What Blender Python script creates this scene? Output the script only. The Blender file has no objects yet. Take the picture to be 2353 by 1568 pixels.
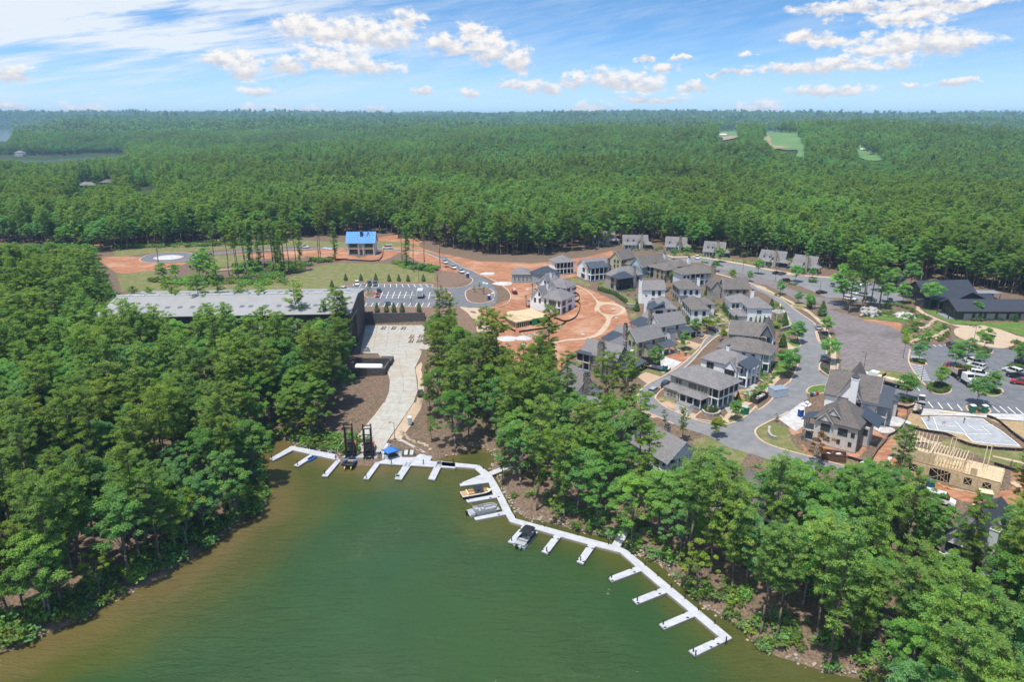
import bpy,bmesh,math,random
import numpy as np
from mathutils import Vector,Matrix
from mathutils.geometry import delaunay_2d_cdt
random.seed(7)
RNG=np.random.default_rng(7)
SC=bpy.context.scene
COL=SC.collection
TAU=2*math.pi
# camera
CAM_H,PITCH,FPX=84.,math.radians(17.55),1632.
cd=bpy.data.cameras.new('camera')
cd.sensor_width=36.
cd.lens=36.*FPX/2353.
cd.clip_start,cd.clip_end=1.,60000.
cam=bpy.data.objects.new('camera',cd)
cam.location=(0,0,CAM_H)
cam.rotation_euler=(math.radians(90)-PITCH,0,0)
COL.objects.link(cam)
SC.camera=cam
SC.render.resolution_x,SC.render.resolution_y=1024,683
SC.view_settings.view_transform='Standard'
SC.view_settings.look='None'
SC.view_settings.gamma=1.
SC.view_settings.use_curve_mapping=False
SC.view_settings.exposure=.72
try:
 cy=SC.cycles
 cy.max_bounces,cy.diffuse_bounces,cy.glossy_bounces=5,3,2
 cy.transmission_bounces,cy.transparent_max_bounces,cy.volume_bounces=2,4,0
 cy.use_denoising=True
 cy.sample_clamp_indirect=4.
 cy.caustics_reflective=cy.caustics_refractive=False
except Exception:
 pass
def pairs(v):
 return list(zip(v[::2],v[1::2]))
def pix_ray(px,py):
 u,v=(px-1176.5)/FPX,(py-784.)/FPX
 return(u,math.cos(PITCH)-v*math.sin(PITCH),-math.sin(PITCH)-v*math.cos(PITCH))
def project(P):
 P=np.asarray(P,float)
 x,y,z=P[...,0],P[...,1],P[...,2]-CAM_H
 yf=y*math.cos(PITCH)-z*math.sin(PITCH)
 zu=y*math.sin(PITCH)+z*math.cos(PITCH)
 yf=np.maximum(yf,.1)
 return np.stack([1176.5+FPX*x/yf,784.-FPX*zu/yf],-1)
class NT:
 def __init__(s,tree):
  s.t=tree
  tree.nodes.clear()
 def n(s,kind,ins=None,**kw):
  nd=s.t.nodes.new(kind)
  for k,v in kw.items():
   setattr(nd,k,v)
  for k,v in(ins or{}).items():
   s.put(nd.inputs[k],v)
  return nd
 def put(s,sock,v):
  if isinstance(v,bpy.types.NodeSocket):
   s.t.links.new(v,sock)
  elif isinstance(v,bpy.types.Node):
   s.t.links.new(v.outputs[0],sock)
  else:
   if hasattr(sock.default_value,'__len__')and hasattr(v,'__len__')and len(sock.default_value)==4 and len(v)==3:
    v=tuple(v)+(1.,)
   sock.default_value=v
 def m(s,op,a,b=0.,c=0.,clamp=False):
  nd=s.t.nodes.new('ShaderNodeMath')
  nd.operation,nd.use_clamp=op,clamp
  for i,v in enumerate((a,b,c)):
   s.put(nd.inputs[i],v)
  return nd.outputs[0]
 def v(s,op,a,b=(0,0,0),out=0):
  nd=s.t.nodes.new('ShaderNodeVectorMath')
  nd.operation=op
  s.put(nd.inputs[0],a)
  s.put(nd.inputs[1],b)
  return nd.outputs[out]
 def mix(s,fac,a,b,blend='MIX'):
  nd=s.t.nodes.new('ShaderNodeMix')
  nd.data_type,nd.blend_type='RGBA',blend
  s.put(nd.inputs[0],fac)
  s.put(nd.inputs[6],a)
  s.put(nd.inputs[7],b)
  return nd.outputs[2]
 def ramp(s,fac,lo,hi,a=0.,b=1.,smooth=True):
  nd=s.t.nodes.new('ShaderNodeMapRange')
  nd.interpolation_type='SMOOTHSTEP' if smooth else 'LINEAR'
  for i,v in enumerate((fac,lo,hi,a,b)):
   s.put(nd.inputs[i],v)
  return nd.outputs[0]
 def noise(s,vec,scale,detail=3.,rough=.55,lac=2.,dist=0.):
  nd=s.n('ShaderNodeTexNoise',{'Scale':scale,'Detail':detail,'Roughness':rough,'Lacunarity':lac,'Distortion':dist})
  s.put(nd.inputs['Vector'],vec)
  return nd.outputs[0]
SUN_TRAVEL=Vector((.19,.26,-1.)).normalized()
sd=bpy.data.lights.new('sun','SUN')
sd.energy,sd.angle,sd.color=3.5,math.radians(.53),(1.,.955,.88)
sun=bpy.data.objects.new('sun',sd)
sun.rotation_euler=SUN_TRAVEL.to_track_quat('-Z','Y').to_euler()
sun.location=(0,0,300)
COL.objects.link(sun)
W=bpy.data.worlds.new('World')
SC.world=W
W.use_nodes=True
N=NT(W.node_tree)
tc=N.n('ShaderNodeTexCoord')
DIR=tc.outputs['Generated']
sp=N.n('ShaderNodeSeparateXYZ',{0:DIR})
dx,dy,dz=sp.outputs
el=N.m('DIVIDE',dz,N.m('SQRT',N.m('ADD',N.m('MULTIPLY',dx,dx),N.m('ADD',N.m('MULTIPLY',dy,dy),1e-5))))
az=N.m('ARCTAN2',dx,dy)
sky=N.n('ShaderNodeTexSky')
sky.sky_type='NISHITA'
sky.sun_disc=False
sky.sun_elevation=math.asin(-SUN_TRAVEL.z)
sky.sun_rotation=math.atan2(-SUN_TRAVEL.x,-SUN_TRAVEL.y)
sky.altitude,sky.air_density,sky.dust_density,sky.ozone_density=200.,1.,.25,1.6
up=N.m('ADD',N.m('MULTIPLY',dz,2.6),.07)
cv=N.n('ShaderNodeCombineXYZ',{0:dx,1:dy,2:up})
N.put(sky.inputs[0],N.v('NORMALIZE',cv))
skycol=N.mix(1.,sky.outputs[0],(.66,.93,1.04),'MULTIPLY')
skycol=N.v('SCALE',skycol,(0,0,0))
skycol.node.inputs['Scale'].default_value=.128
AE=N.n('ShaderNodeCombineXYZ',{0:az,1:el,2:0.}).outputs[0]
CLOUDS=[(20,160,45,16),(790,66,150,34),(930,36,42,24),(700,50,70,26),(870,78,110,22),(1110,88,60,34),(1190,128,42,30),(1085,66,40,26),(1140,110,60,26),(1030,95,60,22),(770,128,80,26),(830,150,95,18),(560,145,40,26),(520,128,60,18),(660,142,42,22),(720,112,30,16),(590,203,44,12),(190,249,56,13),(20,247,30,7),(575,244,30,13),(700,250,70,8),(975,204,30,9),(860,247,24,8),(1080,212,30,9),(1190,190,60,12),(1250,200,50,14),(1400,172,56,26),(1470,183,60,24),(1320,182,24,22),(1525,152,34,12),(1575,195,30,14),(1610,196,16,12),(1350,245,60,14),(1500,224,80,10),(1740,245,64,17),(1960,10,120,14),(2140,6,150,14),(2070,42,80,12),(2110,38,60,14),(1850,82,52,14),(1910,95,50,11),(2100,90,140,26),(2010,112,60,12),(2180,94,70,14),(1820,150,90,10),(1900,146,110,14),(1970,152,60,9),(2060,138,40,10),(1900,207,90,11),(1490,130,26,6),(1560,130,22,5),(1705,123,26,5),(2200,187,40,7),(2090,193,26,6),(1905,42,18,8),(2330,255,60,6),(1690,166,70,6)]
wn=N.n('ShaderNodeTexNoise',{'Vector':AE,'Scale':34.,'Detail':6.,'Roughness':.62})
warp=N.v('MULTIPLY',N.v('SUBTRACT',wn.outputs['Color'],(.5,.5,.5)),(.055,.026,0.))
PW=N.v('ADD',AE,warp)
field=high=None
for(px,py,hw,hh)in CLOUDS:
 r=pix_ray(px,py)
 L=math.hypot(r[0],r[1])
 a0,e0=math.atan2(r[0],r[1]),r[2]/L
 q=N.v('MULTIPLY',N.v('SUBTRACT',PW,(a0,e0-.25*hh/FPX,0)),(FPX/hw*.95,FPX/hh*.85,0))
 u=N.v('ADD',q,(0,-.55,0))
 q,u=N.v('DOT_PRODUCT',q,q,out=1),N.v('DOT_PRODUCT',u,u,out=1)
 field=q if field is None else N.m('SMOOTH_MIN',field,q,.3)
 high=u if high is None else N.m('MINIMUM',high,u)
gen=N.noise(N.v('MULTIPLY',PW,(5.,13.,1.)),1.,2.)
outside=N.m('MAXIMUM',N.ramp(N.m('ABSOLUTE',az),.64,.78),N.ramp(el,.17,.26))
genq=N.m('SUBTRACT',2.6,N.m('MULTIPLY',outside,N.ramp(gen,.5,.68,0.,2.4,False)))
field=N.m('MINIMUM',field,genq)
fb=N.noise(N.v('MULTIPLY',AE,(1.,1.7,1.)),60.,7.,.6)
dens=N.m('SUBTRACT',N.m('SUBTRACT',1.2,field),N.m('MULTIPLY',N.m('SUBTRACT',.55,fb),2.9))
cmask=N.m('MULTIPLY',N.ramp(dens,0.,1.),.97)
fb2=N.noise(N.v('MULTIPLY',N.v('ADD',AE,(.004,.008,0)),(1.,1.7,1.)),60.,5.,.6)
relief=N.m('MULTIPLY',N.m('SUBTRACT',fb,fb2),1.5)
base=N.ramp(N.m('SUBTRACT',high,field),-.1,1.,1.,.45)
lit=N.m('MULTIPLY',N.m('ADD',N.ramp(fb,.3,.62,.72,.98,False),relief),base,clamp=True)
ccol=N.mix(lit,(.31,.31,.35),(.62,.6,.575))
rot=N.n('ShaderNodeVectorRotate',{'Vector':AE,'Angle':-.16})
rot.rotation_type='Z_AXIS'
rv=rot.outputs[0]
c1=N.noise(N.v('MULTIPLY',rv,(3.2,17.,1.)),1.,6.,.6,dist=.6)
c2=N.noise(N.v('MULTIPLY',rv,(9.,90.,1.)),1.,5.,.65,dist=.4)
side=N.ramp(N.m('ADD',az,N.m('MULTIPLY',el,.8)),-.45,.1,1.,.16)
hi=N.ramp(el,.02,.085,.35,1.)
cir=N.m('MULTIPLY',N.m('MULTIPLY',N.ramp(N.m('ADD',N.m('MULTIPLY',c1,.62),N.m('MULTIPLY',c2,.46)),.43,.66),side),hi)
cir=N.m('MINIMUM',N.m('MULTIPLY',cir,1.35),.9)
skycol=N.mix(N.ramp(el,-.01,.1,.72,0.),skycol,(.42,.5,.555))
skyc=N.mix(cir,skycol,(.54,.57,.6))
skyc=N.mix(cmask,skyc,ccol)
bg=N.n('ShaderNodeBackground',{'Color':skyc,'Strength':1.})
N.n('ShaderNodeOutputWorld',{0:bg.outputs[0]})
# materials
MATS={}
def mat(name,c1,c2=None,scale=1.,rough=.85,bump=0.,bscale=None,spec=.3,metal=0.,detail=4.,stretch=None,coat=0.,wear=None,wscale=.15):
 if name in MATS:
  return MATS[name]
 m=bpy.data.materials.new(name)
 m.use_nodes=True
 T=NT(m.node_tree)
 g=T.n('ShaderNodeNewGeometry')
 pos=g.outputs['Position']
 vec=pos if stretch is None else T.v('MULTIPLY',pos,stretch)
 c2=c2 or tuple(min(1,c*1.25)for c in c1)
 f=T.ramp(T.noise(vec,scale,detail),.3,.7,0,1)
 col=T.mix(f,c1,c2)
 if wear:
  w=T.ramp(T.noise(pos,wscale,4.,.6),.48,.7,0.,wear[3]if len(wear)>3 else .6)
  col=T.mix(w,col,wear[:3])
 p=T.n('ShaderNodeBsdfPrincipled',{'Base Color':col,'Roughness':rough,'Metallic':metal,'Specular IOR Level':spec,'Coat Weight':coat})
 if bump:
  b=T.n('ShaderNodeBump',{'Strength':bump,'Distance':.1,'Height':T.noise(vec,bscale or scale*3,5.)})
  T.put(p.inputs['Normal'],b.outputs[0])
 T.n('ShaderNodeOutputMaterial',{0:p.outputs[0]})
 m.diffuse_color=tuple(c1)+(1,)
 MATS[name]=m
 return m
class MB:
 def __init__(s):
  s.v,s.f,s.mi,s.mats=[],[],[],[]
 def mid(s,m):
  if m not in s.mats:
   s.mats.append(m)
  return s.mats.index(m)
 def poly(s,pts,m):
  i=len(s.v)
  s.v+=[tuple(p)for p in pts]
  s.f.append(tuple(range(i,i+len(pts))))
  s.mi.append(s.mid(m))
  return s
 def hexa(s,b,t,m):
  n=len(b)
  i=len(s.v)
  s.v+=[tuple(p)for p in b]+[tuple(p)for p in t]
  k=s.mid(m)
  s.f.append(tuple(range(i+n-1,i-1,-1)))
  s.f.append(tuple(range(i+n,i+2*n)))
  for a in range(n):
   c=(a+1)%n
   s.f.append((i+a,i+c,i+n+c,i+n+a))
  s.mi+=[k]*(n+2)
  return s
 def box(s,x0,x1,y0,y1,z0,z1,m):
  if x0>x1:
   x0,x1=x1,x0
  if y0>y1:
   y0,y1=y1,y0
  q=[(x0,y0),(x1,y0),(x1,y1),(x0,y1)]
  return s.hexa([(x,y,z0)for x,y in q],[(x,y,z1)for x,y in q],m)
 def obox(s,c,ux,lx,ly,z0,z1,m):
  ca,sa=math.cos(ux),math.sin(ux)
  q=[]
  for a,b in((-lx/2,-ly/2),(lx/2,-ly/2),(lx/2,ly/2),(-lx/2,ly/2)):
   q.append((c[0]+a*ca-b*sa,c[1]+a*sa+b*ca))
  return s.hexa([(x,y,z0)for x,y in q],[(x,y,z1)for x,y in q],m)
 def bar(s,a,b,r,m,n=4,r2=None):
  a,b=Vector(a),Vector(b)
  d=(b-a)
  if d.length<1e-6:
   return s
  d.normalize()
  up=Vector((0,0,1))if abs(d.z)<.9 else Vector((1,0,0))
  u=d.cross(up).normalized()
  w=d.cross(u)
  r2=r if r2 is None else r2
  A,B=[],[]
  for k in range(n):
   t=TAU*(k+.5)/n
   o=u*math.cos(t)+w*math.sin(t)
   A.append(a+o*r)
   B.append(b+o*r2)
  return s.hexa(A[::-1],B[::-1],m)
 def cyl(s,x,y,z0,z1,r,m,n=10,r2=None):
  r2=r if r2 is None else r2
  return s.hexa([(x+r*math.cos(TAU*k/n),y+r*math.sin(TAU*k/n),z0)for k in range(n)],[(x+r2*math.cos(TAU*k/n),y+r2*math.sin(TAU*k/n),z1)for k in range(n)],m)
 def ycyl(s,x,y0,y1,z,r,m,n=12):
  return s.hexa([(x+r*math.cos(TAU*k/n),y0,z+r*math.sin(TAU*k/n))for k in range(n)],[(x+r*math.cos(TAU*k/n),y1,z+r*math.sin(TAU*k/n))for k in range(n)],m)
 def loft(s,rings,m,cap=True):
  n=len(rings[0])
  i=len(s.v)
  k=s.mid(m)
  for r in rings:
   s.v+=[tuple(p)for p in r]
  for j in range(len(rings)-1):
   for a in range(n):
    c=(a+1)%n
    s.f.append((i+j*n+a,i+j*n+c,i+(j+1)*n+c,i+(j+1)*n+a))
    s.mi.append(k)
  if cap:
   s.f.append(tuple(range(i+n-1,i-1,-1)))
   s.f.append(tuple(range(i+(len(rings)-1)*n,i+len(rings)*n)))
   s.mi+=[k,k]
  return s
 def mesh(s,name,smooth=False):
  me=bpy.data.meshes.new(name)
  me.from_pydata(s.v,[],s.f)
  for m in s.mats:
   me.materials.append(m)
  me.polygons.foreach_set('material_index',s.mi)
  if smooth:
   me.polygons.foreach_set('use_smooth',[True]*len(s.f))
  bm=bmesh.new()
  bm.from_mesh(me)
  bmesh.ops.recalc_face_normals(bm,faces=bm.faces)
  bm.to_mesh(me)
  bm.free()
  me.update()
  return me
 def build(s,name,parent=None,smooth=False,**kw):
  o=bpy.data.objects.new(name,s.mesh(name,smooth))
  COL.objects.link(o)
  if parent is not None:
   o.parent=parent
  tag(o,**kw)
  return o
def tag(o,label=None,cat=None,group=None,kind=None):
 if label:
  o['label']=label
 if cat:
  o['category']=cat
 if group:
  o['group']=group
 if kind:
  o['kind']=kind
 return o
def thing(name,label,cat,loc,rz=0.,group=None,scale=None):
 o=bpy.data.objects.new(name,None)
 o.empty_display_size=.5
 COL.objects.link(o)
 o.location=loc
 o.rotation_euler=(0,0,rz)
 if scale:
  o.scale=scale if hasattr(scale,'__len__')else(scale,)*3
 return tag(o,label,cat,group)
def inst(name,mesh,parent=None,loc=None,rot=None,scale=None,**kw):
 o=bpy.data.objects.new(name,mesh)
 COL.objects.link(o)
 if parent is not None:
  o.parent=parent
 if loc is not None:
  o.location=loc
 if rot is not None:
  o.rotation_euler=rot
 if scale is not None:
  o.scale=scale if hasattr(scale,'__len__')else(scale,)*3
 tag(o,**kw)
 return o
KIDS={}
def copy_tree(o,loc,rz=None,label=None,group=None,scale=None):
 def rec(src,par):
  c=src.copy()
  COL.objects.link(c)
  c.parent=par
  for ch in KIDS.get(src.name,()):
   rec(ch,c)
  return c
 c=rec(o,None)
 c.location=loc
 if rz is not None:
  c.rotation_euler=(0,0,rz)
 if scale is not None:
  c.scale=scale if hasattr(scale,'__len__')else(scale,)*3
 return tag(c,label,None,group)
def know_kids(root):
 def rec(o):
  KIDS[o.name]=[c for c in COL.objects if c.parent==o]
  for c in KIDS[o.name]:
   rec(c)
 rec(root)
 return root
def drape(name,poly,m,lift,parent=None,grid=3.,holes=(),zf=None,skirt=0.,**kw):
 def refine(p):
  out=[]
  for i in range(len(p)):
   a,b=p[i],p[(i+1)%len(p)]
   n=max(1,int(math.hypot(b[0]-a[0],b[1]-a[1])/grid))
   out+=[(a[0]+(b[0]-a[0])*k/n,a[1]+(b[1]-a[1])*k/n)for k in range(n)]
  return out
 rings=[refine(poly)]+[refine(h)for h in holes]
 verts,edges=[],[]
 for r in rings:
  i=len(verts)
  verts+=r
  edges+=[(i+k,i+(k+1)%len(r))for k in range(len(r))]
 xs,ys=[p[0]for p in rings[0]],[p[1]for p in rings[0]]
 gx,gy=np.meshgrid(np.arange(min(xs)+grid/2,max(xs),grid),np.arange(min(ys)+grid/2,max(ys),grid))
 gx,gy=gx.ravel(),gy.ravel()
 ok=in_poly(gx,gy,poly)&(edge_dist(gx,gy,poly)>grid*.4)
 for h in holes:
  ok&=~in_poly(gx,gy,h)&(edge_dist(gx,gy,h)>grid*.4)
 verts+=list(zip(gx[ok],gy[ok]))
 V,_,F,*_=delaunay_2d_cdt([Vector((float(a),float(b)))for a,b in verts],edges,[],0,1e-4)
 vx,vy=np.array([v.x for v in V]),np.array([v.y for v in V])
 cx=np.array([(vx[f[0]]+vx[f[1]]+vx[f[2]])/3 for f in F])
 cy_=np.array([(vy[f[0]]+vy[f[1]]+vy[f[2]])/3 for f in F])
 keep=in_poly(cx,cy_,poly)
 for h in holes:
  keep&=~in_poly(cx,cy_,h)
 z=(height(vx,vy)if zf is None else zf(vx,vy))+lift
 F=[tuple(f)for f,k in zip(F,keep)if k]
 me=bpy.data.meshes.new(name)
 me.from_pydata([(float(a),float(b),float(c))for a,b,c in zip(vx,vy,z)],[],F)
 me.materials.append(m)
 me.polygons.foreach_set('use_smooth',[True]*len(me.polygons))
 bm=bmesh.new()
 bm.from_mesh(me)
 for f in bm.faces:
  if f.normal.z<0:
   f.normal_flip()
 bm.to_mesh(me)
 bm.free()
 o=bpy.data.objects.new(name,me)
 COL.objects.link(o)
 if parent is not None:
  o.parent=parent
 tag(o,**kw)
 return o
def strip(name,line,w,m,h,parent=None,closed=False,base=-.15,step=2.5,zf=None,**kw):
 pts=[Vector(p[:2])for p in line]
 if closed:
  pts.append(pts[0])
 fine=[pts[0]]
 for a,b in zip(pts,pts[1:]):
  n=max(1,int((b-a).length/step))
  fine+=[a+(b-a)*(k/n)for k in range(1,n+1)]
 L,R=[],[]
 for i,p in enumerate(fine):
  if closed:
   a,b=fine[(i-1)%(len(fine)-1)],fine[(i+1)%(len(fine)-1)]
  else:
   a,b=fine[max(0,i-1)],fine[min(len(fine)-1,i+1)]
  t=(b-a)
  t=t.normalized()if t.length>1e-6 else Vector((1,0))
  nrm=Vector((-t.y,t.x))
  L.append(p+nrm*w/2)
  R.append(p-nrm*w/2)
 mb=MB()
 k=mb.mid(m)
 for l,r in zip(L,R):
  zl=hz(*l)if zf is None else zf(*l)
  zr=hz(*r)if zf is None else zf(*r)
  mb.v+=[(l.x,l.y,zl+base),(l.x,l.y,max(zl,zr)+h),(r.x,r.y,max(zl,zr)+h),(r.x,r.y,zr+base)]
 for i in range(len(fine)-1):
  a,b=4*i,4*i+4
  for q in((a,a+1,b+1,b),(a+1,a+2,b+2,b+1),(a+2,a+3,b+3,b+2)):
   mb.f.append(q)
   mb.mi.append(k)
 if not closed:
  n=4*(len(fine)-1)
  mb.f+=[(0,3,2,1),(n,n+1,n+2,n+3)]
  mb.mi+=[k,k]
 return mb.build(name,parent,**kw)
def smooth_line(pts,n=4,closed=False):
 P=[Vector(p[:2])for p in pts]
 out=[]
 m=len(P)
 rng=range(m)if closed else range(m-1)
 for i in rng:
  p0=P[(i-1)%m]if closed or i else P[0]
  p1,p2=P[i],P[(i+1)%m]
  p3=P[(i+2)%m]if closed or i+2<m else P[-1]
  for k in range(n):
   t=k/n
   out.append(tuple(.5*((2*p1)+(p2-p0)*t+(2*p0-5*p1+4*p2-p3)*t*t+(3*p1-p0-3*p2+p3)*t**3)))
 if not closed:
  out.append(tuple(P[-1]))
 return out
CROPS={'1':(0,239,.254),'2':(537.9,508,.2542),'3':(1016,567.8,.2032),'4':(1374.6,537.9,.2032),'5':(1314.8,687.3,.2032),'6':(1733.2,537.9,.2634),'r1':(1793,747,.2382),'r2':(1733.2,836.7,.2634),'r3':(597.7,956.3,.254),'r4':(1016,1016,.2032),'r5':(1314.8,1195.3,.2032),'r6':(1874.9,1105.7,.295),'f1':(0,537.9,.2794),'f2':(0,896.5,.4283),'f3':(1434.4,239.1,.3904),'f4':(956.3,747.1,.2032),'f5':(747.1,926.4,.127),'d':(0,0,1.)}
def PX(c,pts):
 a,b,s=CROPS[c]
 return[(a+x*s,b+y*s)for x,y in pts]
def at_z(px,py,z):
 d=pix_ray(px,py)
 t=(z-CAM_H)/d[2]
 return(d[0]*t,d[1]*t,z)
def sstep(x,a,b):
 t=np.clip((np.asarray(x,float)-a)/(b-a),0,1)
 return t*t*(3-2*t)
def in_poly(x,y,poly):
 x,y=np.asarray(x,float),np.asarray(y,float)
 inside=np.zeros(x.shape,bool)
 n=len(poly)
 for i in range(n):
  x0,y0=poly[i][:2]
  x1,y1=poly[(i+1)%n][:2]
  if y0==y1:
   continue
  c=((y0>y)!=(y1>y))&(x<(x1-x0)*(y-y0)/(y1-y0)+x0)
  inside^=c
 return inside
def edge_dist(x,y,poly,closed=True):
 x,y=np.asarray(x,float),np.asarray(y,float)
 best=np.full(x.shape,1e9)
 n=len(poly)
 for i in range(n if closed else n-1):
  x0,y0=poly[i][:2]
  x1,y1=poly[(i+1)%n][:2]
  ex,ey=x1-x0,y1-y0
  L=max(ex*ex+ey*ey,1e-9)
  t=np.clip(((x-x0)*ex+(y-y0)*ey)/L,0,1)
  best=np.minimum(best,np.hypot(x-x0-t*ex,y-y0-t*ey))
 return best
def vnoise(x,y,seed=0):
 x,y=np.asarray(x,float),np.asarray(y,float)
 xi,yi=np.floor(x),np.floor(y)
 fx,fy=x-xi,y-yi
 fx,fy=fx*fx*(3-2*fx),fy*fy*(3-2*fy)
 def h(a,b):
  v=np.sin(a*127.1+b*311.7+seed*74.7)*43758.5453
  return v-np.floor(v)
 v=(h(xi,yi)*(1-fx)+h(xi+1,yi)*fx)*(1-fy)+(h(xi,yi+1)*(1-fx)+h(xi+1,yi+1)*fx)*fy
 return v*2-1
SHORE_PX=(PX('f2',pairs([-200,1480,0,1405,80,1400,190,1330,300,1290,480,1220,560,1150,650,1105,760,1060,880,1000,1000,905,1130,840,1230,735,1390,660,1425,600,1420,520,1380,430,1385,330,1400,285,1470,265,1530,270]))+PX('r3',[(330,262),(500,305),(620,325),(720,352)])+PX('f5',pairs([330,985,530,1020,900,1050,980,1000,1090,960,1450,985,1650,985,1900,1050]))+PX('f4',pairs([160,1540,400,1480,520,1440,640,1375,760,1385,860,1440,900,1500]))+PX('r4',pairs([545,330,600,335,660,400,660,520,700,580,760,640,790,740,860,820,960,865,1080,895,1200,912,1340,950,1480,985,1620,1035,1760,1062,1900,1085,1980,1120,2060,1180,2150,1270,2260,1290]))+PX('r5',pairs([700,395,780,400,890,445,990,505,1090,590,1180,690,1290,790,1400,910,1540,1010,1700,1110,1880,1190,1960,1290,2030,1390,2150,1480,2300,1540]))+pairs([1900,1545,1925,1556,1950,1550,1980,1562,2010,1580,2040,1640,2060,1760]))
SHORE=[at_z(x,y,0)[:2]for x,y in SHORE_PX]
WATER_POLY=SHORE+[(90,0),(60,-200),(-260,-200),(-220,60)]
# concrete launch ramp: cross sections (left, right, height)
RAMP=[(PX('f5',[(335,975)])[0],PX('f5',[(935,985)])[0],1.3),(PX('f5',[(590,612)])[0],PX('f5',[(1140,675)])[0],2.4),(PX('f5',[(1075,0)])[0],PX('f5',[(1600,0)])[0],4.4),(PX('2',[(1400,1540)])[0],PX('2',[(1660,1540)])[0],4.9),(PX('2',[(1408,1440)])[0],PX('2',[(1650,1440)])[0],5.5),(PX('2',[(1365,1300)])[0],PX('2',[(1635,1330)])[0],6.1),(PX('2',[(1300,1200)])[0],PX('2',[(1690,1215)])[0],6.6),(PX('2',[(1140,1195)])[0],PX('2',[(1705,1110)])[0],6.9),(PX('2',[(1190,942)])[0],PX('2',[(1728,938)])[0],7.)]
RAMP_W=[(at_z(*l,z),at_z(*r,z))for l,r,z in RAMP]
RAMP_L=[a for a,b in RAMP_W]
RAMP_R=[b for a,b in RAMP_W]
RAMP_POLY=[p[:2]for p in RAMP_L]+[p[:2]for p in RAMP_R[::-1]]
_ry=np.array([(a[1]+b[1])/2 for a,b in RAMP_W])
_rz=np.array([a[2]for a,b in RAMP_W])
WALL_A,WALL_B=Vector(RAMP_L[-1]),Vector(RAMP_R[-1])
LOT_Z=11.5
# ground height
GX0,GX1,GY0,GY1,GS=-460.,480.,-60.,700.,2.
_gx=np.arange(GX0,GX1+GS,GS)
_gy=np.arange(GY0,GY1+GS,GS)
_mx,_my=np.meshgrid(_gx,_gy)
_d=edge_dist(_mx,_my,SHORE,closed=False)
SDF=np.where(in_poly(_mx,_my,WATER_POLY),-_d,_d)
def bilin(grid,x,y,step=GS):
 fx=np.clip((np.asarray(x,float)-GX0)/step,0,grid.shape[1]-1.001)
 fy=np.clip((np.asarray(y,float)-GY0)/step,0,grid.shape[0]-1.001)
 i,j=fx.astype(int),fy.astype(int)
 u,v=fx-i,fy-j
 return(grid[j,i]*(1-u)+grid[j,i+1]*u)*(1-v)+(grid[j+1,i]*(1-u)+grid[j+1,i+1]*u)*v
FAR_LAKE=[at_z(x,y,0)[:2]for x,y in pairs([-300,402,60,404,200,400,286,394,294,370,262,358,200,355,160,357,110,362,-40,364,-300,366])]
FAR_LAKE2=[at_z(x,y,0)[:2]for x,y in pairs([-400,334,10,333,24,322,31,306,32,297,-400,297])]
BASE0=1.2*sstep(SDF,0,2.5)+6.*sstep(SDF,2,62)+4.5*sstep(SDF,78,150)-1.6*sstep(-SDF,0,3)
def far_height(x,y):
 r=np.hypot(x,y)
 z=sstep(r,480,800)*(5.*vnoise(x/260,y/260,1)+4.*vnoise(x/110,y/90,7))+13.*sstep(r,900,1600)*vnoise(x/420,y/420,2)
 z=z+34.*np.exp(-(((x-560)/700)**2+((y-1650)/470)**2))+12*np.exp(-(((x-950)/380)**2+((y-1300)/320)**2))
 z=z+18.*sstep(y,1600,3200)
 z=z+sstep(r,3000,6500)*(36.+22.*vnoise(x/1500+.35,y/2400,3)+14.*vnoise(x/700,y/1500,4)-10.*np.clip(x/3000,-.4,1))
 low=-2.
 for poly in(FAR_LAKE,FAR_LAKE2):
  box=(x>min(p[0]for p in poly)-500)&(x<max(p[0]for p in poly)+500)&(y>min(p[1]for p in poly)-500)&(y<max(p[1]for p in poly)+500)
  if np.any(box):
   dd=np.where(box,edge_dist(x,y,poly),1e9)
   dd=np.where(in_poly(x,y,poly),-dd,dd)
   w=1-sstep(dd,-6,260)
   z=z*(1-w)+(-8.2-5.5*sstep(-dd,2,10))*w
 return z
_near=BASE0.copy()
FLAT=[]
def flatten(poly,zf,blend):
 global _near
 x0,x1=min(p[0]for p in poly)-blend,max(p[0]for p in poly)+blend
 y0,y1=min(p[1]for p in poly)-blend,max(p[1]for p in poly)+blend
 i0,i1=np.searchsorted(_gx,(x0,x1))
 j0,j1=np.searchsorted(_gy,(y0,y1))
 X,Y=_mx[j0:j1,i0:i1],_my[j0:j1,i0:i1]
 d=np.where(in_poly(X,Y,poly),0,edge_dist(X,Y,poly))
 w=1-sstep(d,0,blend)
 z=zf(X,Y)if callable(zf)else zf
 _near[j0:j1,i0:i1]=_near[j0:j1,i0:i1]*(1-w)+z*w
LOT_PX=PX('2',pairs([950,610,960,592,1080,585,1090,568,1780,575,1785,603,2050,600,2130,570,2155,530,2000,400,1880,380,1905,330,2050,400,2230,500,2330,580,2370,660,2360,740,2290,790,2090,785,2000,765,1800,778,1190,775,1180,620]))
LOT_POLY=[at_z(x,y,LOT_Z)[:2]for x,y in LOT_PX]
flatten([at_z(x,y,LOT_Z)[:2]for x,y in PX('2',pairs([950,600,1090,568,2050,560,2300,500,2390,700,2290,800,1740,833,1190,823,1180,640]))],LOT_Z,14)
flatten(RAMP_POLY,lambda x,y:np.interp(y,_ry,_rz)-.12,5)
_wl=[(WALL_A.x-1,WALL_A.y+1.6),(WALL_B.x+1,WALL_B.y+1.6),(WALL_B.x+1,WALL_B.y+9),(WALL_A.x-1,WALL_A.y+9)]
flatten(_wl,LOT_Z,1.5)
BOAT_NEAR,BOAT_FAR=Vector(at_z(*PX('2',[(1062,1207)])[0],7.)),Vector(at_z(*PX('2',[(1192,985)])[0],7.))
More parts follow.
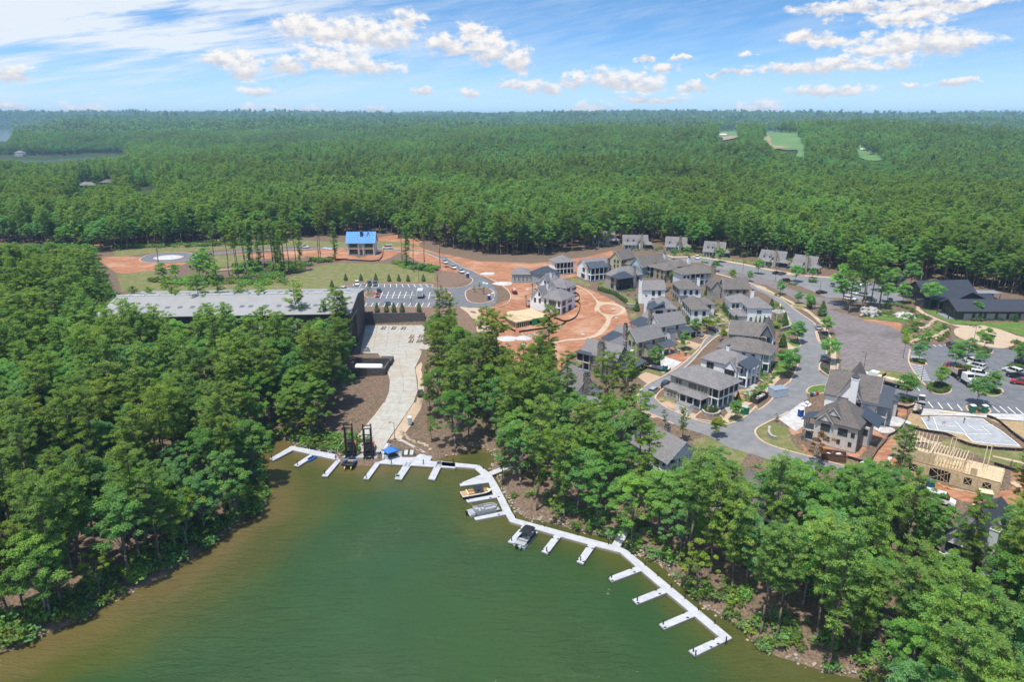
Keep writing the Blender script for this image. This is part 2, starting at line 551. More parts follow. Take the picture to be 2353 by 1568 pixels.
BOAT_LEFT=Vector(at_z(293,690,21.))
def height(x,y):
 x,y=np.asarray(x,float),np.asarray(y,float)
 return bilin(_near,x,y)+far_height(x,y)
def ground(px,py,lift=0.):
 d=pix_ray(px,py)
 if d[2]>-1e-4:
  d=(d[0],d[1],-1e-4)
 lo,hi=30.,12000.
 t0=(30-CAM_H)/d[2]
 t=max(min(t0,9000),20)
 step=4.
 for _ in range(4000):
  x,y,z=d[0]*t,d[1]*t,CAM_H+d[2]*t
  if z<=float(height(x,y))+lift:
   break
  t+=step if t<700 else 20
 a,b=t-(4. if t<720 else 20.),t
 for _ in range(22):
  m=(a+b)/2
  if CAM_H+d[2]*m<=float(height(d[0]*m,d[1]*m))+lift:
   b=m
  else:
   a=m
 return Vector((d[0]*b,d[1]*b,float(height(d[0]*b,d[1]*b))+lift))
def gpoly(c,pts):
 return[ground(x,y)[:2]for x,y in PX(c,pts)]
def G(c,x,y,lift=0.):
 p=PX(c,[(x,y)])[0]
 return ground(p[0],p[1],lift)
def hz(x,y):
 return float(height(x,y))
def zone(c,pts):
 return[tuple(p)for p in gpoly(c,pts)]
CLAY=[zone('3',pairs([330,250,560,290,740,320,1000,340,1440,400,1640,470,1760,520,1900,590,2070,690,2130,880,1960,1010,1760,1040,1640,1140,1420,1300,1330,1440,1180,1440,980,1340,780,1560,640,1400,590,1180,620,980,540,900,400,730,520,690,760,590,785,530,640,420])),zone('2',pairs([560,290,700,262,980,245,1130,340,1340,262,1500,280,1420,330,1340,355,950,362,800,330,660,318])),zone('d',pairs([905,545,1000,580,1100,600,1230,605,1350,590,1410,575,1400,620,1300,640,1150,640,1000,620,900,570])),zone('2',pairs([0,300,300,290,520,270,640,260,640,330,300,340,0,350])),zone('2',pairs([1300,150,1560,110,1700,180,1660,230,1480,190,1310,185])),zone('f1',pairs([760,195,1000,178,1160,190,1300,245,1560,232,1480,262,1330,300,1100,330,960,320,860,250])),zone('f1',[(740,88),(860,84),(860,104),(740,106)]),zone('f1',[(1100,40),(1350,60),(1800,80),(1500,100),(1100,75)]),zone('r2',pairs([290,560,330,620,420,600,560,700,640,790,900,850,1000,700,1150,640,1020,560,900,520,440,560])),zone('r2',[(360,660),(420,700),(560,860),(450,800)]),zone('r2',[(1200,385),(1340,400),(1330,470),(1200,440)]),zone('r2',pairs([1230,600,1300,640,1200,770,1130,860,1040,990,960,990,900,940,1010,850,1110,720])),zone('r2',pairs([1140,860,1230,780,1300,1010,1560,1130,1950,1230,2200,1280,2353,1500,2353,900,2240,900,2240,1100,1900,1130,1500,1010])),zone('r2',[(2290,540),(2400,530),(2400,690),(2330,640)]),zone('5',pairs([980,560,1060,520,1300,620,1350,650,1200,820,1000,820,840,700])),zone('5',[(1830,1030),(1990,1020),(2120,1050),(1960,1190),(1850,1210)]),zone('5',[(2010,880),(2120,830),(2270,990),(2170,1000)]),zone('6',pairs([850,715,980,740,1280,775,1290,850,1100,800,960,760]))]
GRASS=[zone('d',[(1585,1012),(1660,1000),(1720,1040),(1700,1072),(1620,1050)]),zone('2',pairs([-300,640,0,600,300,530,560,500,740,410,930,378,1350,385,1700,420,1830,490,1815,552,1090,552,960,580,940,618])),zone('f1',pairs([960,330,1260,300,1330,400,1700,430,2353,380,2353,480,1000,475])),zone('f1',pairs([940,130,1400,108,2000,95,2500,70,2500,100,1600,140,1200,160,940,190])),zone('f1',[(1740,180),(2000,170),(2050,230),(1740,290)]),zone('2',pairs([0,240,560,170,1000,190,1270,190,1560,190,1700,230,1450,230,1000,240,560,225,0,262])),zone('3',[(1450,345),(1560,370),(1700,430),(1640,445),(1450,390)]),zone('3',[(2110,750),(2200,740),(2200,830),(2130,800)]),zone('3',[(1340,1370),(1560,1270),(1560,1360),(1440,1400)]),zone('5',[(0,710),(85,680),(85,730),(0,770)]),zone('5',[(1130,530),(1230,500),(1400,590),(1380,620),(1180,580)]),zone('5',[(730,830),(860,790),(1060,830),(1000,880),(860,830)]),zone('5',[(2230,900),(2330,860),(2290,950),(2220,940)]),zone('6',pairs([0,430,120,480,330,600,470,690,600,790,660,850,720,950,750,1060,740,1170,715,1160,710,960,600,800,440,680,0,460])),zone('6',pairs([820,1190,1100,1180,1480,1240,1500,1310,1300,1300,820,1250])),zone('6',pairs([920,730,1100,700,1400,690,1480,740,1330,770,1100,750])),zone('6',pairs([1450,655,1700,690,1860,770,2353,770,2353,880,2100,830,1850,770,1700,740])),zone('6',[(1570,740),(1650,800),(1600,870),(1490,890),(1560,800)]),zone('6',[(1280,820),(1330,790),(1400,950),(1350,980),(1290,940)]),zone('6',[(1730,930),(1800,915),(1880,945),(1760,965)]),zone('r2',pairs([10,560,150,510,300,560,320,660,380,740,600,840,440,810,200,740,60,680])),zone('r2',[(1180,650),(1300,580),(1440,610),(1440,660),(1300,690)]),zone('r2',pairs([1440,700,1600,700,1660,640,1860,720,2080,760,2353,760,2353,900,2080,860,1840,760,1600,720])),zone('r2',[(660,870),(810,840),(930,880),(900,940)]),zone('4',pairs([880,840,960,1050,1330,1060,1500,1040,1440,860,1310,880])),zone('5',[(2060,900),(2300,790),(2340,880),(2200,990)]),zone('4',pairs([20,520,200,640,440,760,300,780,240,680,0,600])),zone('4',pairs([700,215,1850,340,2353,430,2353,400,1850,320,1100,225])),zone('4',[(340,770),(450,770),(440,800),(330,800)]),zone('4',[(1990,780),(2120,860),(2040,840)])]
MULCH=[zone('2',pairs([1000,555,1780,553,1830,500,1900,440,2010,440,2150,540,1900,600,960,590])),zone('2',pairs([1190,780,2000,770,2180,840,2190,1000,1760,1240,1740,900,1740,835,1190,825])),zone('6',pairs([1400,740,1480,730,1560,800,1500,880,1380,930,1330,830])),zone('6',[(1580,870),(1690,780),(1700,840),(1600,950),(1520,920)])]
def soft_masks(X,Y,polys,soft=1.4):
 w=np.zeros(X.shape)
 for p in polys:
  x0,x1,y0,y1=min(q[0]for q in p)-4,max(q[0]for q in p)+4,min(q[1]for q in p)-4,max(q[1]for q in p)+4
  b=(X>x0)&(X<x1)&(Y>y0)&(Y<y1)
  if not b.any():
   continue
  xs,ys=X[b],Y[b]
  d=edge_dist(xs,ys,p)
  d=np.where(in_poly(xs,ys,p),-d,d)
  w[b]=np.maximum(w[b],1-sstep(d,-soft,soft))
 return w
NXH,STEP=270,1.55
rows=list(np.arange(45,560,STEP))
y=rows[-1]
g=STEP
while y<15000:
 g*=1.02
 y+=g
 rows.append(y)
rows=np.array(rows)
scale_r=np.maximum(1.,rows/545.)
cols=np.arange(-NXH,NXH+1)*STEP
GXM=cols[None,:]*scale_r[:,None]
GYM=np.repeat(rows[:,None],len(cols),1)
GZM=height(GXM,GYM)
nr,nc=GXM.shape
me=bpy.data.meshes.new('ground')
idx=np.arange(nr*nc).reshape(nr,nc)
quads=np.stack([idx[:-1,:-1],idx[:-1,1:],idx[1:,1:],idx[1:,:-1]],-1).reshape(-1,4)
me.vertices.add(nr*nc)
me.vertices.foreach_set('co',np.stack([GXM,GYM,GZM],-1).ravel())
me.loops.add(quads.size)
me.loops.foreach_set('vertex_index',quads.ravel())
me.polygons.add(len(quads))
me.polygons.foreach_set('loop_start',np.arange(0,quads.size,4))
me.polygons.foreach_set('use_smooth',np.ones(len(quads),bool))
me.update(calc_edges=True)
sdv=bilin(SDF,GXM,GYM)
rocky=(1-sstep(np.abs(sdv-.6),.3,1.3))*sstep(GXM,-16,-8)*.5
att=me.color_attributes.new('soil','FLOAT_COLOR','POINT')
att.data.foreach_set('color',np.stack([soft_masks(GXM,GYM,CLAY,1.6),soft_masks(GXM,GYM,GRASS,1.2),soft_masks(GXM,GYM,MULCH,1.),rocky*(GYM<480)],-1).ravel())
gm=bpy.data.materials.new('soil')
gm.use_nodes=True
T=NT(gm.node_tree)
pos=T.n('ShaderNodeNewGeometry').outputs['Position']
a=T.n('ShaderNodeAttribute',attribute_name='soil')
s3=T.n('ShaderNodeSeparateColor',{0:a.outputs['Color']})
n1=T.noise(pos,.35,5,.6)
n2=T.noise(pos,1.7,5,.65)
n3=T.noise(pos,.08,4,.55)
streak=T.noise(T.v('MULTIPLY',pos,(.5,1.2,.5)),.45,5,.65,dist=1.2)
floor_c=T.mix(T.ramp(n2,.3,.7),(.095,.065,.045),(.211,.149,.108))
floor_c=T.mix(T.ramp(n1,.52,.72,0,.55),floor_c,(.063,.077,.027))
clay_c=T.mix(T.ramp(streak,.32,.68),(.25,.105,.055),(.4,.2,.115))
clay_c=T.mix(T.ramp(n3,.5,.68,0,.75),clay_c,(.43,.265,.175))
clay_c=T.mix(T.ramp(T.noise(pos,.9,5,.7),.6,.74,0,.5),clay_c,(.18,.144,.054))
grass_c=T.mix(T.ramp(n2,.3,.7),(.104,.122,.036),(.171,.18,.068))
grass_c=T.mix(T.ramp(n1,.44,.64,0,.8),grass_c,(.234,.184,.104))
mulch_c=T.mix(T.ramp(n2,.3,.7),(.14,.088,.061),(.225,.153,.113))
def edge(w,k=.9):
 return T.ramp(T.m('ADD',w,T.m('MULTIPLY',T.m('SUBTRACT',n2,.5),k)),.38,.62)
col=T.mix(edge(s3.outputs[2]),floor_c,mulch_c)
col=T.mix(edge(s3.outputs[0]),col,clay_c)
col=T.mix(edge(s3.outputs[1]),col,grass_c)
col=T.mix(T.m('MULTIPLY',edge(a.outputs['Alpha'],1.2),.8),col,T.mix(T.ramp(T.noise(pos,1.2,3),.4,.6),(.18,.135,.099),(.405,.369,.333)))
far=T.ramp(T.v('LENGTH',pos,out=1),500,800)
col=T.mix(far,col,T.mix(n1,(.032,.054,.016),(.054,.068,.027)))
p=T.n('ShaderNodeBsdfPrincipled',{'Base Color':col,'Roughness':.95,'Specular IOR Level':.1})
b=T.n('ShaderNodeBump',{'Strength':.6,'Distance':.15,'Height':T.noise(pos,3.,6,.7)})
T.put(p.inputs['Normal'],b.outputs[0])
T.n('ShaderNodeOutputMaterial',{0:p.outputs[0]})
me.materials.append(gm)
go=bpy.data.objects.new('ground',me)
COL.objects.link(go)
tag(go,'ground of pine straw, red clay and grass around the cove',kind='structure')
# water
wm=bpy.data.materials.new('lake_water')
wm.use_nodes=True
T=NT(wm.node_tree)
pos=T.n('ShaderNodeNewGeometry').outputs['Position']
a=T.n('ShaderNodeAttribute',attribute_name='shallow')
sh=T.m('ADD',a.outputs['Fac'],T.m('MULTIPLY',T.m('SUBTRACT',T.m('ADD',T.noise(pos,.035,4,.6),T.m('MULTIPLY',T.noise(T.v('MULTIPLY',pos,(.1,.55,1)),1,5,.65,dist=.8),.3)),.65),.55))  # the stretched noise paints ripple light and shade into the water colour
deep=T.mix(T.ramp(T.noise(pos,.018,3),.35,.65),(.026,.063,.019),(.032,.066,.016))
col=T.mix(T.ramp(sh,.12,.55),deep,(.061,.07,.014))
col=T.mix(T.ramp(sh,.6,1.),col,(.112,.086,.028))
p=T.n('ShaderNodeBsdfPrincipled',{'Base Color':col,'Roughness':.07,'IOR':1.33,'Specular IOR Level':.5})
wv=T.m('ADD',T.m('MULTIPLY',T.noise(T.v('MULTIPLY',pos,(.35,1.1,1)),.8,4,.6,dist=.6),1.),T.m('MULTIPLY',T.noise(T.v('MULTIPLY',pos,(1.,2.2,1)),1.6,4,.6),.45))
wamp=T.ramp(T.noise(pos,.03,3),.35,.7,.25,1.)
b=T.n('ShaderNodeBump',{'Strength':1.,'Distance':.8,'Height':T.m('MULTIPLY',wv,wamp)})
T.put(p.inputs['Normal'],b.outputs[0])
T.n('ShaderNodeOutputMaterial',{0:p.outputs[0]})
def water_sheet(name,poly,z,cell,shallow,label):
 xs=np.arange(min(p[0]for p in poly),max(p[0]for p in poly)+cell,cell)
 ys=np.arange(min(p[1]for p in poly),max(p[1]for p in poly)+cell,cell)
 X,Y=np.meshgrid(xs,ys)
 n0,n1_=X.shape
 ix=np.arange(n0*n1_).reshape(n0,n1_)
 Q=np.stack([ix[:-1,:-1],ix[:-1,1:],ix[1:,1:],ix[1:,:-1]],-1).reshape(-1,4)
 m_=bpy.data.meshes.new(name)
 m_.from_pydata([(float(q),float(r),z)for q,r in zip(X.ravel(),Y.ravel())],[],[tuple(int(k)for k in q)for q in Q])
 at=m_.attributes.new('shallow','FLOAT','POINT')
 at.data.foreach_set('value',np.asarray(shallow(X,Y),float).ravel())
 m_.materials.append(wm)
 o=bpy.data.objects.new(name,m_)
 COL.objects.link(o)
 tag(o,label,kind='structure')
def cove_shallow(X,Y):
 d=-bilin(SDF,X,Y)
 leftbank=1-sstep(X,-35,20)
 return np.clip(1-sstep(d,0,11+9*leftbank)*.62-sstep(d,6,30+8*leftbank)*.45,0,1)*(.66+.34*leftbank+.3*(Y>168))
water_sheet('lake_water',[(-230,20),(110,20),(110,200),(-230,200)],0.,2.,cove_shallow,'green water of the cove, brown in the shallows')
water_sheet('far_lake_water',[(p[0]*1.,p[1])for p in FAR_LAKE]+[(-1500,900)],-.6,60.,lambda X,Y:X*0-.2,'grey blue lake arm beyond the wood')
water_sheet('distant_lake_water',FAR_LAKE2,-.6,200.,lambda X,Y:X*0-.3,'pale open lake on the horizon')
# paving
M_ASPH=mat('asphalt',(.113,.117,.128),(.149,.151,.16),.5,.9,.3,12,wear=(.184,.18,.18),wscale=.12)
M_ASPH2=mat('road_asphalt',(.149,.149,.155),(.194,.191,.191),.5,.9,.3,12,wear=(.225,.211,.198),wscale=.1)
M_CONC=mat('concrete',(.324,.306,.27),(.405,.383,.342),.6,.85,.2,8,wear=(.36,.28,.2,.6),wscale=.09)
M_TAN=mat('tan_paving',(.396,.293,.198),(.459,.356,.257),.8,.9,.2,8,wear=(.378,.252,.162),wscale=.12)
M_PAVER=mat('tan_pavers',(.36,.243,.162),(.45,.324,.225),1.5,.9,.3,9)
M_KERB=mat('kerb_concrete',(.414,.297,.203),(.486,.378,.288),1.2,.9)
M_GRAVEL=mat('grey_gravel',(.131,.11,.106),(.211,.184,.18),1.1,.95,.5,9,stretch=(.5,1.3,1),wear=(.104,.086,.077),wscale=.07)
M_WGRAVEL=mat('white_gravel',(.378,.369,.36),(.522,.513,.504),.9,.95,.4,9,wear=(.36,.297,.243),wscale=.2)
M_WHITE=mat('white_paint',(.702,.702,.684),(.738,.738,.72),2,.6)
M_LAWN=mat('lawn_grass',(.063,.126,.02),(.117,.18,.036),.8,.95,.4,8,wear=(.171,.18,.054),wscale=.2)
M_DRYGRASS=mat('dry_grass',(.144,.144,.045),(.243,.207,.09),.7,.95,.4,8,wear=(.297,.225,.135),wscale=.25)
M_MULCH=mat('brown_mulch',(.122,.077,.052),(.194,.131,.095),2,.95,.5,9)
M_DMULCH=mat('dark_mulch',(.041,.033,.03),(.081,.068,.059),2,.95,.5,9)
M_STRAW=mat('straw_cover',(.288,.198,.099),(.378,.279,.162),1.3,.95,.5,8)
def sheet(name,c,pts,m,lift,label,smooth=0,grid=3.,holes=(),**kw):
 poly=gpoly(c,pts)
 if smooth:
  poly=smooth_line(poly,smooth,True)
 return drape(name,poly,m,lift,grid=grid,holes=holes,label=label,kind='structure',**kw),poly
rs=MB()
fine_rows=[]
for i in range(len(RAMP_W)-1):
 (l0,r0),(l1,r1)=RAMP_W[i],RAMP_W[i+1]
 n=max(1,round((Vector(l1)-Vector(l0)).length/4.5))
 for k in range(n):
  t=k/n
  fine_rows.append((Vector(l0).lerp(Vector(l1),t),Vector(r0).lerp(Vector(r1),t)))
fine_rows.append((Vector(RAMP_L[-1]),Vector(RAMP_R[-1])))
ramp_o=thing('launch_ramp','pale concrete launch ramp and pad running from the boat store down to the docks',None,tuple(RAMP_W[0][0]))
ramp_o['kind']='structure'
rl=Vector(RAMP_W[0][0])
for i in range(len(fine_rows)-1):
 (l0,r0),(l1,r1)=fine_rows[i],fine_rows[i+1]
 nn=max(2,round((r0-l0).length/4.6))
 for k in range(nn):
  t0,t1=k/nn,(k+1)/nn
  q=[l0.lerp(r0,t0),l0.lerp(r0,t1),l1.lerp(r1,t1),l1.lerp(r1,t0)]
  c_=sum(q,Vector())/4
  q=[c_+(v_-c_)*(1-.06/max((v_-c_).length,.3))-rl for v_ in q]
  j=random.uniform(-.006,.006)
  s_=MB().hexa([v_+Vector((0,0,-.3))for v_ in q],[v_+Vector((0,0,.06+j))for v_ in q],M_CONC)
  s_.build('slab',ramp_o)
M_JOINT=mat('joint_filler',(.144,.126,.108),(.18,.162,.135),1)
jb=MB()
for(l0,r0),(l1,r1)in zip(fine_rows,fine_rows[1:]):
 jb.poly([l0-rl+Vector((0,0,.035)),r0-rl+Vector((0,0,.035)),r1-rl+Vector((0,0,.035)),l1-rl+Vector((0,0,.035))],M_JOINT)
jb.build('joint_bed',ramp_o)
(l0,r0)=RAMP_W[0]
wl=MB()
dvec=(Vector(r0)-Vector(l0))
wl.hexa([(l0[0]-.2,l0[1]-.45,-1.5),(r0[0]+.2,r0[1]-.45,-1.5),(r0[0]+.2,r0[1]-.05,-1.5),(l0[0]-.2,l0[1]-.05,-1.5)],[(l0[0]-.2,l0[1]-.45,1.38),(r0[0]+.2,r0[1]-.45,1.38),(r0[0]+.2,r0[1]-.05,1.38),(l0[0]-.2,l0[1]-.05,1.38)],M_CONC)
wl.build('sea_wall',None,label='low concrete wall at the water end of the launch ramp',cat='wall')
M_DWALL=mat('dark_block',(.065,.059,.058),(.099,.09,.086),1.1,.9,.4,6)
rw=MB()
u_=(WALL_B-WALL_A).normalized()
n_=Vector((-u_.y,u_.x,0))
rwo=thing('retaining_wall','dark grey block retaining wall between the launch pad and the car park','wall',tuple(WALL_A))
Lw=(WALL_B-WALL_A).length
npan=8
for k in range(npan):
 a0,a1=WALL_A+u_*(Lw*k/npan+.03),WALL_A+u_*(Lw*(k+1)/npan-.03)
 MB().hexa([p-WALL_A+Vector((0,0,-.5))for p in(a0,a1,a1+n_*.6,a0+n_*.6)],[p-WALL_A+Vector((0,0,LOT_Z-7+.25))for p in(a0,a1,a1+n_*.6,a0+n_*.6)],M_DWALL).build('panel',rwo)
MB().hexa([p-WALL_A+Vector((0,0,-.5))for p in(WALL_A+n_*.05,WALL_B+n_*.05,WALL_B+n_*.55,WALL_A+n_*.55)],[p-WALL_A+Vector((0,0,LOT_Z-7+.2))for p in(WALL_A+n_*.05,WALL_B+n_*.05,WALL_B+n_*.55,WALL_A+n_*.55)],M_DWALL).build('wall_core',rwo)
holes_px={'r':PX('2',pairs([2090,650,2120,620,2200,605,2300,612,2350,650,2345,710,2280,740,2180,745,2110,720])),'l':PX('2',pairs([1186,655,1205,640,1270,635,1285,650,1270,688,1240,696,1190,690])),'m':PX('2',pairs([1825,700,1835,650,1930,640,1965,670,1960,700,1920,712,1830,708]))}
hp={k:smooth_line([at_z(x,y_,LOT_Z)[:2]for x,y_ in v_],3,True)for k,v_ in holes_px.items()}
CP,_=sheet('car_park','2',pairs([950,612,962,592,1080,586,1092,569,1778,575,1790,603,1950,606,2060,600,2130,572,2158,535,2090,490,2000,420,1890,380,1860,330,1905,320,1960,345,2060,400,2230,500,2330,570,2380,650,2370,740,2300,790,2100,787,2000,768,1800,779,1190,776,1180,620]),M_ASPH,.05,'grey car park above the retaining wall with marked bays',holes=list(hp.values()))
for k,lab in(('r','teardrop mulch island of the turning circle'),('l','mulch island by the end of the boat store'),('m','mulch island between car park and turning circle')):
 drape('planting_island',hp[k],M_MULCH,.16,label=lab,kind='structure')
 strip('kerb',hp[k],.45,M_KERB,.17,closed=True,label='tan kerb round the '+lab,kind='structure')
def kerb(c,pts,label,sm=3,w=.45,h=.16,m=None,name='kerb'):
 return strip(name,smooth_line(gpoly(c,pts),sm)if sm>1 else gpoly(c,pts),w,m or M_KERB,h,label=label,kind='structure')
kerb('2',pairs([950,614,962,592,1080,586,1092,569,1400,571,1778,575,1790,603,1950,606,2060,600,2130,572,2158,535,2120,500,2000,430]),'tan kerb along the far side of the car park')
kerb('2',[(1190,776),(1500,778),(1800,779)],'tan kerb along the near side of the car park above the wall',1)
kerb('3',pairs([60,130,230,225,430,310,600,390,720,470,775,545,760,620,680,670,560,690,430,695]),'tan kerb round the outside of the turning circle')
def bays(c,segs,parent,w=.11):
 for(x0,y0),(x1,y1)in segs:
  a_,b_=G(c,x0,y0),G(c,x1,y1)
  d_=(b_-a_)
  d_.z=0
  L_=d_.length
  d_.normalize()
  nn=Vector((-d_.y,d_.x,0))*w
  N_=max(1,int(L_/2))
  mb_=MB()
  for k in range(N_):
   p0,p1=a_+d_*(L_*k/N_),a_+d_*(L_*(k+1)/N_)
   q=[p0-nn,p1-nn,p1+nn,p0+nn]
   mb_.poly([(v_.x,v_.y,hz(v_.x,v_.y)+.075)for v_ in q],M_WHITE)
  mb_.build('bay_line',parent)
bays('2',[((1130+57*k,600),(1150+52.5*k,572))for k in range(12)]+[((1318+54.5*k,702),(1345+53.5*k,640))for k in range(6)]+[((1757,708),(1772,645))]+[((1180+57*k,776),(1200+57*k,742))for k in range(11)]+[((1320,671),(1640,672)),((1720,673),(1815,674)),((965,607),(1070,610))],CP)
sheet('service_road','3',pairs([200,675,300,690,430,690,400,720,450,760,510,820,550,890,540,970,400,970,405,890,370,820,290,750,225,705]),M_TAN,.06,'tan concrete service road curving down from the turning circle',2)
kerb('2',[(2050,785),(2130,850),(2190,930),(2200,1005)],'kerb on the left of the tan service road')
sheet('footpath','2',pairs([1690,1280,1645,1320,1640,1350,1660,1440,1664,1568,1640,1680,1530,1840,1440,1960,1500,1990,1590,1860,1690,1700,1716,1568,1716,1430,1690,1350,1702,1300]),M_TAN,.07,'tan footpath along the right of the launch ramp')
sheet('planting_island','2',pairs([1550,1150,1580,1120,1650,1112,1760,1112,1710,1208,1650,1205,1570,1180]),M_MULCH,.05,'half round mulch island at the edge of the launch pad',2)
sheet('paved_circle','2',pairs([1635,1140,1660,1118,1720,1112,1780,1125,1760,1160,1700,1162,1650,1155]),M_CONC,.1,'round light paved spot on the mulch island',2)
kerb('f5',[(595,615),(700,480),(830,320),(960,160),(1075,0)],'tan kerb along the left of the launch ramp',1)
kerb('2',[(1410,1560),(1414,1440),(1370,1310)],'tan kerb on the left of the bend of the launch ramp')
MAIN_IN=PX('4',[(1715,600),(1790,640),(1900,690),(2060,790)])+PX('6',pairs([230,640,290,720,318,800,345,845,372,882,400,950,352,1000,346,1080,384,1100,372,1170,310,1290,240,1338,130,1470,30,1540]))+PX('5',pairs([2080,1210,1990,1310,1830,1400,1700,1420,1560,1410,1400,1375,1240,1310,1060,1230,960,1150,935,1100,960,1040,1060,960,1140,905,1270,780,1360,700,1480,560,1600,450,1680,405,1790,385]))
MAIN_OUT=PX('5',pairs([1800,345,1680,362,1580,405,1500,460,1440,560,1360,640,1270,720,1160,800,1000,890,850,970,770,1040,730,1130,760,1210,860,1290,1000,1350,1150,1420,1340,1490,1500,1540,1620,1600,1760,1680]))+PX('r2',pairs([330,900,480,930,700,915,860,965,1010,1005,1060,980,980,950,700,870,440,800,230,742,90,690,20,630,10,580,60,540,200,470,300,420,400,345,470,310,455,270,470,230,520,200,640,185,760,190,900,195,980,190,1060,170,1000,125,800,110,655,122,590,95,565,60,572,10]))+PX('6',pairs([600,1085,626,1060,628,1010,600,965,565,945,540,880,538,850,560,845,540,800,500,760,410,700,335,645,250,580,130,520,0,455]))+PX('4',[(1900,620),(1800,590),(1720,575)])
village_poly=[ground(x,y_)[:2]for x,y_ in MAIN_IN+MAIN_OUT]
VR=drape('village_street',village_poly,M_ASPH2,.06,grid=3.,label='grey village street with its bend, lane and side street',kind='structure')
strip('kerb',smooth_line([ground(x,y_)[:2]for x,y_ in MAIN_IN[3:]],2),.5,M_KERB,.14,label='tan kerb round the block of houses',kind='structure')
no_=len(PX('5',[(0,0)]*20))
strip('kerb',smooth_line([ground(x,y_)[:2]for x,y_ in MAIN_OUT[:16]],2),.5,M_KERB,.14,label='tan kerb on the outer side of the back lane',kind='structure')
strip('kerb',smooth_line([ground(x,y_)[:2]for x,y_ in MAIN_OUT[25:36]],2),.5,M_KERB,.14,label='tan kerb round the building plot at the street bend',kind='structure')
strip('kerb',smooth_line([ground(x,y_)[:2]for x,y_ in MAIN_OUT[50:]],2),.5,M_KERB,.14,label='tan kerb between street and gravel field',kind='structure')
UP=PX('4',pairs([760,262,1000,275,1120,268,1340,300,1600,340,1850,392,2110,435]))+PX('6',pairs([330,372,420,366,560,374,750,388,950,420,1120,440,1240,470,1280,520,1320,580,1400,600,1290,618,1100,608,880,590,780,560,640,560,400,455,130,400,0,362]))+PX('4',[(1500,428),(1330,392),(1180,332),(980,318),(800,300)])
UPL=drape('upper_car_park',[ground(x,y_)[:2]for x,y_ in UP],M_ASPH2,.06,label='long grey street and car park in front of the wood',kind='structure')
sheet('gravel_field','4',pairs([1340,398,1500,432,1660,455,1900,498,2050,560,2110,600,2353,680,2353,800,2240,740,2080,660,1900,580,1700,545,1540,480,1330,455]),M_GRAVEL,.04,'long bed of dark gravel between street and upper car park')
sheet('gravel_field','6',pairs([600,690,640,640,430,560,560,550,640,560,760,600,830,640,640,660,850,710,970,760,1180,800,1280,850,1330,900,1290,940,1370,985,1345,1060,1345,1130,1410,1230,1300,1210,1100,1185,830,1190,760,1200,752,1100,745,1000,700,860,650,760]),M_GRAVEL,.04,'wide field of grey gravel beside the curving footpath')
sheet('footpath','6',pairs([0,440,130,492,330,590,480,670,590,760,655,860,690,960,715,1040,716,1120,700,1255,655,1255,668,1120,662,1000,640,900,580,790,470,690,310,600,130,510,0,455]),M_TAN,.1,'long tan footpath between the street and the gravel field')
sheet('footpath','4',pairs([1330,455,1500,500,1720,565,1900,620,1905,610,1720,552,1500,488,1330,445]),M_TAN,.1,'far end of the long tan footpath')
sheet('footpath','4',pairs([700,215,850,255,1110,250,1340,285,1620,330,1850,380,2340,470,2340,484,1850,396,1600,344,1340,300,1110,264,840,268,700,230]),M_TAN,.1,'tan footpath along the front of the far cottages')
sheet('footpath','6',pairs([230,340,420,358,560,368,760,380,760,392,560,378,420,370,230,352]),M_TAN,.1,'tan footpath behind the upper car park')
sheet('footpath','5',pairs([2330,880,2353,900,2260,1010,2150,1100,2060,1170,1960,1230,1850,1310,1760,1360,1790,1412,1700,1390,1730,1320,1850,1220,1960,1160,2100,1080,2220,980]),M_TAN,.1,'tan footpath in front of the porch houses at the street bend')
sheet('footpath','6',pairs([290,938,350,990,348,1080,320,1150,230,1230,130,1345,110,1330,200,1230,285,1130,300,1050,290,980]),M_TAN,.1,'tan footpath between the dark house and the street')
ring=smooth_line(gpoly('3',pairs([1730,690,1770,640,1870,625,1990,650,2070,700,2070,740,2000,775,1900,785,1800,760])),3,True)
ring_in=smooth_line(gpoly('3',pairs([1780,690,1800,668,1870,650,1960,665,2030,700,2010,745,1940,765,1850,760,1790,730])),3,True)
drape('footpath',ring,M_TAN,.08,holes=[ring_in],label='tan ring path on the red clay common',kind='structure',grid=2)
sheet('footpath','3',pairs([1450,400,1550,445,1680,520,1760,610,1860,628,1790,650,1770,680,1740,740,1720,690,1750,640,1700,560,1600,480,1450,415]),M_TAN,.075,'tan path from the double porch house to the ring path',2)
sheet('footpath','3',pairs([1800,755,1900,785,1960,775,1910,810,1900,870,1830,970,1740,1020,1600,1050,1420,1065,1260,1095,1250,1080,1420,1045,1590,1030,1720,995,1790,930,1850,850,1850,800]),M_TAN,.075,'tan path curving across the clay common to the stone house',2)
sheet('driveway','4',[(885,1215),(935,1185),(1165,1250),(1100,1315)],M_PAVER,.07,'square tan paver drive in front of the white gabled house')
sheet('driveway','4',pairs([1010,1125,1180,1190,1240,1150,1330,1110,1510,1100,1510,1075,1330,1080,1240,1110]),M_PAVER,.075,'tan paver drive at the far end of the lane')
sheet('driveway','5',[(730,878),(830,830),(1000,880),(850,965)],M_PAVER,.07,'square tan paver drive beside the stone house')
sheet('driveway','5',[(975,1180),(1075,1160),(1440,1320),(1380,1360)],M_PAVER,.07,'tan drive under the white storage container')
sheet('driveway','5',[(680,1260),(760,1245),(1000,1345),(900,1350)],M_PAVER,.07,'tan drive on the near side of the lane')
sheet('gravel_yard','5',pairs([880,670,1000,640,1160,690,1240,720,1100,820,1030,840,880,760]),M_WGRAVEL,.05,'pale building yard in front of the yellow house')
sheet('gravel_yard','r2',[(210,480),(400,340),(440,330),(440,540),(360,590)],M_WGRAVEL,.05,'white gravel drive of the stucco house')
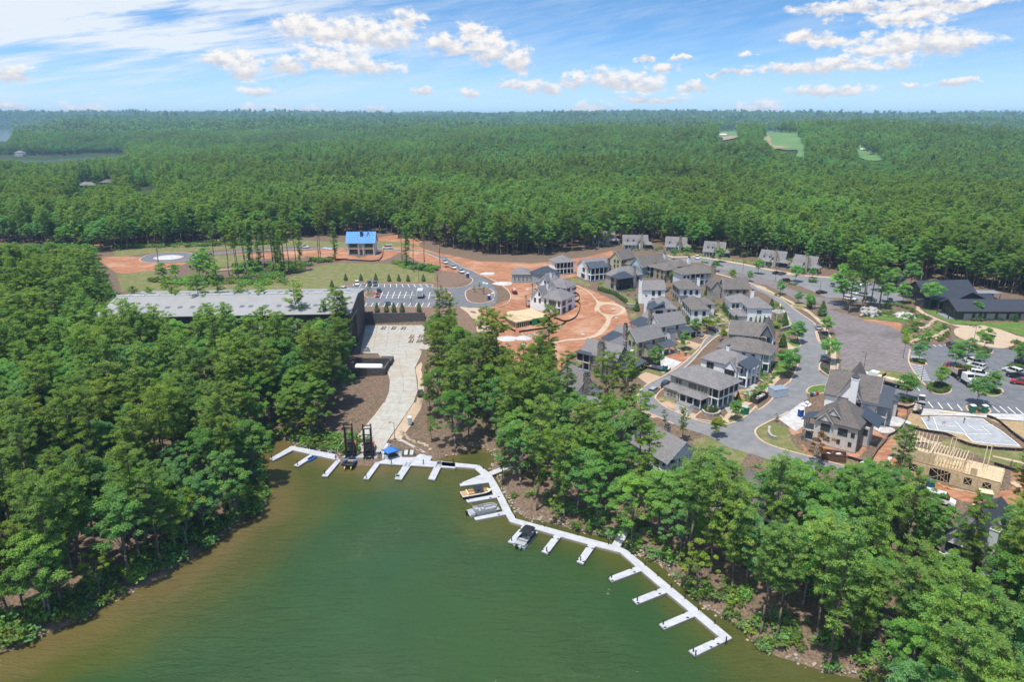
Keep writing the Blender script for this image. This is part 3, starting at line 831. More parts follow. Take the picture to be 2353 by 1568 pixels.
RL=PX('6',pairs([1360,1000,1400,970,1700,965,1770,970,1930,990,2080,990,2230,1010,2420,1040,2500,1200,2500,1560]))+PX('r2',pairs([2400,440,2000,430,1850,420,1600,400,1480,390,1380,370,1250,290,1200,300,1060,250,1060,180,1200,180,1400,190,1500,190,1430,110,1370,20]))+PX('6',[(1370,1180),(1345,1120),(1350,1050)])
RLO=drape('right_car_park',[ground(x,y_)[:2]for x,y_ in RL],M_ASPH,.06,label='large grey car park with planted islands beside the dark lodge',kind='structure')
kerb('6',pairs([1360,1010,1345,1090,1360,1150,1410,1230,1460,1290,1500,1330]),'pale kerb along the gravel side of the right car park')
bays('6',[((1365+9*k,1140+17*k),(1480+7*k,1160+15*k))for k in range(9)]+[((1360+3*k,1060+12*k),(1480,1090+10*k))for k in range(3)]+[((1515+85*k,1465+8*k),(1560+85*k,1520+8*k))for k in range(4)]+[((2070+70*k,1500+6*k),(2140+70*k,1560+6*k))for k in range(4)]+[((1408,1330),(1445,1372)),((1890,1270),(1960,1330))]+[((1560+50*k,967),(1585+52*k,985))for k in range(3)],RLO)
sheet('turning_circle','6',pairs([1740,850,1760,825,1840,812,1960,815,2080,840,2200,890,2265,935,2260,975,2180,1000,2060,990,1930,960,1820,920,1760,890]),M_TAN,.1,'tan turning circle in front of the dark lodge',2)
sheet('footpath','6',pairs([1395,570,1440,580,1450,620,1440,650,1490,690,1600,740,1720,790,1830,800,2000,800,2160,840,2290,890,2420,920,2420,980,2250,920,2060,850,1840,830,1790,815,1640,770,1480,710,1410,660,1420,620,1400,600]),M_TAN,.09,'winding tan footpath round the lodge gardens',1)
sheet('footpath','6',pairs([1240,415,1280,460,1270,500,1350,570,1420,580,1340,545,1290,500,1310,460,1270,415]),M_TAN,.09,'tan footpath between the small grey shed and the lodge')
sheet('stone_terrace','6',pairs([1220,700,1280,678,1360,690,1410,720,1400,742,1320,745,1250,730]),M_WGRAVEL,.1,'pale stone terrace on the lawn below the lodge',2)
for pts,lab in((pairs([1560,745,1630,800,1640,830,1590,870,1500,890,1560,850,1590,810]),'curved lawn terrace between the rock walls'),(pairs([930,735,1090,705,1230,730,1300,750,1420,700,1480,740,1330,768,1100,750]),'lawn below the boulder mound'),(pairs([1460,655,1560,665,1700,715,1850,765,2100,775,2353,775,2440,790,2440,900,2290,880,2160,830,1960,795,1830,790,1720,780,1600,730]),'lawn along the front of the dark lodge'),([(1730,940),(1800,912),(1900,945),(1840,968),(1760,965)],'small lawn beside the turning circle')):
 sheet('lawn','6',pts,M_LAWN,.07,lab,2)
ISL=[]
def island(c,pts,label,m=None):
 poly=smooth_line(gpoly(c,pts),3,True)
 drape('planting_island',poly,m or M_DMULCH,.17,label=label,kind='structure',grid=1.5)
 strip('kerb',poly,.4,M_KERB,.19,closed=True,label='kerb round the '+label,kind='structure')
 ISL.append(poly)
 return poly
I_A=island('6',pairs([1500,1325,1600,1290,1700,1340,1712,1380,1650,1402,1560,1390]),'oval island with a clipped ring hedge',M_DMULCH)
I_B=island('6',pairs([1890,1360,1960,1320,2060,1340,2150,1355,2165,1390,2100,1420,2000,1405]),'long island with two young trees',M_LAWN)
I_C=island('6',pairs([1350,1110,1420,1095,1490,1125,1500,1145,1440,1150,1370,1135]),'island at the corner of the gravel field',M_MULCH)
I_D=island('6',[(1745,1170),(1800,1140),(1940,1180),(1920,1200),(1820,1198)],'narrow island in front of the white cars',M_MULCH)
I_E=island('6',pairs([1915,1010,1990,985,2070,1010,2070,1045,1990,1050,1930,1035]),'island beside the two black cars',M_MULCH)
I_F=island('6',[(2200,1170),(2290,1150),(2400,1170),(2400,1200),(2280,1190)],'island behind the white off-roader',M_MULCH)
I_G=island('6',pairs([1230,1430,1300,1415,1380,1460,1385,1490,1330,1500,1250,1480]),'round bed beside the white pickup',M_MULCH)
I_H=island('6',pairs([1850,1510,1900,1490,2020,1510,2060,1560,1960,1580,1880,1560]),'bed between the two green toilets',M_MULCH)
I_I=island('6',pairs([1925,870,1960,852,2040,870,2095,910,2085,935,2030,930,1960,905]),'comma shaped lawn in the turning circle',M_LAWN)
I_J=island('6',pairs([548,850,640,855,655,900,657,945,575,938,558,890]),'dark mulch bed between street and path, nearer the wood',M_DMULCH)
I_K=island('6',pairs([570,1140,600,1120,665,1118,658,1235,610,1215,572,1180]),'dark mulch bed between street and path by the street corner',M_DMULCH)
I_L=island('6',[(325,625),(400,612),(470,650),(420,655),(360,645)],'grass strip at the second bend of the street',M_DRYGRASS)
I_M=island('r2',pairs([456,240,490,205,560,190,645,190,640,245,560,265,480,262]),'rounded grass corner behind the stucco house',M_LAWN)
I_N=island('6',[(290,950),(330,935),(405,955),(395,985),(340,985)],'grass corner under a young tree on the street',M_LAWN)
I_O=island('5',pairs([1460,1270,1480,1300,1670,1320,1700,1400,1500,1380,1380,1350,1440,1290]),'planting bed below the curved stone wall',M_MULCH)
I_P=island('5',pairs([945,1110,1000,1040,1110,990,1150,1130,1200,1170,1170,1200,1060,1160,960,1150]),'mulch corner in front of the porch house',M_MULCH)
sheet('lawn','5',pairs([955,1125,1040,1115,1160,1150,1160,1195,1060,1165,970,1160]),M_DRYGRASS,.2,'strip of dry lawn on the mulch corner',1)
sheet('lawn','5',[(1770,1390),(2030,1240),(2110,1225),(1960,1340),(1810,1412)],M_DRYGRASS,.12,'verge of dry grass at the street bend',1)
sheet('lawn','6',pairs([210,1130,260,1090,300,1100,330,1160,290,1210,230,1240,195,1200]),M_LAWN,.12,'small lawn in front of the marked porch house',1)
sheet('lawn','6',[(235,875),(300,838),(372,850),(340,880),(270,885)],M_LAWN,.12,'small lawn by the retaining wall on the street',1)
sheet('gravel_yard','r2',pairs([1480,388,1620,402,1860,430,2353,440,2353,500,2100,480,1950,460,1650,450,1450,450,1400,400]),M_WGRAVEL,.05,'strip of white gravel below the car park')
for pts,lab in(([(1345,460),(1385,395),(1460,465),(1500,560),(1320,525)],'straw covered bank left of the foundation'),(pairs([1330,535,1500,560,1840,620,1910,690,2150,720,2330,715,2330,735,1900,715,1760,650,1560,590]),'straw covered strip below the foundation'),([(2030,478),(2200,500),(2353,505),(2353,650),(2190,545)],'straw covered ground right of the foundation')):
 sheet('straw_cover','r2',pts,M_STRAW,.045,lab,1)
sheet('footpath','r2',pairs([1410,630,1440,620,1530,670,1640,690,1600,712,1480,690,1330,700,1310,690,1430,670]),M_TAN,.07,'narrow tan path between the two building sites',1)
sheet('footpath','r2',pairs([2080,800,2353,860,2420,875,2420,890,2353,878,2080,815]),M_TAN,.07,'narrow tan path right of the timber frame house',1)
sheet('gravel_strip','r2',pairs([1160,830,1200,770,1270,740,1330,730,1330,745,1260,770,1215,810,1180,850]),M_WGRAVEL,.08,'curved strip of white gravel by the timber frame house',1)
loop=smooth_line(gpoly('f1',pairs([1148,215,1200,180,1300,160,1440,150,1560,158,1620,180,1590,210,1480,230,1330,238,1200,235])),3,True)
loop_in=smooth_line(gpoly('f1',pairs([1262,200,1320,182,1400,175,1470,178,1510,188,1470,205,1390,214,1300,214])),3,True)
drape('far_street',loop,M_ASPH,.06,holes=[loop_in],label='grey turning loop in the far clearing',kind='structure')
drape('gravel_circle',loop_in,M_WGRAVEL,.08,label='pale gravel middle of the far turning loop',kind='structure')
strip('kerb',loop,.6,M_KERB,.2,closed=True,label='kerb round the far turning loop',kind='structure')
strip('kerb',loop_in,.5,M_KERB,.2,closed=True,label='kerb round the gravel middle of the far turning loop',kind='structure')
far_st=PX('f1',[(1600,172),(1760,150),(2000,130),(2353,110)])+PX('2',pairs([300,250,560,243,720,238,1000,232,1270,232,1450,258,1700,268,1900,330]))
far_sb=PX('2',pairs([1880,350,1700,280,1450,272,1280,250,1000,246,560,258,300,266]))+PX('f1',[(2353,122),(2000,148),(1760,168),(1620,184)])
drape('far_street',[ground(x,y_)[:2]for x,y_ in far_st+far_sb],M_ASPH,.07,label='grey street running past the blue roofed house',kind='structure')
strip('kerb',[ground(x,y_)[:2]for x,y_ in far_sb],.6,M_KERB,.2,label='kerb on the near side of the far street',kind='structure')
sheet('far_lane','f1',pairs([500,118,800,100,1100,92,1500,66,1800,40,1800,52,1500,80,1100,104,800,112,500,130]),M_TAN,.08,'pale lane under the pines behind the far clearing',1)
M_FAIR=mat('fairway_grass',(.09,.18,.05),(.126,.211,.072),.02,.95)
M_SAND=mat('bunker_sand',(.648,.612,.54),(.702,.666,.594),.05,.95)
M_TANROUGH=mat('dry_rough',(.216,.171,.09),(.297,.243,.144),.03,.95)
FAIR=[('f3',pairs([545,155,670,150,672,185,668,215,640,228,560,232,545,185]),'left fairway of the far golf course'),('f3',pairs([800,150,930,156,1020,163,1060,235,1075,305,1010,312,1020,275,870,262,830,215,800,200]),'wide fairway of the far golf course'),('f3',pairs([1352,248,1430,275,1510,300,1545,325,1480,340,1385,322,1360,280]),'small fairway right of the golf hill'),('f3',[(330,200),(410,200),(410,235),(350,235)],'narrow green left of the golf hill')]
for c_,pts,lab in FAIR:
 sheet('fairway',c_,pts,M_FAIR,1.6,lab,2,grid=25)
for c_,pts,lab in(('f3',[(560,218),(660,212),(720,230),(640,236),(580,238)],'strip of dry rough under the left fairway'),('f3',pairs([740,240,850,232,870,255,1000,262,900,268,800,270]),'dry rough under the wide fairway')):
 sheet('golf_rough',c_,pts,M_TANROUGH,2.,lab,1,grid=25)
for x,y_,w_ in((640,208,16),(580,181,24),(1000,177,22),(400,219,9),(830,178,10),(1045,215,8),(1400,272,14),(1525,305,14)):
 sheet('bunker','f3',[(x-w_,y_),(x,y_-4),(x+w_,y_-1),(x+w_*.6,y_+5),(x-w_*.5,y_+4)],M_SAND,2.5,'pale sand bunker on the far golf course',2,grid=12)
def leaf_mat(name,ramp_cols,tint=.6,trans=.45):
 m=bpy.data.materials.new(name)
 m.use_nodes=True
 T=NT(m.node_tree)
 oi=T.n('ShaderNodeObjectInfo')
 cr=T.n('ShaderNodeValToRGB',{0:oi.outputs['Random']})
 e=cr.color_ramp.elements
 while len(e)<len(ramp_cols):
  e.new(.5)
 for i,c in enumerate(ramp_cols):
  e[i].position=i/(len(ramp_cols)-1)
  e[i].color=tuple(c)+(1,)
 a=T.n('ShaderNodeAttribute',attribute_name='tint')
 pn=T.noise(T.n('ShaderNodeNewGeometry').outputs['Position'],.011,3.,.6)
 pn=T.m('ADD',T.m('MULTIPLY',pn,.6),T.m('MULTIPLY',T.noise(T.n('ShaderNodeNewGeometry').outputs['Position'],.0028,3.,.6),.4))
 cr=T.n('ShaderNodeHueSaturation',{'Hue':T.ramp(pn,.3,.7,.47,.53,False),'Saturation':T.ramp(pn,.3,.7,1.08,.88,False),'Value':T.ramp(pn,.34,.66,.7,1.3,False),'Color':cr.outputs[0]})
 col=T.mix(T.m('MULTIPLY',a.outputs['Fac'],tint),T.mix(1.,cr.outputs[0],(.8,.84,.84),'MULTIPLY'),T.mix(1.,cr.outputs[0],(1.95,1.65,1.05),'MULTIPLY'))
 d=T.n('ShaderNodeBsdfDiffuse',{'Color':col})
 t=T.n('ShaderNodeBsdfTranslucent',{'Color':T.mix(1.,col,(1.25,1.3,.6),'MULTIPLY')})
 g_=T.n('ShaderNodeBsdfGlossy',{'Color':(.9,.95,1.),'Roughness':.55})
 mx=T.n('ShaderNodeMixShader',{0:trans,1:d,2:t})
 mx2=T.n('ShaderNodeMixShader',{0:.015,1:mx,2:g_})
 T.n('ShaderNodeOutputMaterial',{0:mx2.outputs[0]})
 m.diffuse_color=tuple(ramp_cols[0])+(1,)
 return m
L_PINE=leaf_mat('pine_needles',[(.15,.278,.046),(.19,.312,.047),(.132,.246,.057),(.218,.324,.057),(.151,.276,.07)])
L_OAK=leaf_mat('broad_leaves',[(.107,.265,.058),(.149,.327,.061),(.112,.283,.101),(.187,.356,.065),(.129,.291,.112)])
L_LIME=leaf_mat('bright_leaves',[(.177,.291,.025),(.216,.303,.028),(.157,.271,.031)])
L_SHRUB=leaf_mat('shrub_leaves',[(.08,.158,.024),(.121,.203,.033),(.094,.17,.045)])
L_CONE=leaf_mat('juniper_leaves',[(.049,.121,.023),(.069,.147,.027)])
L_YELL=leaf_mat('yellow_shrub_leaves',[(.262,.336,.023),(.207,.295,.023)])
L_GREY=leaf_mat('grey_twigs',[(.2,.165,.15),(.16,.14,.12)])
L_DEAD=leaf_mat('brown_leaves',[(.22,.114,.039),(.275,.147,.051)])
BARK_P=mat('pine_bark',(.1,.075,.058),(.17,.13,.105),2.5,.95,.5,6,stretch=(1,1,.3))
BARK_O=mat('grey_bark',(.13,.115,.1),(.21,.19,.165),2.,.95,.5,6,stretch=(1,1,.3))
DEADWOOD=mat('dead_wood',(.24,.2,.18),(.34,.29,.26),2.,.95)
def quads_mesh(name,C,Nrm,U,size,asp,tint,m):
 n=len(C)
 Nrm=Nrm/np.maximum(np.linalg.norm(Nrm,axis=1,keepdims=True),1e-6)
 U=U-Nrm*np.sum(U*Nrm,1,keepdims=True)
 U=U/np.maximum(np.linalg.norm(U,axis=1,keepdims=True),1e-6)
 Wv=np.cross(Nrm,U)
 s=size[:,None]
 a=asp[:,None]
 P=np.stack([C-U*s,C+Wv*s*a,C+U*s+Nrm*s*.25,C-Wv*s*a],1).reshape(-1,3)
 me_=bpy.data.meshes.new(name)
 me_.vertices.add(4*n)
 me_.vertices.foreach_set('co',P.ravel())
 me_.loops.add(4*n)
 me_.loops.foreach_set('vertex_index',np.arange(4*n))
 me_.polygons.add(n)
 me_.polygons.foreach_set('loop_start',np.arange(0,4*n,4))
 me_.update(calc_edges=True)
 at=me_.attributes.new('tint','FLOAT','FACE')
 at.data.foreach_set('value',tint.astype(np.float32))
 me_.materials.append(m)
 return me_
def rand_dir(rng,n,up=.35):
 v=rng.normal(size=(n,3))
 v[:,2]+=up
 return v/np.linalg.norm(v,axis=1,keepdims=True)
def clumps(rng,centres,radii,per,leaf,flat=.7,asp=(.45,.8),up=.5,shell=.55,bias=.55):
 C,S,Tn,Nn=[],[],[],[]
 for c,r in zip(centres,radii):
  k=max(3,int(per*(r**1.5)))
  d=rng.normal(size=(k,3))
  d/=np.linalg.norm(d,axis=1,keepdims=True)
  d[:,2]=np.where(d[:,2]<-.25,-d[:,2]*.5,d[:,2])
  rad=r*(shell+(1-shell)*rng.random(k))*(.85+.3*rng.random(k))
  p=d*rad[:,None]
  p[:,2]*=flat
  C.append(c+p)
  Nn.append(d*.7+rand_dir(rng,k,up)+(0,0,bias))
  S.append(leaf*(.6+.8*rng.random(k)))
  Tn.append(np.clip(.5+.3*rng.normal()+.22*rng.normal(size=k),0,1))
 C,S,Tn,Nn=np.concatenate(C),np.concatenate(S),np.concatenate(Tn),np.concatenate(Nn)
 return C,Nn,rng.normal(size=C.shape),S,asp[0]+(asp[1]-asp[0])*rng.random(len(C)),Tn
def limb(mb,a,b,r0,r1,m,rng=None,seg=3,wob=.12,n=6):
 a,b=np.asarray(a,float),np.asarray(b,float)
 L=np.linalg.norm(b-a)
 p=a
 for k in range(seg):
  t=(k+1)/seg
  q=a+(b-a)*t+(rng.normal(size=3)*wob*L/seg*(k<seg-1)if rng is not None else 0)
  mb.bar(p,q,r0+(r1-r0)*k/seg,m,n,r0+(r1-r0)*t)
  p=q
def make_pine(seed,H=22.,lod=0,bare=.48,spread=3.6,thick=1.,leafmat=None):
 rng=np.random.default_rng(seed)
 tb=MB()
 lean=rng.normal(size=2)*.35
 limb(tb,(0,0,-1),(lean[0],lean[1],H*.97),.27*thick,.05,BARK_P,rng,6,.03,7)
 cen,rad=[],[]
 z=H*bare
 while z<H*.985:
  t=(z-H*bare)/(H*(1-bare))
  ln=spread*(.45+1.15*t)*(1-t**2.2)**.65+.5
  for k in range(rng.integers(2,5)):
   if rng.random()<.12:
    continue
   an=rng.random()*TAU
   l_=ln*(.6+.5*rng.random())
   base=np.array([lean[0]*z/H,lean[1]*z/H,z])
   tip=base+np.array([math.cos(an)*l_,math.sin(an)*l_,l_*(.1+.35*t)+rng.normal()*.2])
   if lod==0:
    limb(tb,base,tip,.055,.02,BARK_P,rng,2,.08,4)
   nt=max(2,int(l_/.55))
   for q in range(nt):
    f=1-q*.62/max(l_,.6)
    if f<.28:
     break
    cen.append(base+(tip-base)*f+rng.normal(size=3)*(.32,.32,.26))
    rad.append((.5+.42*rng.random())*(1. if q==0 else .9))
  z+=H*(.03 if lod==0 else .034)*(.8+.4*rng.random())
 cen.append(np.array([lean[0],lean[1],H]))
 rad.append(.8)
 if lod==0:
  a=clumps(rng,cen,rad,128,.165,.72,(.26,.46),.6,.3)
 elif lod==1:
  a=clumps(rng,cen,np.array(rad)*1.1,10,.42,.7,(.4,.7),.3,.4,.1)
 else:
  sel=rng.permutation(len(cen))[:60]
  a=clumps(rng,[cen[i]for i in sel],np.array(rad)[sel]*2.,1.5,1.15,.7,(.6,.9),.3,.6,.1)
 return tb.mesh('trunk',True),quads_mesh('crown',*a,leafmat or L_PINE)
def make_oak(seed,H=17.,R=4.6,lod=0,leafmat=None,low=.26,nb=74,trunk_r=.24):
 rng=np.random.default_rng(seed)
 tb=MB()
 fork=H*(low+.1)
 limb(tb,(0,0,-1),(rng.normal()*.25,rng.normal()*.25,fork),trunk_r,trunk_r*.75,BARK_O,rng,3,.05,7)
 cen,rad=[],[]
 cz,hz_=H*(low+1)/2,H*(1-low)/2
 lob=[(rand_dir(rng,1,.2)[0],.25+.35*rng.random())for _ in range(5)]
 for k in range(nb):
  d=rand_dir(rng,1,.25)[0]
  f=.8+.28*rng.random()+sum(max(0,float(d@l))**4*w for l,w in lob)*.35
  f*=.55+.45*(rng.random()>.22)
  p=np.array([d[0]*R*f*(1.-.25*max(0,d[2])),d[1]*R*f*(1.-.25*max(0,d[2])),cz+d[2]*hz_*.8*f])
  cen.append(p)
  rad.append((.55+.62*rng.random())*R/4.6)
 if lod<2:
  for i in rng.permutation(nb)[:9 if lod==0 else 4]:
   limb(tb,(0,0,fork*(.75+.25*rng.random())),cen[i]*.92+np.array([0,0,-.3]),trunk_r*.42,.03,BARK_O,rng,3,.1,5)
 if lod==0:
  a=clumps(rng,cen,np.array(rad)*(.95 if R>2.5 else 2.1),300 if R>2.5 else 180,.13,.75,(.5,.85),.6,.5)
 elif lod==1:
  a=clumps(rng,cen,np.array(rad)*1.05,34,.4,.8,(.55,.9),.3,.55,.1)
 else:
  a=clumps(rng,cen[:40],np.array(rad[:40])*1.5,3.,1.15,.8,(.6,.95),.3,.65,.1)
 return tb.mesh('trunk',True),quads_mesh('crown',*a,leafmat or L_OAK)
def make_bush(seed,R=1.,H=1.1,leafmat=None,n=14,leaf=.13,per=70):
 rng=np.random.default_rng(seed)
 cen=[np.array([rng.normal()*R*.42,rng.normal()*R*.42,H*(.28+.45*rng.random())])for _ in range(n)]
 rad=[R*(.32+.22*rng.random())for _ in range(n)]
 a=clumps(rng,cen,rad,per/max(R,.3)**1.2,leaf,.85,(.55,.9),.5,.6)
 return quads_mesh('crown',*a,leafmat or L_SHRUB)
def make_cone(seed,H=3.,R=.75,leafmat=None,leaf=.13):
 rng=np.random.default_rng(seed)
 n=560
 t=rng.random(n)**1.25
 an=rng.random(n)*TAU
 r=R*(1-t)**.75*(.75+.35*rng.random(n))*(.55+.45*np.minimum(1,t*9))
 C=np.stack([np.cos(an)*r,np.sin(an)*r,H*(.04+.96*t)],1)
 Nn=np.stack([np.cos(an),np.sin(an),np.full(n,.5)],1)+rng.normal(size=(n,3))*.45
 return quads_mesh('crown',C,Nn,rng.normal(size=(n,3)),leaf*(.7+.6*rng.random(n)),.5+.4*rng.random(n),np.clip(.5+.3*rng.normal(size=n),0,1),leafmat or L_CONE)
def stem_mesh(h,r=.05,m=None):
 mb_=MB()
 mb_.bar((0,0,-.3),(0,0,h),r,m or BARK_O,6,r*.7)
 return mb_.mesh('trunk')
PINES=[make_pine(11+i,22+(i%3),0,bare=b_,spread=s_)for i,(b_,s_)in enumerate(((.48,3.1),(.4,3.4),(.56,2.7),(.3,2.9),(.44,3.8)))]
OAKS=[make_oak(31+i,h_,r_)for i,(h_,r_)in enumerate(((17,4.6),(16,5.2),(19,4.4),(15,4.2),(18,5.4)))]
LIMES=[make_oak(51+i,12+2*i,3.6+.5*i,0,L_LIME,.2,28,.16)for i in range(2)]
P_LAB=['tall pine with a rounded tufted crown','pine with a broad layered crown','slender pine with a small high crown','pine clothed in branches well down its trunk','big pine with a wide open crown']
O_LAB=['round crowned broadleaf tree','wide spreading broadleaf tree','tall oval broadleaf tree','small compact broadleaf tree','large billowing broadleaf tree']
L_LAB=['small yellow green broadleaf tree','bright lime green broadleaf tree']
# where the wood stands
CLEAR=pairs([775,1046,750,1012,775,965,800,905,812,850,798,812,700,795,430,770,300,745,285,720,270,690,262,640,240,612,235,580,330,570,480,561,700,547,880,538,960,556,1050,575,1150,588,1250,588,1350,574,1420,562,1480,556,1560,578,1640,585,1740,600,1880,618,1960,632,2060,628,2105,648,2200,655,2290,668,2353,684,2500,715,2700,1330,2353,1262,2160,1220,2100,1180,2030,1150,1990,1105,1900,1085,1790,1062,1700,1078,1640,1062,1560,1030,1490,1000,1440,985,1380,960,1300,925,1262,885,1200,885,1150,850,1110,790,1060,750,1010,745,982,800,988,850,967,905,975,960,950,1000,1000,1050,880,1062])
CLEAR_W=[ground(x,y_)[:2]for x,y_ in CLEAR]
TOPLINE=pairs([-400,560,262,560,275,640,290,700,500,706,700,712,800,716,822,760,826,850,812,905,790,960,760,1000,755,1010,760,2000,965,2000,968,850,975,720,1010,700,1040,700,1065,770,1130,765,1165,800,1200,812,1235,785,1275,800,1300,880,1330,880,1350,905,1400,895,1440,868,1475,890,1490,960,1560,966,1590,1030,1650,1000,1700,1060,1760,1065,1830,1045,1900,1075,1960,1068,2020,1050,2060,1065,2110,1060,2150,1120,2200,1155,2290,1120,2353,1120,2800,1120])
VIS=[[(1505,985),(1590,980),(1600,1040),(1570,1075),(1510,1050)],PX('r6',[(960,400),(1060,230),(1100,300),(1050,470)]),PX('r6',[(1150,350),(1480,400),(1380,540),(1180,520)]),pairs([612,1062,660,1022,760,1040,800,980,880,930,960,880,975,950,945,1005,1000,1046,1110,1070,1165,1180,1240,1205,1430,1245,1520,1320,1690,1465,1600,1515,1480,1400,1380,1300,1240,1270,1160,1250,1050,1190,1050,1090,750,1100,680,1080]),pairs([-50,365,110,372,280,356,290,350,255,349,180,352,60,354,-50,352]),[(-60,334),(12,331),(30,306),(30,298),(-60,298)],PX('f3',[(548,158),(668,153),(668,215),(560,225)]),PX('f3',pairs([830,155,1015,165,1055,240,1065,300,1020,305,880,258,820,200])),PX('f3',[(1362,255),(1500,303),(1535,325),(1480,336),(1385,318)]),PX('1',[(1180,745),(1400,745),(1400,800),(1180,800)]),PX('1',[(570,845),(760,805),(760,850),(600,870)]),PX('1',[(700,690),(1030,680),(1030,720),(700,735)]),PX('f1',[(900,110),(2353,60),(2353,480),(980,470),(760,200)]),PX('2',[(0,200),(1700,150),(1800,600),(0,600)]),PX('6',pairs([330,330,1300,350,1440,430,2353,480,2353,700,330,700])),PX('4',[(250,60),(2353,250),(2353,700),(250,700)]),PX('4',[(260,40),(590,30),(590,150),(260,150)]),PX('4',[(760,60),(1050,50),(1050,150),(760,150)]),PX('4',[(1190,90),(1480,100),(1480,200),(1190,200)]),]
def wood_points(y0,y1,cell,jit=.45,seed=1,half=.8):
 rng=np.random.default_rng(seed)
 xs=np.arange(-y1*half,y1*half,cell)
 ys=np.arange(y0,y1,cell)
 X,Y=np.meshgrid(xs,ys)
 X=X+(rng.random(X.shape)-.5)*2*jit*cell
 Y=Y+(rng.random(X.shape)-.5)*2*jit*cell
 ok=(np.abs(X)<Y*half+25)
 return X[ok],Y[ok],rng
def wood_filter(X,Y,H,R,near):
 keep=~in_poly(X,Y,CLEAR_W)
 if near:
  keep&=bilin(SDF,X,Y)>.5
 for poly in(FAR_LAKE,FAR_LAKE2):
  keep&=~in_poly(X,Y,poly)
 for poly in BLOCKED:
  keep&=~in_poly(X,Y,poly)
 X,Y,H,R=X[keep],Y[keep],H[keep],R[keep]
 Z=height(X,Y)
 ok=np.ones(len(X),bool)
 if near:
  front=in_poly(X,Y,WOODS_FRONT)|in_poly(X,Y,WOODS_RIGHT)
  tlx,tly=[p[0]for p in TOPLINE],[p[1]for p in TOPLINE]
  fit=np.zeros(len(X))
  for f in(1.,.82,.66,.5,.36):
   t=project(np.stack([X,Y,Z+H*f],-1))
   r_=np.abs(project(np.stack([X+R*f**.6,Y,Z+H*f*.8],-1))[:,0]-t[:,0])
   good=np.ones(len(X),bool)
   for q in(-.7,0,.7):
    good&=t[:,1]+abs(q)*.35*r_>np.interp(t[:,0]+q*r_,tlx,tly)
   fit=np.where((fit==0)&(good|~front),f,fit)
  ok=fit>0
  H,R=H*np.maximum(fit,.3),R*np.maximum(fit,.3)**.6
 def clear(k):
  good=np.ones(len(X),bool)
  for poly in VIS:
   for dx,f in((0,1),(0,.7),(0,.45),(0,.85),(.8,.7),(-.8,.7),(0,.2)):
    q=project(np.stack([X+dx*R*k,Y,Z+f*H*k],-1))
    good&=~in_poly(q[:,0],q[:,1],poly)
  return good
 full=clear(1.)
 ok&=full|clear(.5)
 H,R=np.where(full,H,H*.5),np.where(full,R,R*.5)
 return X[ok],Y[ok],Z[ok],H[ok],R[ok]
WOODS_FRONT=SHORE[:24]+[ground(x,y_)[:2]for x,y_ in pairs([775,1040,800,905,812,850,798,812,300,745,262,640,235,580,0,560,-300,560])]+[(-400,300),(-400,60)]
WOODS_RIGHT=[ground(x,y_)[:2]for x,y_ in pairs([950,1000,967,905,988,850,982,800,1010,745,1060,750,1110,790,1150,850,1200,885,1262,885,1300,925,1380,960,1440,985,1490,1000,1560,1030,1640,1062,1700,1078,1790,1062,1900,1085,1990,1105,2030,1150,2100,1180,2160,1220,2353,1262,2700,1330])]+[(160,20),(60,40)]+SHORE[::-1][:40]
trng=random.Random(4)
def put_tree(name,meshes,lab,cat,x,y,z,s,group,sz=None,rz=None):
 e=thing(name,lab,cat,(x,y,z-.15),trng.random()*TAU if rz is None else rz,group,(s,s,s if sz is None else sz))
 inst('trunk',meshes[0],e)
 inst('crown',meshes[1],e)
 return e
def shingle(name,c1,c2):
 m=bpy.data.materials.new(name)
 m.use_nodes=True
 T=NT(m.node_tree)
 g=T.n('ShaderNodeNewGeometry')
 pos=g.outputs['Position']
 sep=T.n('ShaderNodeSeparateXYZ',{0:pos})
 row=T.m('FRACT',T.m('MULTIPLY',sep.outputs[2],3.6))
 tab=T.noise(T.v('MULTIPLY',pos,(2.2,2.2,3.6)),1.,3,.7)
 big=T.noise(pos,.5,3)
 col=T.mix(T.ramp(tab,.3,.7),c1,c2)
 col=T.mix(T.m('MULTIPLY',T.ramp(row,.78,.95),.45),col,tuple(c*.45 for c in c1))
 col=T.mix(T.ramp(big,.45,.7,0,.35),col,tuple(c*.72 for c in c1))
 p=T.n('ShaderNodeBsdfPrincipled',{'Base Color':col,'Roughness':.9,'Specular IOR Level':.2})
 b=T.n('ShaderNodeBump',{'Strength':.5,'Distance':.06,'Height':T.m('ADD',tab,row)})
 T.put(p.inputs['Normal'],b.outputs[0])
 T.n('ShaderNodeOutputMaterial',{0:p.outputs[0]})
 return m
def siding(name,c,vertical=False,pitch=5.,dirt=None):
 m=bpy.data.materials.new(name)
 m.use_nodes=True
 T=NT(m.node_tree)
 pos=T.n('ShaderNodeTexCoord').outputs['Object']
 sep=T.n('ShaderNodeSeparateXYZ',{0:pos})
 w=T.m('ADD',sep.outputs[0],sep.outputs[1])if vertical else sep.outputs[2]
 fr=T.m('FRACT',T.m('MULTIPLY',w,2.2 if vertical else pitch))
 col=T.mix(T.ramp(T.noise(pos,.7,4),.3,.7),tuple(q*.93 for q in c),c)
 p=T.n('ShaderNodeBsdfPrincipled',{'Base Color':col,'Roughness':.65,'Specular IOR Level':.3})
 b=T.n('ShaderNodeBump',{'Strength':.8,'Distance':.04,'Height':T.ramp(fr,.8,.97,0,1)if not vertical else T.ramp(fr,.82,.9,0,1)})
 T.put(p.inputs['Normal'],b.outputs[0])
 T.n('ShaderNodeOutputMaterial',{0:p.outputs[0]})
 return m
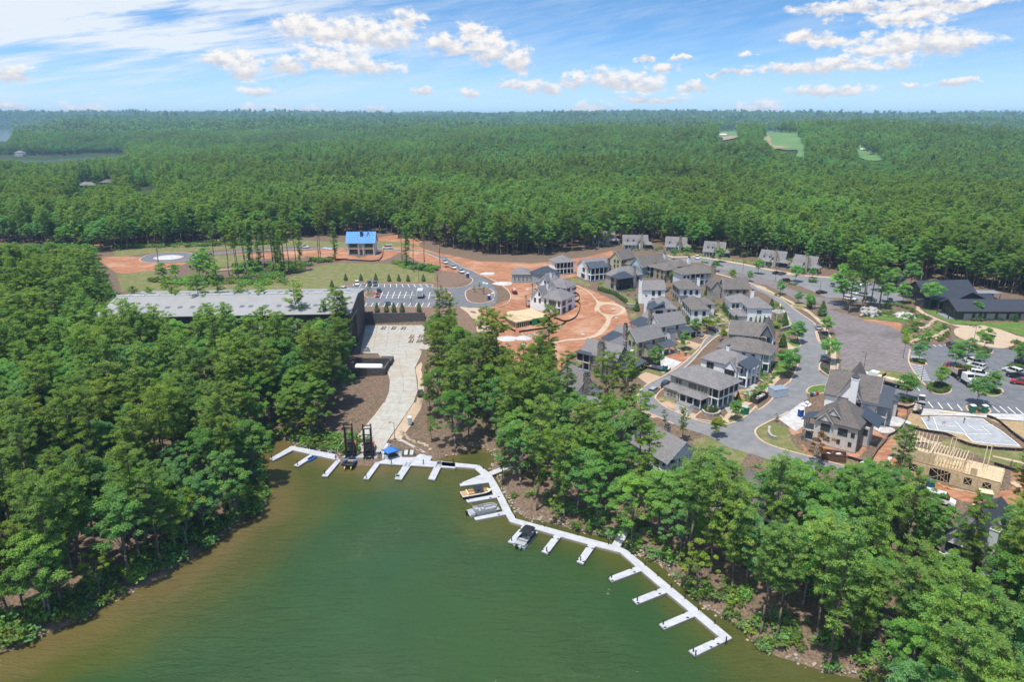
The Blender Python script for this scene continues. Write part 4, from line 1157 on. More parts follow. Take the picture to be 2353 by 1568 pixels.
def stone_mat(name,cols,scale=1.5):
 m=bpy.data.materials.new(name)
 m.use_nodes=True
 T=NT(m.node_tree)
 pos=T.v('MULTIPLY',T.n('ShaderNodeTexCoord').outputs['Object'],(1,1,1.7))
 v=T.n('ShaderNodeTexVoronoi',{'Vector':pos,'Scale':scale})
 v2=T.n('ShaderNodeTexVoronoi',{'Vector':pos,'Scale':scale},feature='DISTANCE_TO_EDGE')
 sep=T.n('ShaderNodeSeparateColor',{0:v.outputs['Color']})
 col=T.mix(sep.outputs[0],cols[0],cols[1])
 col=T.mix(T.m('MULTIPLY',sep.outputs[1],.6),col,cols[2])
 gap=T.ramp(v2.outputs[0],.02,.1)
 col=T.mix(gap,tuple(c*.45 for c in cols[0]),col)
 p=T.n('ShaderNodeBsdfPrincipled',{'Base Color':col,'Roughness':.9,'Specular IOR Level':.2})
 b=T.n('ShaderNodeBump',{'Strength':.9,'Distance':.1,'Height':gap})
 T.put(p.inputs['Normal'],b.outputs[0])
 T.n('ShaderNodeOutputMaterial',{0:p.outputs[0]})
 return m
def seam_metal(name,c,axis=None,pitch=2.4):
 m=bpy.data.materials.new(name)
 m.use_nodes=True
 T=NT(m.node_tree)
 tcn=T.n('ShaderNodeTexCoord').outputs['Object']
 sep=T.n('ShaderNodeSeparateXYZ',{0:tcn})
 w=T.m('ADD',sep.outputs[0],T.m('MULTIPLY',sep.outputs[1],0. if axis=='x' else 1.))if axis!='y' else sep.outputs[1]
 fr=T.m('FRACT',T.m('MULTIPLY',w,pitch))
 col=T.mix(T.ramp(T.noise(tcn,.5,3),.3,.7),tuple(q*.9 for q in c),c)
 p=T.n('ShaderNodeBsdfPrincipled',{'Base Color':col,'Roughness':.42,'Metallic':.15,'Specular IOR Level':.5})
 b=T.n('ShaderNodeBump',{'Strength':.7,'Distance':.05,'Height':T.ramp(fr,.9,.97)})
 T.put(p.inputs['Normal'],b.outputs[0])
 T.n('ShaderNodeOutputMaterial',{0:p.outputs[0]})
 return m
R_GREY=shingle('grey_shingles',(.16,.15,.15),(.235,.22,.22))
R_BROWN=shingle('brown_grey_shingles',(.104,.09,.084),(.167,.146,.135))
R_WOOD=shingle('wood_shakes',(.11,.096,.088),(.2,.18,.165))
R_METAL=seam_metal('dark_metal_roof',(.054,.063,.079))
R_LODGE=seam_metal('charcoal_metal_roof',(.047,.049,.058))
W_WHITE=siding('white_siding',(.8,.805,.82))
W_BRICK=mat('white_brick',(.77,.77,.775),(.82,.82,.825),3,.85,.4,12)
W_YELLOW=siding('sage_yellow_boards',(.414,.405,.27),True)
W_PALE=siding('pale_grey_boards',(.64,.665,.7),True)
W_SAGE=siding('pale_sage_boards',(.423,.432,.387),True)
W_GREY=siding('mid_grey_siding',(.27,.284,.297))
W_DARK=siding('dark_grey_siding',(.144,.149,.158))
W_TAN=siding('tan_siding',(.324,.284,.207))
W_BLUE=siding('slate_blue_siding',(.243,.324,.369))
W_TAUPE=mat('taupe_brick',(.306,.279,.257),0,3,.9,.4,12)
W_STUCCO=mat('warm_stucco',(.45,.427,.401),0,.8,.85,.1,9)
W_STONE=stone_mat('field_stone',((.18,.158,.14),(.396,.36,.324),(.27,.216,.171)))
W_LSTONE=stone_mat('light_stone',((.324,.306,.288),(.558,.54,.522),(.414,.378,.342)))
W_LODGE=siding('charcoal_cladding',(.068,.065,.068),True)
W_LODGE2=siding('light_grey_cladding',(.324,.324,.342),True)
TRIM=mat('white_trim',(.666,.666,.657),0,2,.6)
TRIM_T=mat('tan_trim',(.396,.36,.306),0,2,.6)
TRIM_D=mat('dark_trim',(.045,.047,.052),0,2,.5)
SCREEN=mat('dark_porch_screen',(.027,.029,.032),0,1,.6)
FLOORC=mat('porch_floor',(.18,.203,.234),0,2,.7)
FOUND=mat('foundation',(.27,.257,.243),0,2,.9)
gl=bpy.data.materials.new('window_glass')
gl.use_nodes=True
_T=NT(gl.node_tree)
_p=_T.n('ShaderNodeBsdfPrincipled',{'Base Color':(.027,.041,.045),'Roughness':.06,'Specular IOR Level':.8})
_T.n('ShaderNodeOutputMaterial',{0:_p.outputs[0]})
GLASS=gl
_win={}
def win_mesh(w,h,frame,bars=(1,1)):
 k=(round(w,2),round(h,2),frame.name,bars)
 if k not in _win:
  f=MB()
  t,d=.1,.09
  for x0,x1,z0,z1 in((-w/2-t,-w/2,-t,h+t),(w/2,w/2+t,-t,h+t),(-w/2,w/2,h,h+t),(-w/2,w/2,-t,0)):
   f.box(x0,x1,-d,.02,z0,z1,frame)
  for i in range(1,bars[0]+1):
   x=-w/2+w*i/(bars[0]+1)
   f.box(x-.03,x+.03,-.055,0.,0,h,frame)
  for i in range(1,bars[1]+1):
   z=h*i/(bars[1]+1)
   f.box(-w/2,w/2,-.05,-.002,z-.03,z+.03,frame)
  p=MB().box(-w/2,w/2,-.03,.01,0,h,GLASS)
  _win[k]=(f.mesh('window'),p.mesh('pane'))
 return _win[k]
BLOCKED,HOUSES=[],[]
class House:
 def __init__(s,name,label,A,B=None,C=None,he=0.,zoff=0.,group='village houses round the lane',lenx=None,leny=None,z=None,frame=TRIM_D,pad=True,cat='house'):
  base=PX(A[0],[A[1:]])[0]
  z0=z
  if z0 is None:
   g=ground(*base)
   for _ in range(6):
    q=at_z(*base,g.z+he)
    g=Vector((q[0],q[1],hz(q[0],q[1])))
   z0=g.z+zoff
  pts=[Vector(at_z(*PX(k[0],[k[1:]])[0],z0+he))if k else None for k in(A,B,C)]
  a=pts[0]
  if pts[1]is not None:
   u=(pts[1]-a)
   s.lx=u.length
   ang=math.atan2(u.y,u.x)
   if pts[2]is not None:
    w=pts[2]-a
    s.ly=w.length
    a2=math.atan2(w.y,w.x)-math.pi/2
    lw=s.ly/(s.lx+s.ly)
    d=(a2-ang+math.pi)%TAU-math.pi
    s.skew=math.degrees(d)
    ang=ang+d*lw
   else:
    s.ly=leny
    s.skew=0
  else:
   w=pts[2]-a
   s.ly=w.length
   ang=math.atan2(w.y,w.x)-math.pi/2
   s.lx=lenx
   s.skew=0
  s.ang,s.z0=ang,z0
  s.frame=frame
  s.o=thing(name,label,cat,(a.x,a.y,z0),ang,group if cat=='house' else None)
  s.label=label
  ca,sa=math.cos(ang),math.sin(ang)
  s.W=lambda x,y:(a.x+x*ca-y*sa,a.y+x*sa+y*ca)
  if pad:
   BLOCKED.append([s.W(x,y)for x,y in((-2,-2),(s.lx+2,-2),(s.lx+2,s.ly+2),(-2,s.ly+2))])
  HOUSES.append(s)
 def vol(s,x0,x1,y0,y1,z0,z1,m,name='wall'):
  b=MB().box(x0,x1,y0,y1,z0,z1,m)
  if z0<=.01 and name=='wall':
   b.box(x0-.05,x1+.05,y0-.05,y1+.05,-2.5,.35,FOUND)
  return b.build(name,s.o)
 def hip(s,x0,x1,y0,y1,z,rise,m,over=.5,th=.16,inset=None,name='roof'):
  x0,x1,y0,y1=x0-over,x1+over,y0-over,y1+over
  w,l=x1-x0,y1-y0
  k=(min(w,l)/2)if inset is None else inset
  if w>=l:
   r=[(x0+k,(y0+y1)/2),(x1-k,(y0+y1)/2)]
  else:
   r=[((x0+x1)/2,y0+k),((x0+x1)/2,y1-k)]
  if abs(w-l)<.05:
   r[1]=(r[0][0]+.01,r[0][1])
  b=MB()
  lo=[(x0,y0,z),(x1,y0,z),(x1,y1,z),(x0,y1,z)]
  R=[(r[0][0],r[0][1],z+rise),(r[1][0],r[1][1],z+rise)]
  b.poly(lo[::-1],TRIM)
  for i in range(4):
   j=(i+1)%4
   b.poly([lo[i],lo[j],(lo[j][0],lo[j][1],z+th),(lo[i][0],lo[i][1],z+th)],m)
  up=[(p[0],p[1],z+th)for p in lo]
  Ru=[(p[0],p[1],p[2]+th)for p in R]
  if w>=l:
   b.poly([up[0],up[1],Ru[1],Ru[0]],m).poly([up[2],up[3],Ru[0],Ru[1]],m).poly([up[1],up[2],Ru[1]],m).poly([up[3],up[0],Ru[0]],m)
  else:
   b.poly([up[1],up[2],Ru[1],Ru[0]],m).poly([up[3],up[0],Ru[0],Ru[1]],m).poly([up[0],up[1],Ru[0]],m).poly([up[2],up[3],Ru[1]],m)
  return b.build(name,s.o)
 def gable(s,x0,x1,y0,y1,z,rise,m,axis='x',over=.4,th=.18,wall=None,trim=None,name='roof',ends=(1,1)):
  b=MB()
  trim=trim or TRIM
  if axis=='x':
   f=lambda u,v,w:(u,v,w)
   u0,u1,v0,v1=x0,x1,y0,y1
  else:
   f=lambda u,v,w:(v,u,w)
   u0,u1,v0,v1=y0,y1,x0,x1
  vm,hv=(v0+v1)/2,(v1-v0)/2
  sl=rise/hv
  U0,U1=u0-over*ends[0],u1+over*ends[1]
  for sg in(-1,1):
   e=vm+sg*(hv+over)
   ze=z-over*sl
   bot=[f(U0,e,ze),f(U1,e,ze),f(U1,vm,z+rise),f(U0,vm,z+rise)]
   top=[f(U0,e,ze+th),f(U1,e,ze+th),f(U1,vm,z+rise+th),f(U0,vm,z+rise+th)]
   b.hexa(bot,top,m)
  o=b.build(name,s.o)
  for i,u in enumerate((u0,u1)):
   if not(wall and ends[i]):
    continue
   d=.12 if i==0 else-.12
   MB().hexa([f(u,v0,z-.02),f(u,v1,z-.02),f(u,vm,z+rise-.02)],[f(u+d,v0,z-.02),f(u+d,v1,z-.02),f(u+d,vm,z+rise-.02)],wall).build('gable_wall',s.o)
   u,dd=((U0,-.04),(U1,.04))[i]
   for sg in(-1,1):
    e=vm+sg*(hv+over)
    ze=z-over*sl
    MB().hexa([f(u,e,ze-.12),f(u,vm,z+rise-.12),f(u,vm,z+rise+.03),f(u,e,ze+.03)],[f(u+dd,e,ze-.12),f(u+dd,vm,z+rise-.12),f(u+dd,vm,z+rise+.03),f(u+dd,e,ze+.03)],trim).build('barge_board',s.o)
  return o
 def shed(s,x0,x1,y0,y1,zlo,zhi,m,side,th=.12,over=.3,name='porch_roof'):
  x0,x1,y0,y1=x0-over,x1+over,y0-over,y1+over
  zz={'x0':(zlo,zhi,zhi,zlo),'x1':(zhi,zlo,zlo,zhi),'y0':(zlo,zlo,zhi,zhi),'y1':(zhi,zhi,zlo,zlo)}[side]
  q=[(x0,y0),(x1,y0),(x1,y1),(x0,y1)]
  return MB().hexa([(a,b_,c)for(a,b_),c in zip(q,zz)],[(a,b_,c+th)for(a,b_),c in zip(q,zz)],m).build(name,s.o)
 def chimney(s,x,y,w,d,z0,z1,m,cap=True):
  c=MB().box(x-w/2,x+w/2,y-d/2,y+d/2,z0,z1,m)
  c.box(x-w/2-.08,x+w/2+.08,y-d/2-.08,y+d/2+.08,z1,z1+.15,m)
  ch=c.build('chimney',s.o)
  if cap:
   k=MB().box(x-w*.36,x+w*.36,y-d*.36,y+d*.36,z1+.15,z1+.55,TRIM_D)
   k.hexa([(x-w*.5,y-d*.5,z1+.55),(x+w*.5,y-d*.5,z1+.55),(x+w*.5,y+d*.5,z1+.55),(x-w*.5,y+d*.5,z1+.55)],[(x-w*.2,y-d*.2,z1+.8),(x+w*.2,y-d*.2,z1+.8),(x+w*.2,y+d*.2,z1+.8),(x-w*.2,y+d*.2,z1+.8)],TRIM_D)
   k.build('chimney_cap',ch)
  return ch
 def win(s,side,u,z,w=.95,h=1.7,at=0.,bars=(1,1),frame=None,name='window'):
  f,p=win_mesh(w,h,frame or s.frame,bars)
  loc,rz={'R':((u,at-.01,z),0),'L':((at-.01,u,z),-math.pi/2),'r':((u,at+.01,z),math.pi),'l':((at+.01,u,z),math.pi/2)}[side]
  o=inst(name,f,s.o,loc,(0,0,rz))
  inst('pane' if name=='window' else 'panel',p,o)
  return o
 def door(s,side,u,z=.35,at=0.,w=1.,h=2.2,m=None):
  return s.win(side,u,z,w,h,at,(0,2),TRIM,'door')
 def porch(s,x0,x1,y0,y1,cols,h,m=None,floor=.35,fm=None,two=None,r=.13,rails=()):
  m=m or TRIM
  MB().box(x0,x1,y0,y1,-1.5,floor,fm or FLOORC).build('porch_floor',s.o)
  for cx_,cy_ in cols:
   MB().box(cx_-r,cx_+r,cy_-r,cy_+r,floor,h,m).build('column',s.o)
  if two:
   MB().box(x0,x1,y0,y1,two-.3,two,m).build('porch_deck',s.o)
  for(a,b_,z)in rails:
   rb=MB()
   L_=math.dist(a,b_)
   for zz in(z+.12,z+.95):
    rb.bar((*a,zz),(*b_,zz),.05,m,4)
   n=max(2,int(L_/.28))
   for k in range(1,n):
    q=[a[i]+(b_[i]-a[i])*k/n for i in(0,1)]
    rb.bar((*q,z+.12),(*q,z+.95),.022,m,4)
   rb.build('railing',s.o)
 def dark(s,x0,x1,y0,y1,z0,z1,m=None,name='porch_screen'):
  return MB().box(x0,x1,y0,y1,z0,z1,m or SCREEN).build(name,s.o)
def row(h,side,us,z,w=.95,hh=1.6,at=0.,bars=(1,1),frame=None):
 for u in us:
  h.win(side,u,z,w,hh,at,bars,frame)
V='village houses round the lane'
# sage porch house at the street bend
h=House('porch_house','sage house with grey hipped roof and two storey screened porch at the bend',('5',1665,1030),('5',1875,925),('5',1130,850),6.2)
X_,Y_=h.lx,h.ly
h.vol(0,X_,3.,Y_,0,6.2,W_SAGE)
h.hip(0,X_,0,Y_,6.2,3.,R_GREY,.7)
h.porch(0,X_,0,3.,[(.2+(X_-.4)*k/4,.2)for k in range(5)]+[(.2,2.2)],6.2,TRIM,.7,two=3.5)
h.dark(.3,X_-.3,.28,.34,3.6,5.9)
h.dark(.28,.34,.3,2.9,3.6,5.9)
row(h,'R',(2,5,8),.9,1.2,2.2,3.,(1,2))
h.porch(-3.2,0,3.4,10.6,[(-3.,y_)for y_ in(3.6,5.9,8.2,10.4)],3.,TRIM,.5)
h.hip(-3.2,.3,3.4,10.6,3.,1.15,R_GREY,.35,name='porch_roof')
h.vol(-2.6,0,11.2,Y_,0,3.,W_SAGE)
h.hip(-2.6,.3,11.2,Y_,3.,1.1,R_GREY,.4,name='porch_roof')
row(h,'L',(4.2,5.2,6.2,7.6,8.5,9.4),3.9,.8,1.7,0,(1,2),TRIM_T)
row(h,'L',(12.6,13.7),4.2,.9,1.4,0,(1,1),TRIM_T)
row(h,'L',(12.4,13.5,14.5),.9,.8,1.5,-2.6,(1,1),TRIM_T)
row(h,'L',(4.4,5.4,7.4,8.6),.7,.9,2.,0,(1,2),TRIM_D)
# white gabled house with a metal porch roof
h=House('white_house','white house with front gable and dark metal porch roof beside the sage porch house',('5',1990,803),('5',2120,715),('5',1470,668),6.2)
X_,Y_=h.lx,h.ly
h.vol(0,X_,2.8,Y_,0,6.2,W_WHITE)
h.hip(0,X_,2.2,Y_,6.2,3.,R_GREY,.5)
h.shed(0,X_,0,3.1,6.2,7.5,R_METAL,'y0')
h.porch(0,X_,0,2.8,[(.2+(X_-.4)*k/3,.2)for k in range(4)],6.2,TRIM,.6,two=3.5,r=.2,rails=(((.2,.2),(X_-.2,.2),3.5),))
row(h,'R',(1.5,4.3,7.1),.8,1.2,2.2,2.8,(1,2))
row(h,'R',(2,5,7.5),4.,1.,1.7,2.8)
h.vol(-.7,3,3.2,7.4,0,5.7,W_WHITE)
h.gable(-.7,4.5,3.2,7.4,5.7,2.5,R_GREY,'x',.35,wall=W_WHITE,ends=(1,0))
row(h,'L',(4.2,5.3,6.4),3.6,.85,1.4,-.7,(1,1))
row(h,'L',(4.6,6.),.8,1.,1.8,-.7)
row(h,'L',(11.4,12.6),3.9,.9,1.7)
row(h,'L',(11.4,12.6),.9,.9,1.7)
h.shed(-1.2,0,8,9.6,2.7,3.3,R_METAL,'x0',name='canopy')
h.door('L',8.8,.4)
h.shed(-1.,0,10.6,13.4,2.6,3.2,R_GREY,'x0',name='canopy')
h.chimney(4.5,2.4+Y_*.42,1.1,.9,6,10.2,W_BRICK)
MB().hexa([(1.+k*0,-4.5,-.4)for k in range(1)]*0 or[(1.5,-5.5,-.6),(5.,-5.5,-.6),(5.,0,-.6),(1.5,0,-.6)],[(1.5,-5.5,-.15),(5.,-5.5,-.15),(5.,0,.5),(1.5,0,.5)],M_CONC).build('steps',h.o)
# the marked house: weathered shakes, double porch
h=House('shake_roof_house','pale grey house with weathered hipped shake roof and white double porch facing the street',('5',2240,640),('5',2310,545),('5',1650,550),6.2)
X_,Y_=max(h.lx,9.5),h.ly
h.vol(0,X_,2.6,Y_,0,6.2,W_PALE)
h.hip(0,X_,0,Y_,6.2,3.,R_WOOD,.6)
h.porch(0,X_,0,2.6,[(.2+(X_-.4)*k/3,.2)for k in range(4)]+[(.2,2.)],6.2,TRIM,.7,two=3.45,r=.12,rails=(((.2,.2),(X_-.2,.2),3.45),((.2,.2),(.2,2.5),3.45)))
row(h,'R',(1.7,X_-1.7),.8,1.1,2.3,2.6,(1,3))
h.win('R',X_/2,.7,1.8,2.3,2.6,(1,2),TRIM_D,'door')
row(h,'R',(1.7,X_/2,X_-1.7),4.,1.,1.7,2.6,(1,1),TRIM_D)
row(h,'L',(5,8,12),4.2,.9,1.4)
row(h,'L',(6,9.5,13),1.,.9,1.6)
MB().hexa([(X_/2-1.2,-3.4,-.8),(X_/2+1.2,-3.4,-.8),(X_/2+1.2,0,-.8),(X_/2-1.2,0,-.8)],[(X_/2-1.2,-3.4,-.2),(X_/2+1.2,-3.4,-.2),(X_/2+1.2,0,.6),(X_/2-1.2,0,.6)],M_CONC).build('steps',h.o)
# dark grey house
h=House('dark_grey_house','dark grey house with shake roof and pointed front gable at the lane end',('4',1985,1175),('4',2058,1085),('4',1512,1145),6.)
X_,Y_=max(h.lx,8.5),max(h.ly,14)
h.vol(0,X_,2.2,Y_,0,6.,W_DARK)
h.gable(0,X_,3.,Y_,6.,3.2,R_WOOD,'y',.5,wall=W_DARK)
h.gable(0,X_,0,4.6,6.,4.4,R_WOOD,'x',.4,wall=W_DARK)
h.porch(0,X_,0,2.2,[(.25,.2),(X_/2,.2),(X_-.25,.2)],6.,TRIM,.5,two=3.3,r=.2)
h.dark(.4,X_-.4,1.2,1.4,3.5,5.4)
row(h,'L',(7.2,9.4,11.4,13),3.9,.9,1.5,0,(1,1),TRIM)
row(h,'L',(2.9,),3.7,1.3,2.,0,(1,2),TRIM)
row(h,'L',(5.,),3.,.9,1.9,0,(1,2),TRIM)
row(h,'L',(3,7,10,12.5),.8,1.,1.7,0,(1,1),TRIM)
# big white house
h=House('white_house','large white brick house with broad hipped roof and white chimney by the street',('4',1700,842),('4',1965,842),('4',1600,745),6.3)
X_,Y_=h.lx,h.ly
h.vol(0,X_,0,9,0,6.3,W_BRICK)
h.hip(0,X_,0,9,6.3,3.3,R_GREY,.5)
h.vol(-4.2,4.5,9,17,0,6.1,W_BRICK)
h.hip(-4.2,4.5,9,17,6.1,2.6,R_GREY,.5)
h.vol(-4.6,0,.8,9,0,3.,W_PALE)
h.hip(-4.6,.3,.8,9,3.,1.5,R_GREY,.4,name='porch_roof')
h.chimney(3.5,8.6,1.1,.9,6,10.8,W_BRICK)
row(h,'R',(4.,),4.3,1.7,1.3,0,(2,1),TRIM)
row(h,'R',(1.2,6.8),1.4,1.,1.6,0,(1,1),TRIM)
row(h,'L',(2.2,4.2,6.2),4.3,.9,1.3)
row(h,'L',(2,4,6),.9,.9,1.5,-4.6)
row(h,'R',(-3,-1.5),4.2,.9,1.4,9)
# light stone house with shakes
h=House('stone_house','pale stone and white house with hipped shake roof in the middle row',('4',925,628),('4',1165,625),('4',845,560),6.)
X_,Y_=h.lx,h.ly
h.vol(0,X_,0,Y_,0,6.,W_WHITE)
h.vol(-.06,1.,.05,Y_+.05,.02,5.95,W_LSTONE,'stone_facing')
h.hip(0,X_,0,Y_,6.,3.2,R_WOOD,.5)
h.chimney(X_-.2,4,1.,.9,4,9.6,W_BRICK)
row(h,'R',(2.2,4.6,7.),3.9,.95,1.6)
h.porch(.2,3.2,-2.,0,[(.4,-1.8),(3.,-1.8)],2.8,TRIM,.3)
h.shed(.2,3.2,-2.,0,2.8,3.5,R_METAL,'y0')
row(h,'R',(5.2,7.2),.8,.95,1.7)
row(h,'L',(2.5,5.5,8.5),3.9,.9,1.5,-.06)
row(h,'L',(2.5,5.5,8.5),.9,.9,1.5,-.06)
# long white house with shakes
h=House('white_house','long white house with shake roof reaching forward between two hedged gardens',('4',1060,862),('4',1260,862),None,6.,leny=15)
X_,Y_=h.lx,h.ly
h.vol(0,X_,0,Y_,0,6.,W_WHITE)
h.gable(0,X_,0,Y_,6.,2.6,R_WOOD,'y',.5,wall=W_WHITE)if False else h.hip(0,X_,0,Y_,6.,2.6,R_WOOD,.5)
h.vol(X_,X_+4.2,8.5,Y_-.01,0,5.9,W_WHITE)
h.hip(X_-3,X_+4.2,8.5,Y_-.01,5.9,2.2,R_WOOD,.45)
h.vol(X_,X_+2.6,1.5,8.4,0,2.9,W_WHITE)
h.shed(X_,X_+2.6,1.5,8.4,2.9,4.,R_WOOD,'x1')
row(h,'R',(1.6,4.6),3.9,.95,1.6)
row(h,'R',(1.6,4.6),.9,.95,1.7)
row(h,'R',(X_+2.2,),3.8,1.1,1.9,8.5)
row(h,'L',(2,5,8,11,13.5),3.9,.9,1.6)
row(h,'L',(2,5,8,11,13.5),.9,.9,1.7)
# stone gable with long shake roof
h=House('stone_house','rough stone house with long gabled shake roof at the top of the street',('4',1430,622),('4',1705,620),None,5.2,leny=7.2)
X_,Y_=h.lx,h.ly
h.vol(0,X_,0,Y_,0,5.2,W_TAN)
h.vol(-.07,1.4,-.07,Y_+.07,.02,5.18,W_LSTONE,'stone_facing')
h.gable(0,X_,0,Y_,5.2,3.6,R_WOOD,'x',.35,wall=W_LSTONE)
h.vol(-4,.5,5,12,0,4.6,W_LSTONE)
h.gable(-4,.5,5,12,4.6,3.,R_WOOD,'y',.35,wall=W_LSTONE)
row(h,'R',(2.6,5.5,8.2),3.2,.9,1.3)
h.shed(1.5,5.5,-1.8,0,2.5,3.2,R_METAL,'y0')
h.dark(1.7,5.3,-.05,.02,.2,2.3)
row(h,'L',(3.6,),3.2,1.,1.5,-.07)
row(h,'L',(3.6,),.9,1.,1.5,-.07)
# white with the big left chimney
h=House('white_house','white house with tall white chimney on its left gable, behind the metal roofed porch',('4',505,632),('4',760,630),None,6.2,leny=8.5)
X_,Y_=h.lx,h.ly
h.vol(0,X_,0,Y_,0,6.2,W_BRICK)
h.gable(0,X_,0,Y_,6.2,2.9,R_GREY,'x',.4,wall=W_BRICK)
h.chimney(-.6,2.2,1.1,1.6,0,9.6,W_BRICK)
row(h,'R',(4.4,6.9),3.9,1.,1.7)
row(h,'R',(4.4,6.9),.9,1.,1.7)
row(h,'L',(5,7),3.9,.9,1.5)
# white with a metal hipped porch
h=House('white_house','white house with dark metal hipped porch and white chimney near the ring path',('4',640,850),('4',885,850),None,5.6,leny=11)
X_,Y_=h.lx,h.ly
h.vol(0,X_,0,Y_,0,5.6,W_WHITE)
h.hip(0,X_,0,Y_,5.6,3.4,R_GREY,.5)
h.shed(-2.2,3.4,-.4,7.5,5.3,8.,R_METAL,'x0')
h.porch(-2.2,0,0,7.2,[(-2.,.2),(-2.,3.6),(-2.,7)],5.2,TRIM,.4,two=3.)
h.dark(.3,3.2,-.08,.02,3.2,5.)
h.chimney(-2.6,4.8,1.,1.3,0,9.2,W_BRICK)
row(h,'R',(5.4,7.4),3.7,.9,1.4)
row(h,'R',(1.5,4.8,7.4),.8,1.,1.7)
# double porch house with the brick chimney
h=House('porch_house','pale blue house with long upper porch and tall buff chimney',('4',945,462),('4',1315,440),None,5.8,leny=8)
X_,Y_=h.lx,h.ly
h.vol(0,X_*.28,0,Y_,0,5.8,W_PALE)
h.vol(X_*.28,X_,2.2,Y_,0,5.8,W_PALE)
h.hip(0,X_,0,Y_,5.8,2.8,R_WOOD,.6)
h.porch(X_*.28,X_*.86,0,2.2,[(X_*.28+X_*.58*k/4,.15)for k in range(5)],5.8,TRIM,.5,two=3.1,rails=(((X_*.28,.15),(X_*.86,.15),3.1),))
h.dark(X_*.3,X_*.7,.9,1.,3.3,5.4)
h.chimney(X_*.92,-.3,1.5,1.3,0,9.,W_TAN)
row(h,'R',(1.5,3.2),3.6,.9,1.5)
row(h,'R',(1.5,3.2),.8,.9,1.6)
row(h,'R',(6,8.4,11),.7,1.3,2.1,2.2,(1,2))
# tan house
h=House('tan_house','tan house with two stepped shake roofs behind the pale blue porch house',('4',760,412),('4',1050,372),None,5.2,leny=8)
X_,Y_=h.lx,h.ly
h.vol(0,X_*.5,0,Y_,0,5.,W_TAN)
h.vol(X_*.5,X_,.4,Y_+1,0,5.9,W_TAN)
h.hip(0,X_*.55,0,Y_,5.,2.4,R_WOOD,.4)
h.hip(X_*.5,X_,.4,Y_+1,5.9,2.8,R_WOOD,.4)
h.chimney(X_*.97,1.2,1.4,1.,4,9.3,W_WHITE)
h.shed(2.5,X_*.9,-2.2,0,2.7,3.6,R_WOOD,'y0')
h.porch(2.5,X_*.9,-2.2,0,[(2.7,-2),(6,-2),(X_*.88,-2)],2.7,TRIM_T,.3)
row(h,'R',(1.6,4.4),3.3,.9,1.3)
row(h,'L',(2,5),3.2,.9,1.4)
row(h,'L',(2,5),.9,.9,1.5)
# taupe brick with the screened porches
h=House('brick_house','taupe brick house with two dark screened porches under a metal roof',('4',205,497),('4',525,470),('4',80,475),5.8)
X_,Y_=h.lx,max(h.ly,8)
h.vol(0,X_,0,Y_,0,5.8,W_TAUPE)
h.hip(0,X_,0,Y_,5.8,3.6,R_GREY,.5)
h.hip(-.6,X_*.55,-2.4,3.2,5.7,2.3,R_METAL,.4,name='porch_roof')
h.porch(-.4,X_*.52,-2.3,0,[(-.2+X_*.55*k/4,-2.1)for k in range(5)],5.7,TRIM_D,.4,two=3.,r=.1)
h.dark(-.3,X_*.51,-1.95,-1.9,3.1,5.5)
h.dark(-.3,X_*.51,-1.,-.9,.4,2.7)
h.chimney(X_*.66,-.4,1.2,1.,0,9.3,W_TAUPE)
row(h,'L',(2.2,3.2),3.6,.9,1.6,0,(1,1),TRIM_D)
row(h,'L',(2.2,3.2),.9,.9,1.6,0,(1,1),TRIM_D)
row(h,'R',(X_*.85,),3.4,1.,1.6)
# white double porch beside the common
h=House('porch_house','white house with tall porch columns and metal porch roof above the clay common',('3',1640,237),('3',1920,215),('3',1520,195),6.)
X_,Y_=h.lx,h.ly
h.vol(0,X_,0,Y_,0,6.,W_WHITE)
h.gable(0,X_,0,Y_,6.,3.2,R_GREY,'x',.4,wall=W_WHITE)
h.shed(.6,X_*.78,-2.4,2.6,6.,8.,R_METAL,'y0')
h.porch(.6,X_*.76,-2.3,0,[(.8+X_*.7*k/4,-2.1)for k in range(5)],6.,TRIM,.4,two=3.1,r=.16)
h.dark(.8,X_*.74,-.9,-.8,3.3,5.5)
h.dark(.8,X_*.74,-.7,-.6,.5,2.8)
h.chimney(X_*.86,-.5,1.1,1.,0,9.2,W_STONE)
row(h,'L',(2.6,3.7),3.8,.9,1.7)
row(h,'L',(2.6,3.7,4.8),.8,.9,1.7)
row(h,'R',(X_-.9,),3.6,.9,1.6)
# the row behind: sage, blue
h=House('sage_house','sage yellow house with stepped shake roofs at the far left of the village',('4',262,290),('4',440,262),('4',132,275),5.4)
X_,Y_=h.lx,max(h.ly,7)
h.vol(0,X_,0,Y_,0,5.4,W_YELLOW)
h.gable(0,X_,0,Y_,5.4,3.6,R_WOOD,'x',.4,wall=W_YELLOW)
h.vol(2.5,X_+2,-3,0,0,2.8,W_YELLOW)
h.hip(2.5,X_+2,-3,.3,2.8,1.3,R_WOOD,.4,name='porch_roof')
h.chimney(X_+.3,3,1.,1.,0,9.4,W_TAN)
row(h,'L',(2,4),3.4,.8,1.4)
row(h,'L',(2,4),.9,.8,1.5)
row(h,'R',(1.2,3),3.4,.8,1.4)
h=House('blue_house','slate blue house with shake roof, pale gable and white porch rails',('4',500,375),('4',770,330),('4',415,350),5.2)
X_,Y_=h.lx,max(h.ly,8)
h.vol(0,X_,0,Y_,0,5.2,W_BLUE)
h.gable(0,X_,0,Y_,5.2,4.2,R_WOOD,'x',.4,wall=siding('pale_blue_boards',(.414,.54,.594),True))
h.porch(3,X_*.86,-2.2,0,[(3.1+(X_*.86-3.2)*k/3,-2.)for k in range(4)],5.2,W_BLUE,.4,two=2.9,rails=(((3.1,-2.),(X_*.85,-2.),2.9),))
h.shed(3,X_*.86,-2.3,0,5.,5.6,R_WOOD,'y0')
h.dark(3.2,X_*.84,-.5,-.4,3.,5.)
h.chimney(X_+.1,2,1.,1.3,0,9.2,W_PALE)
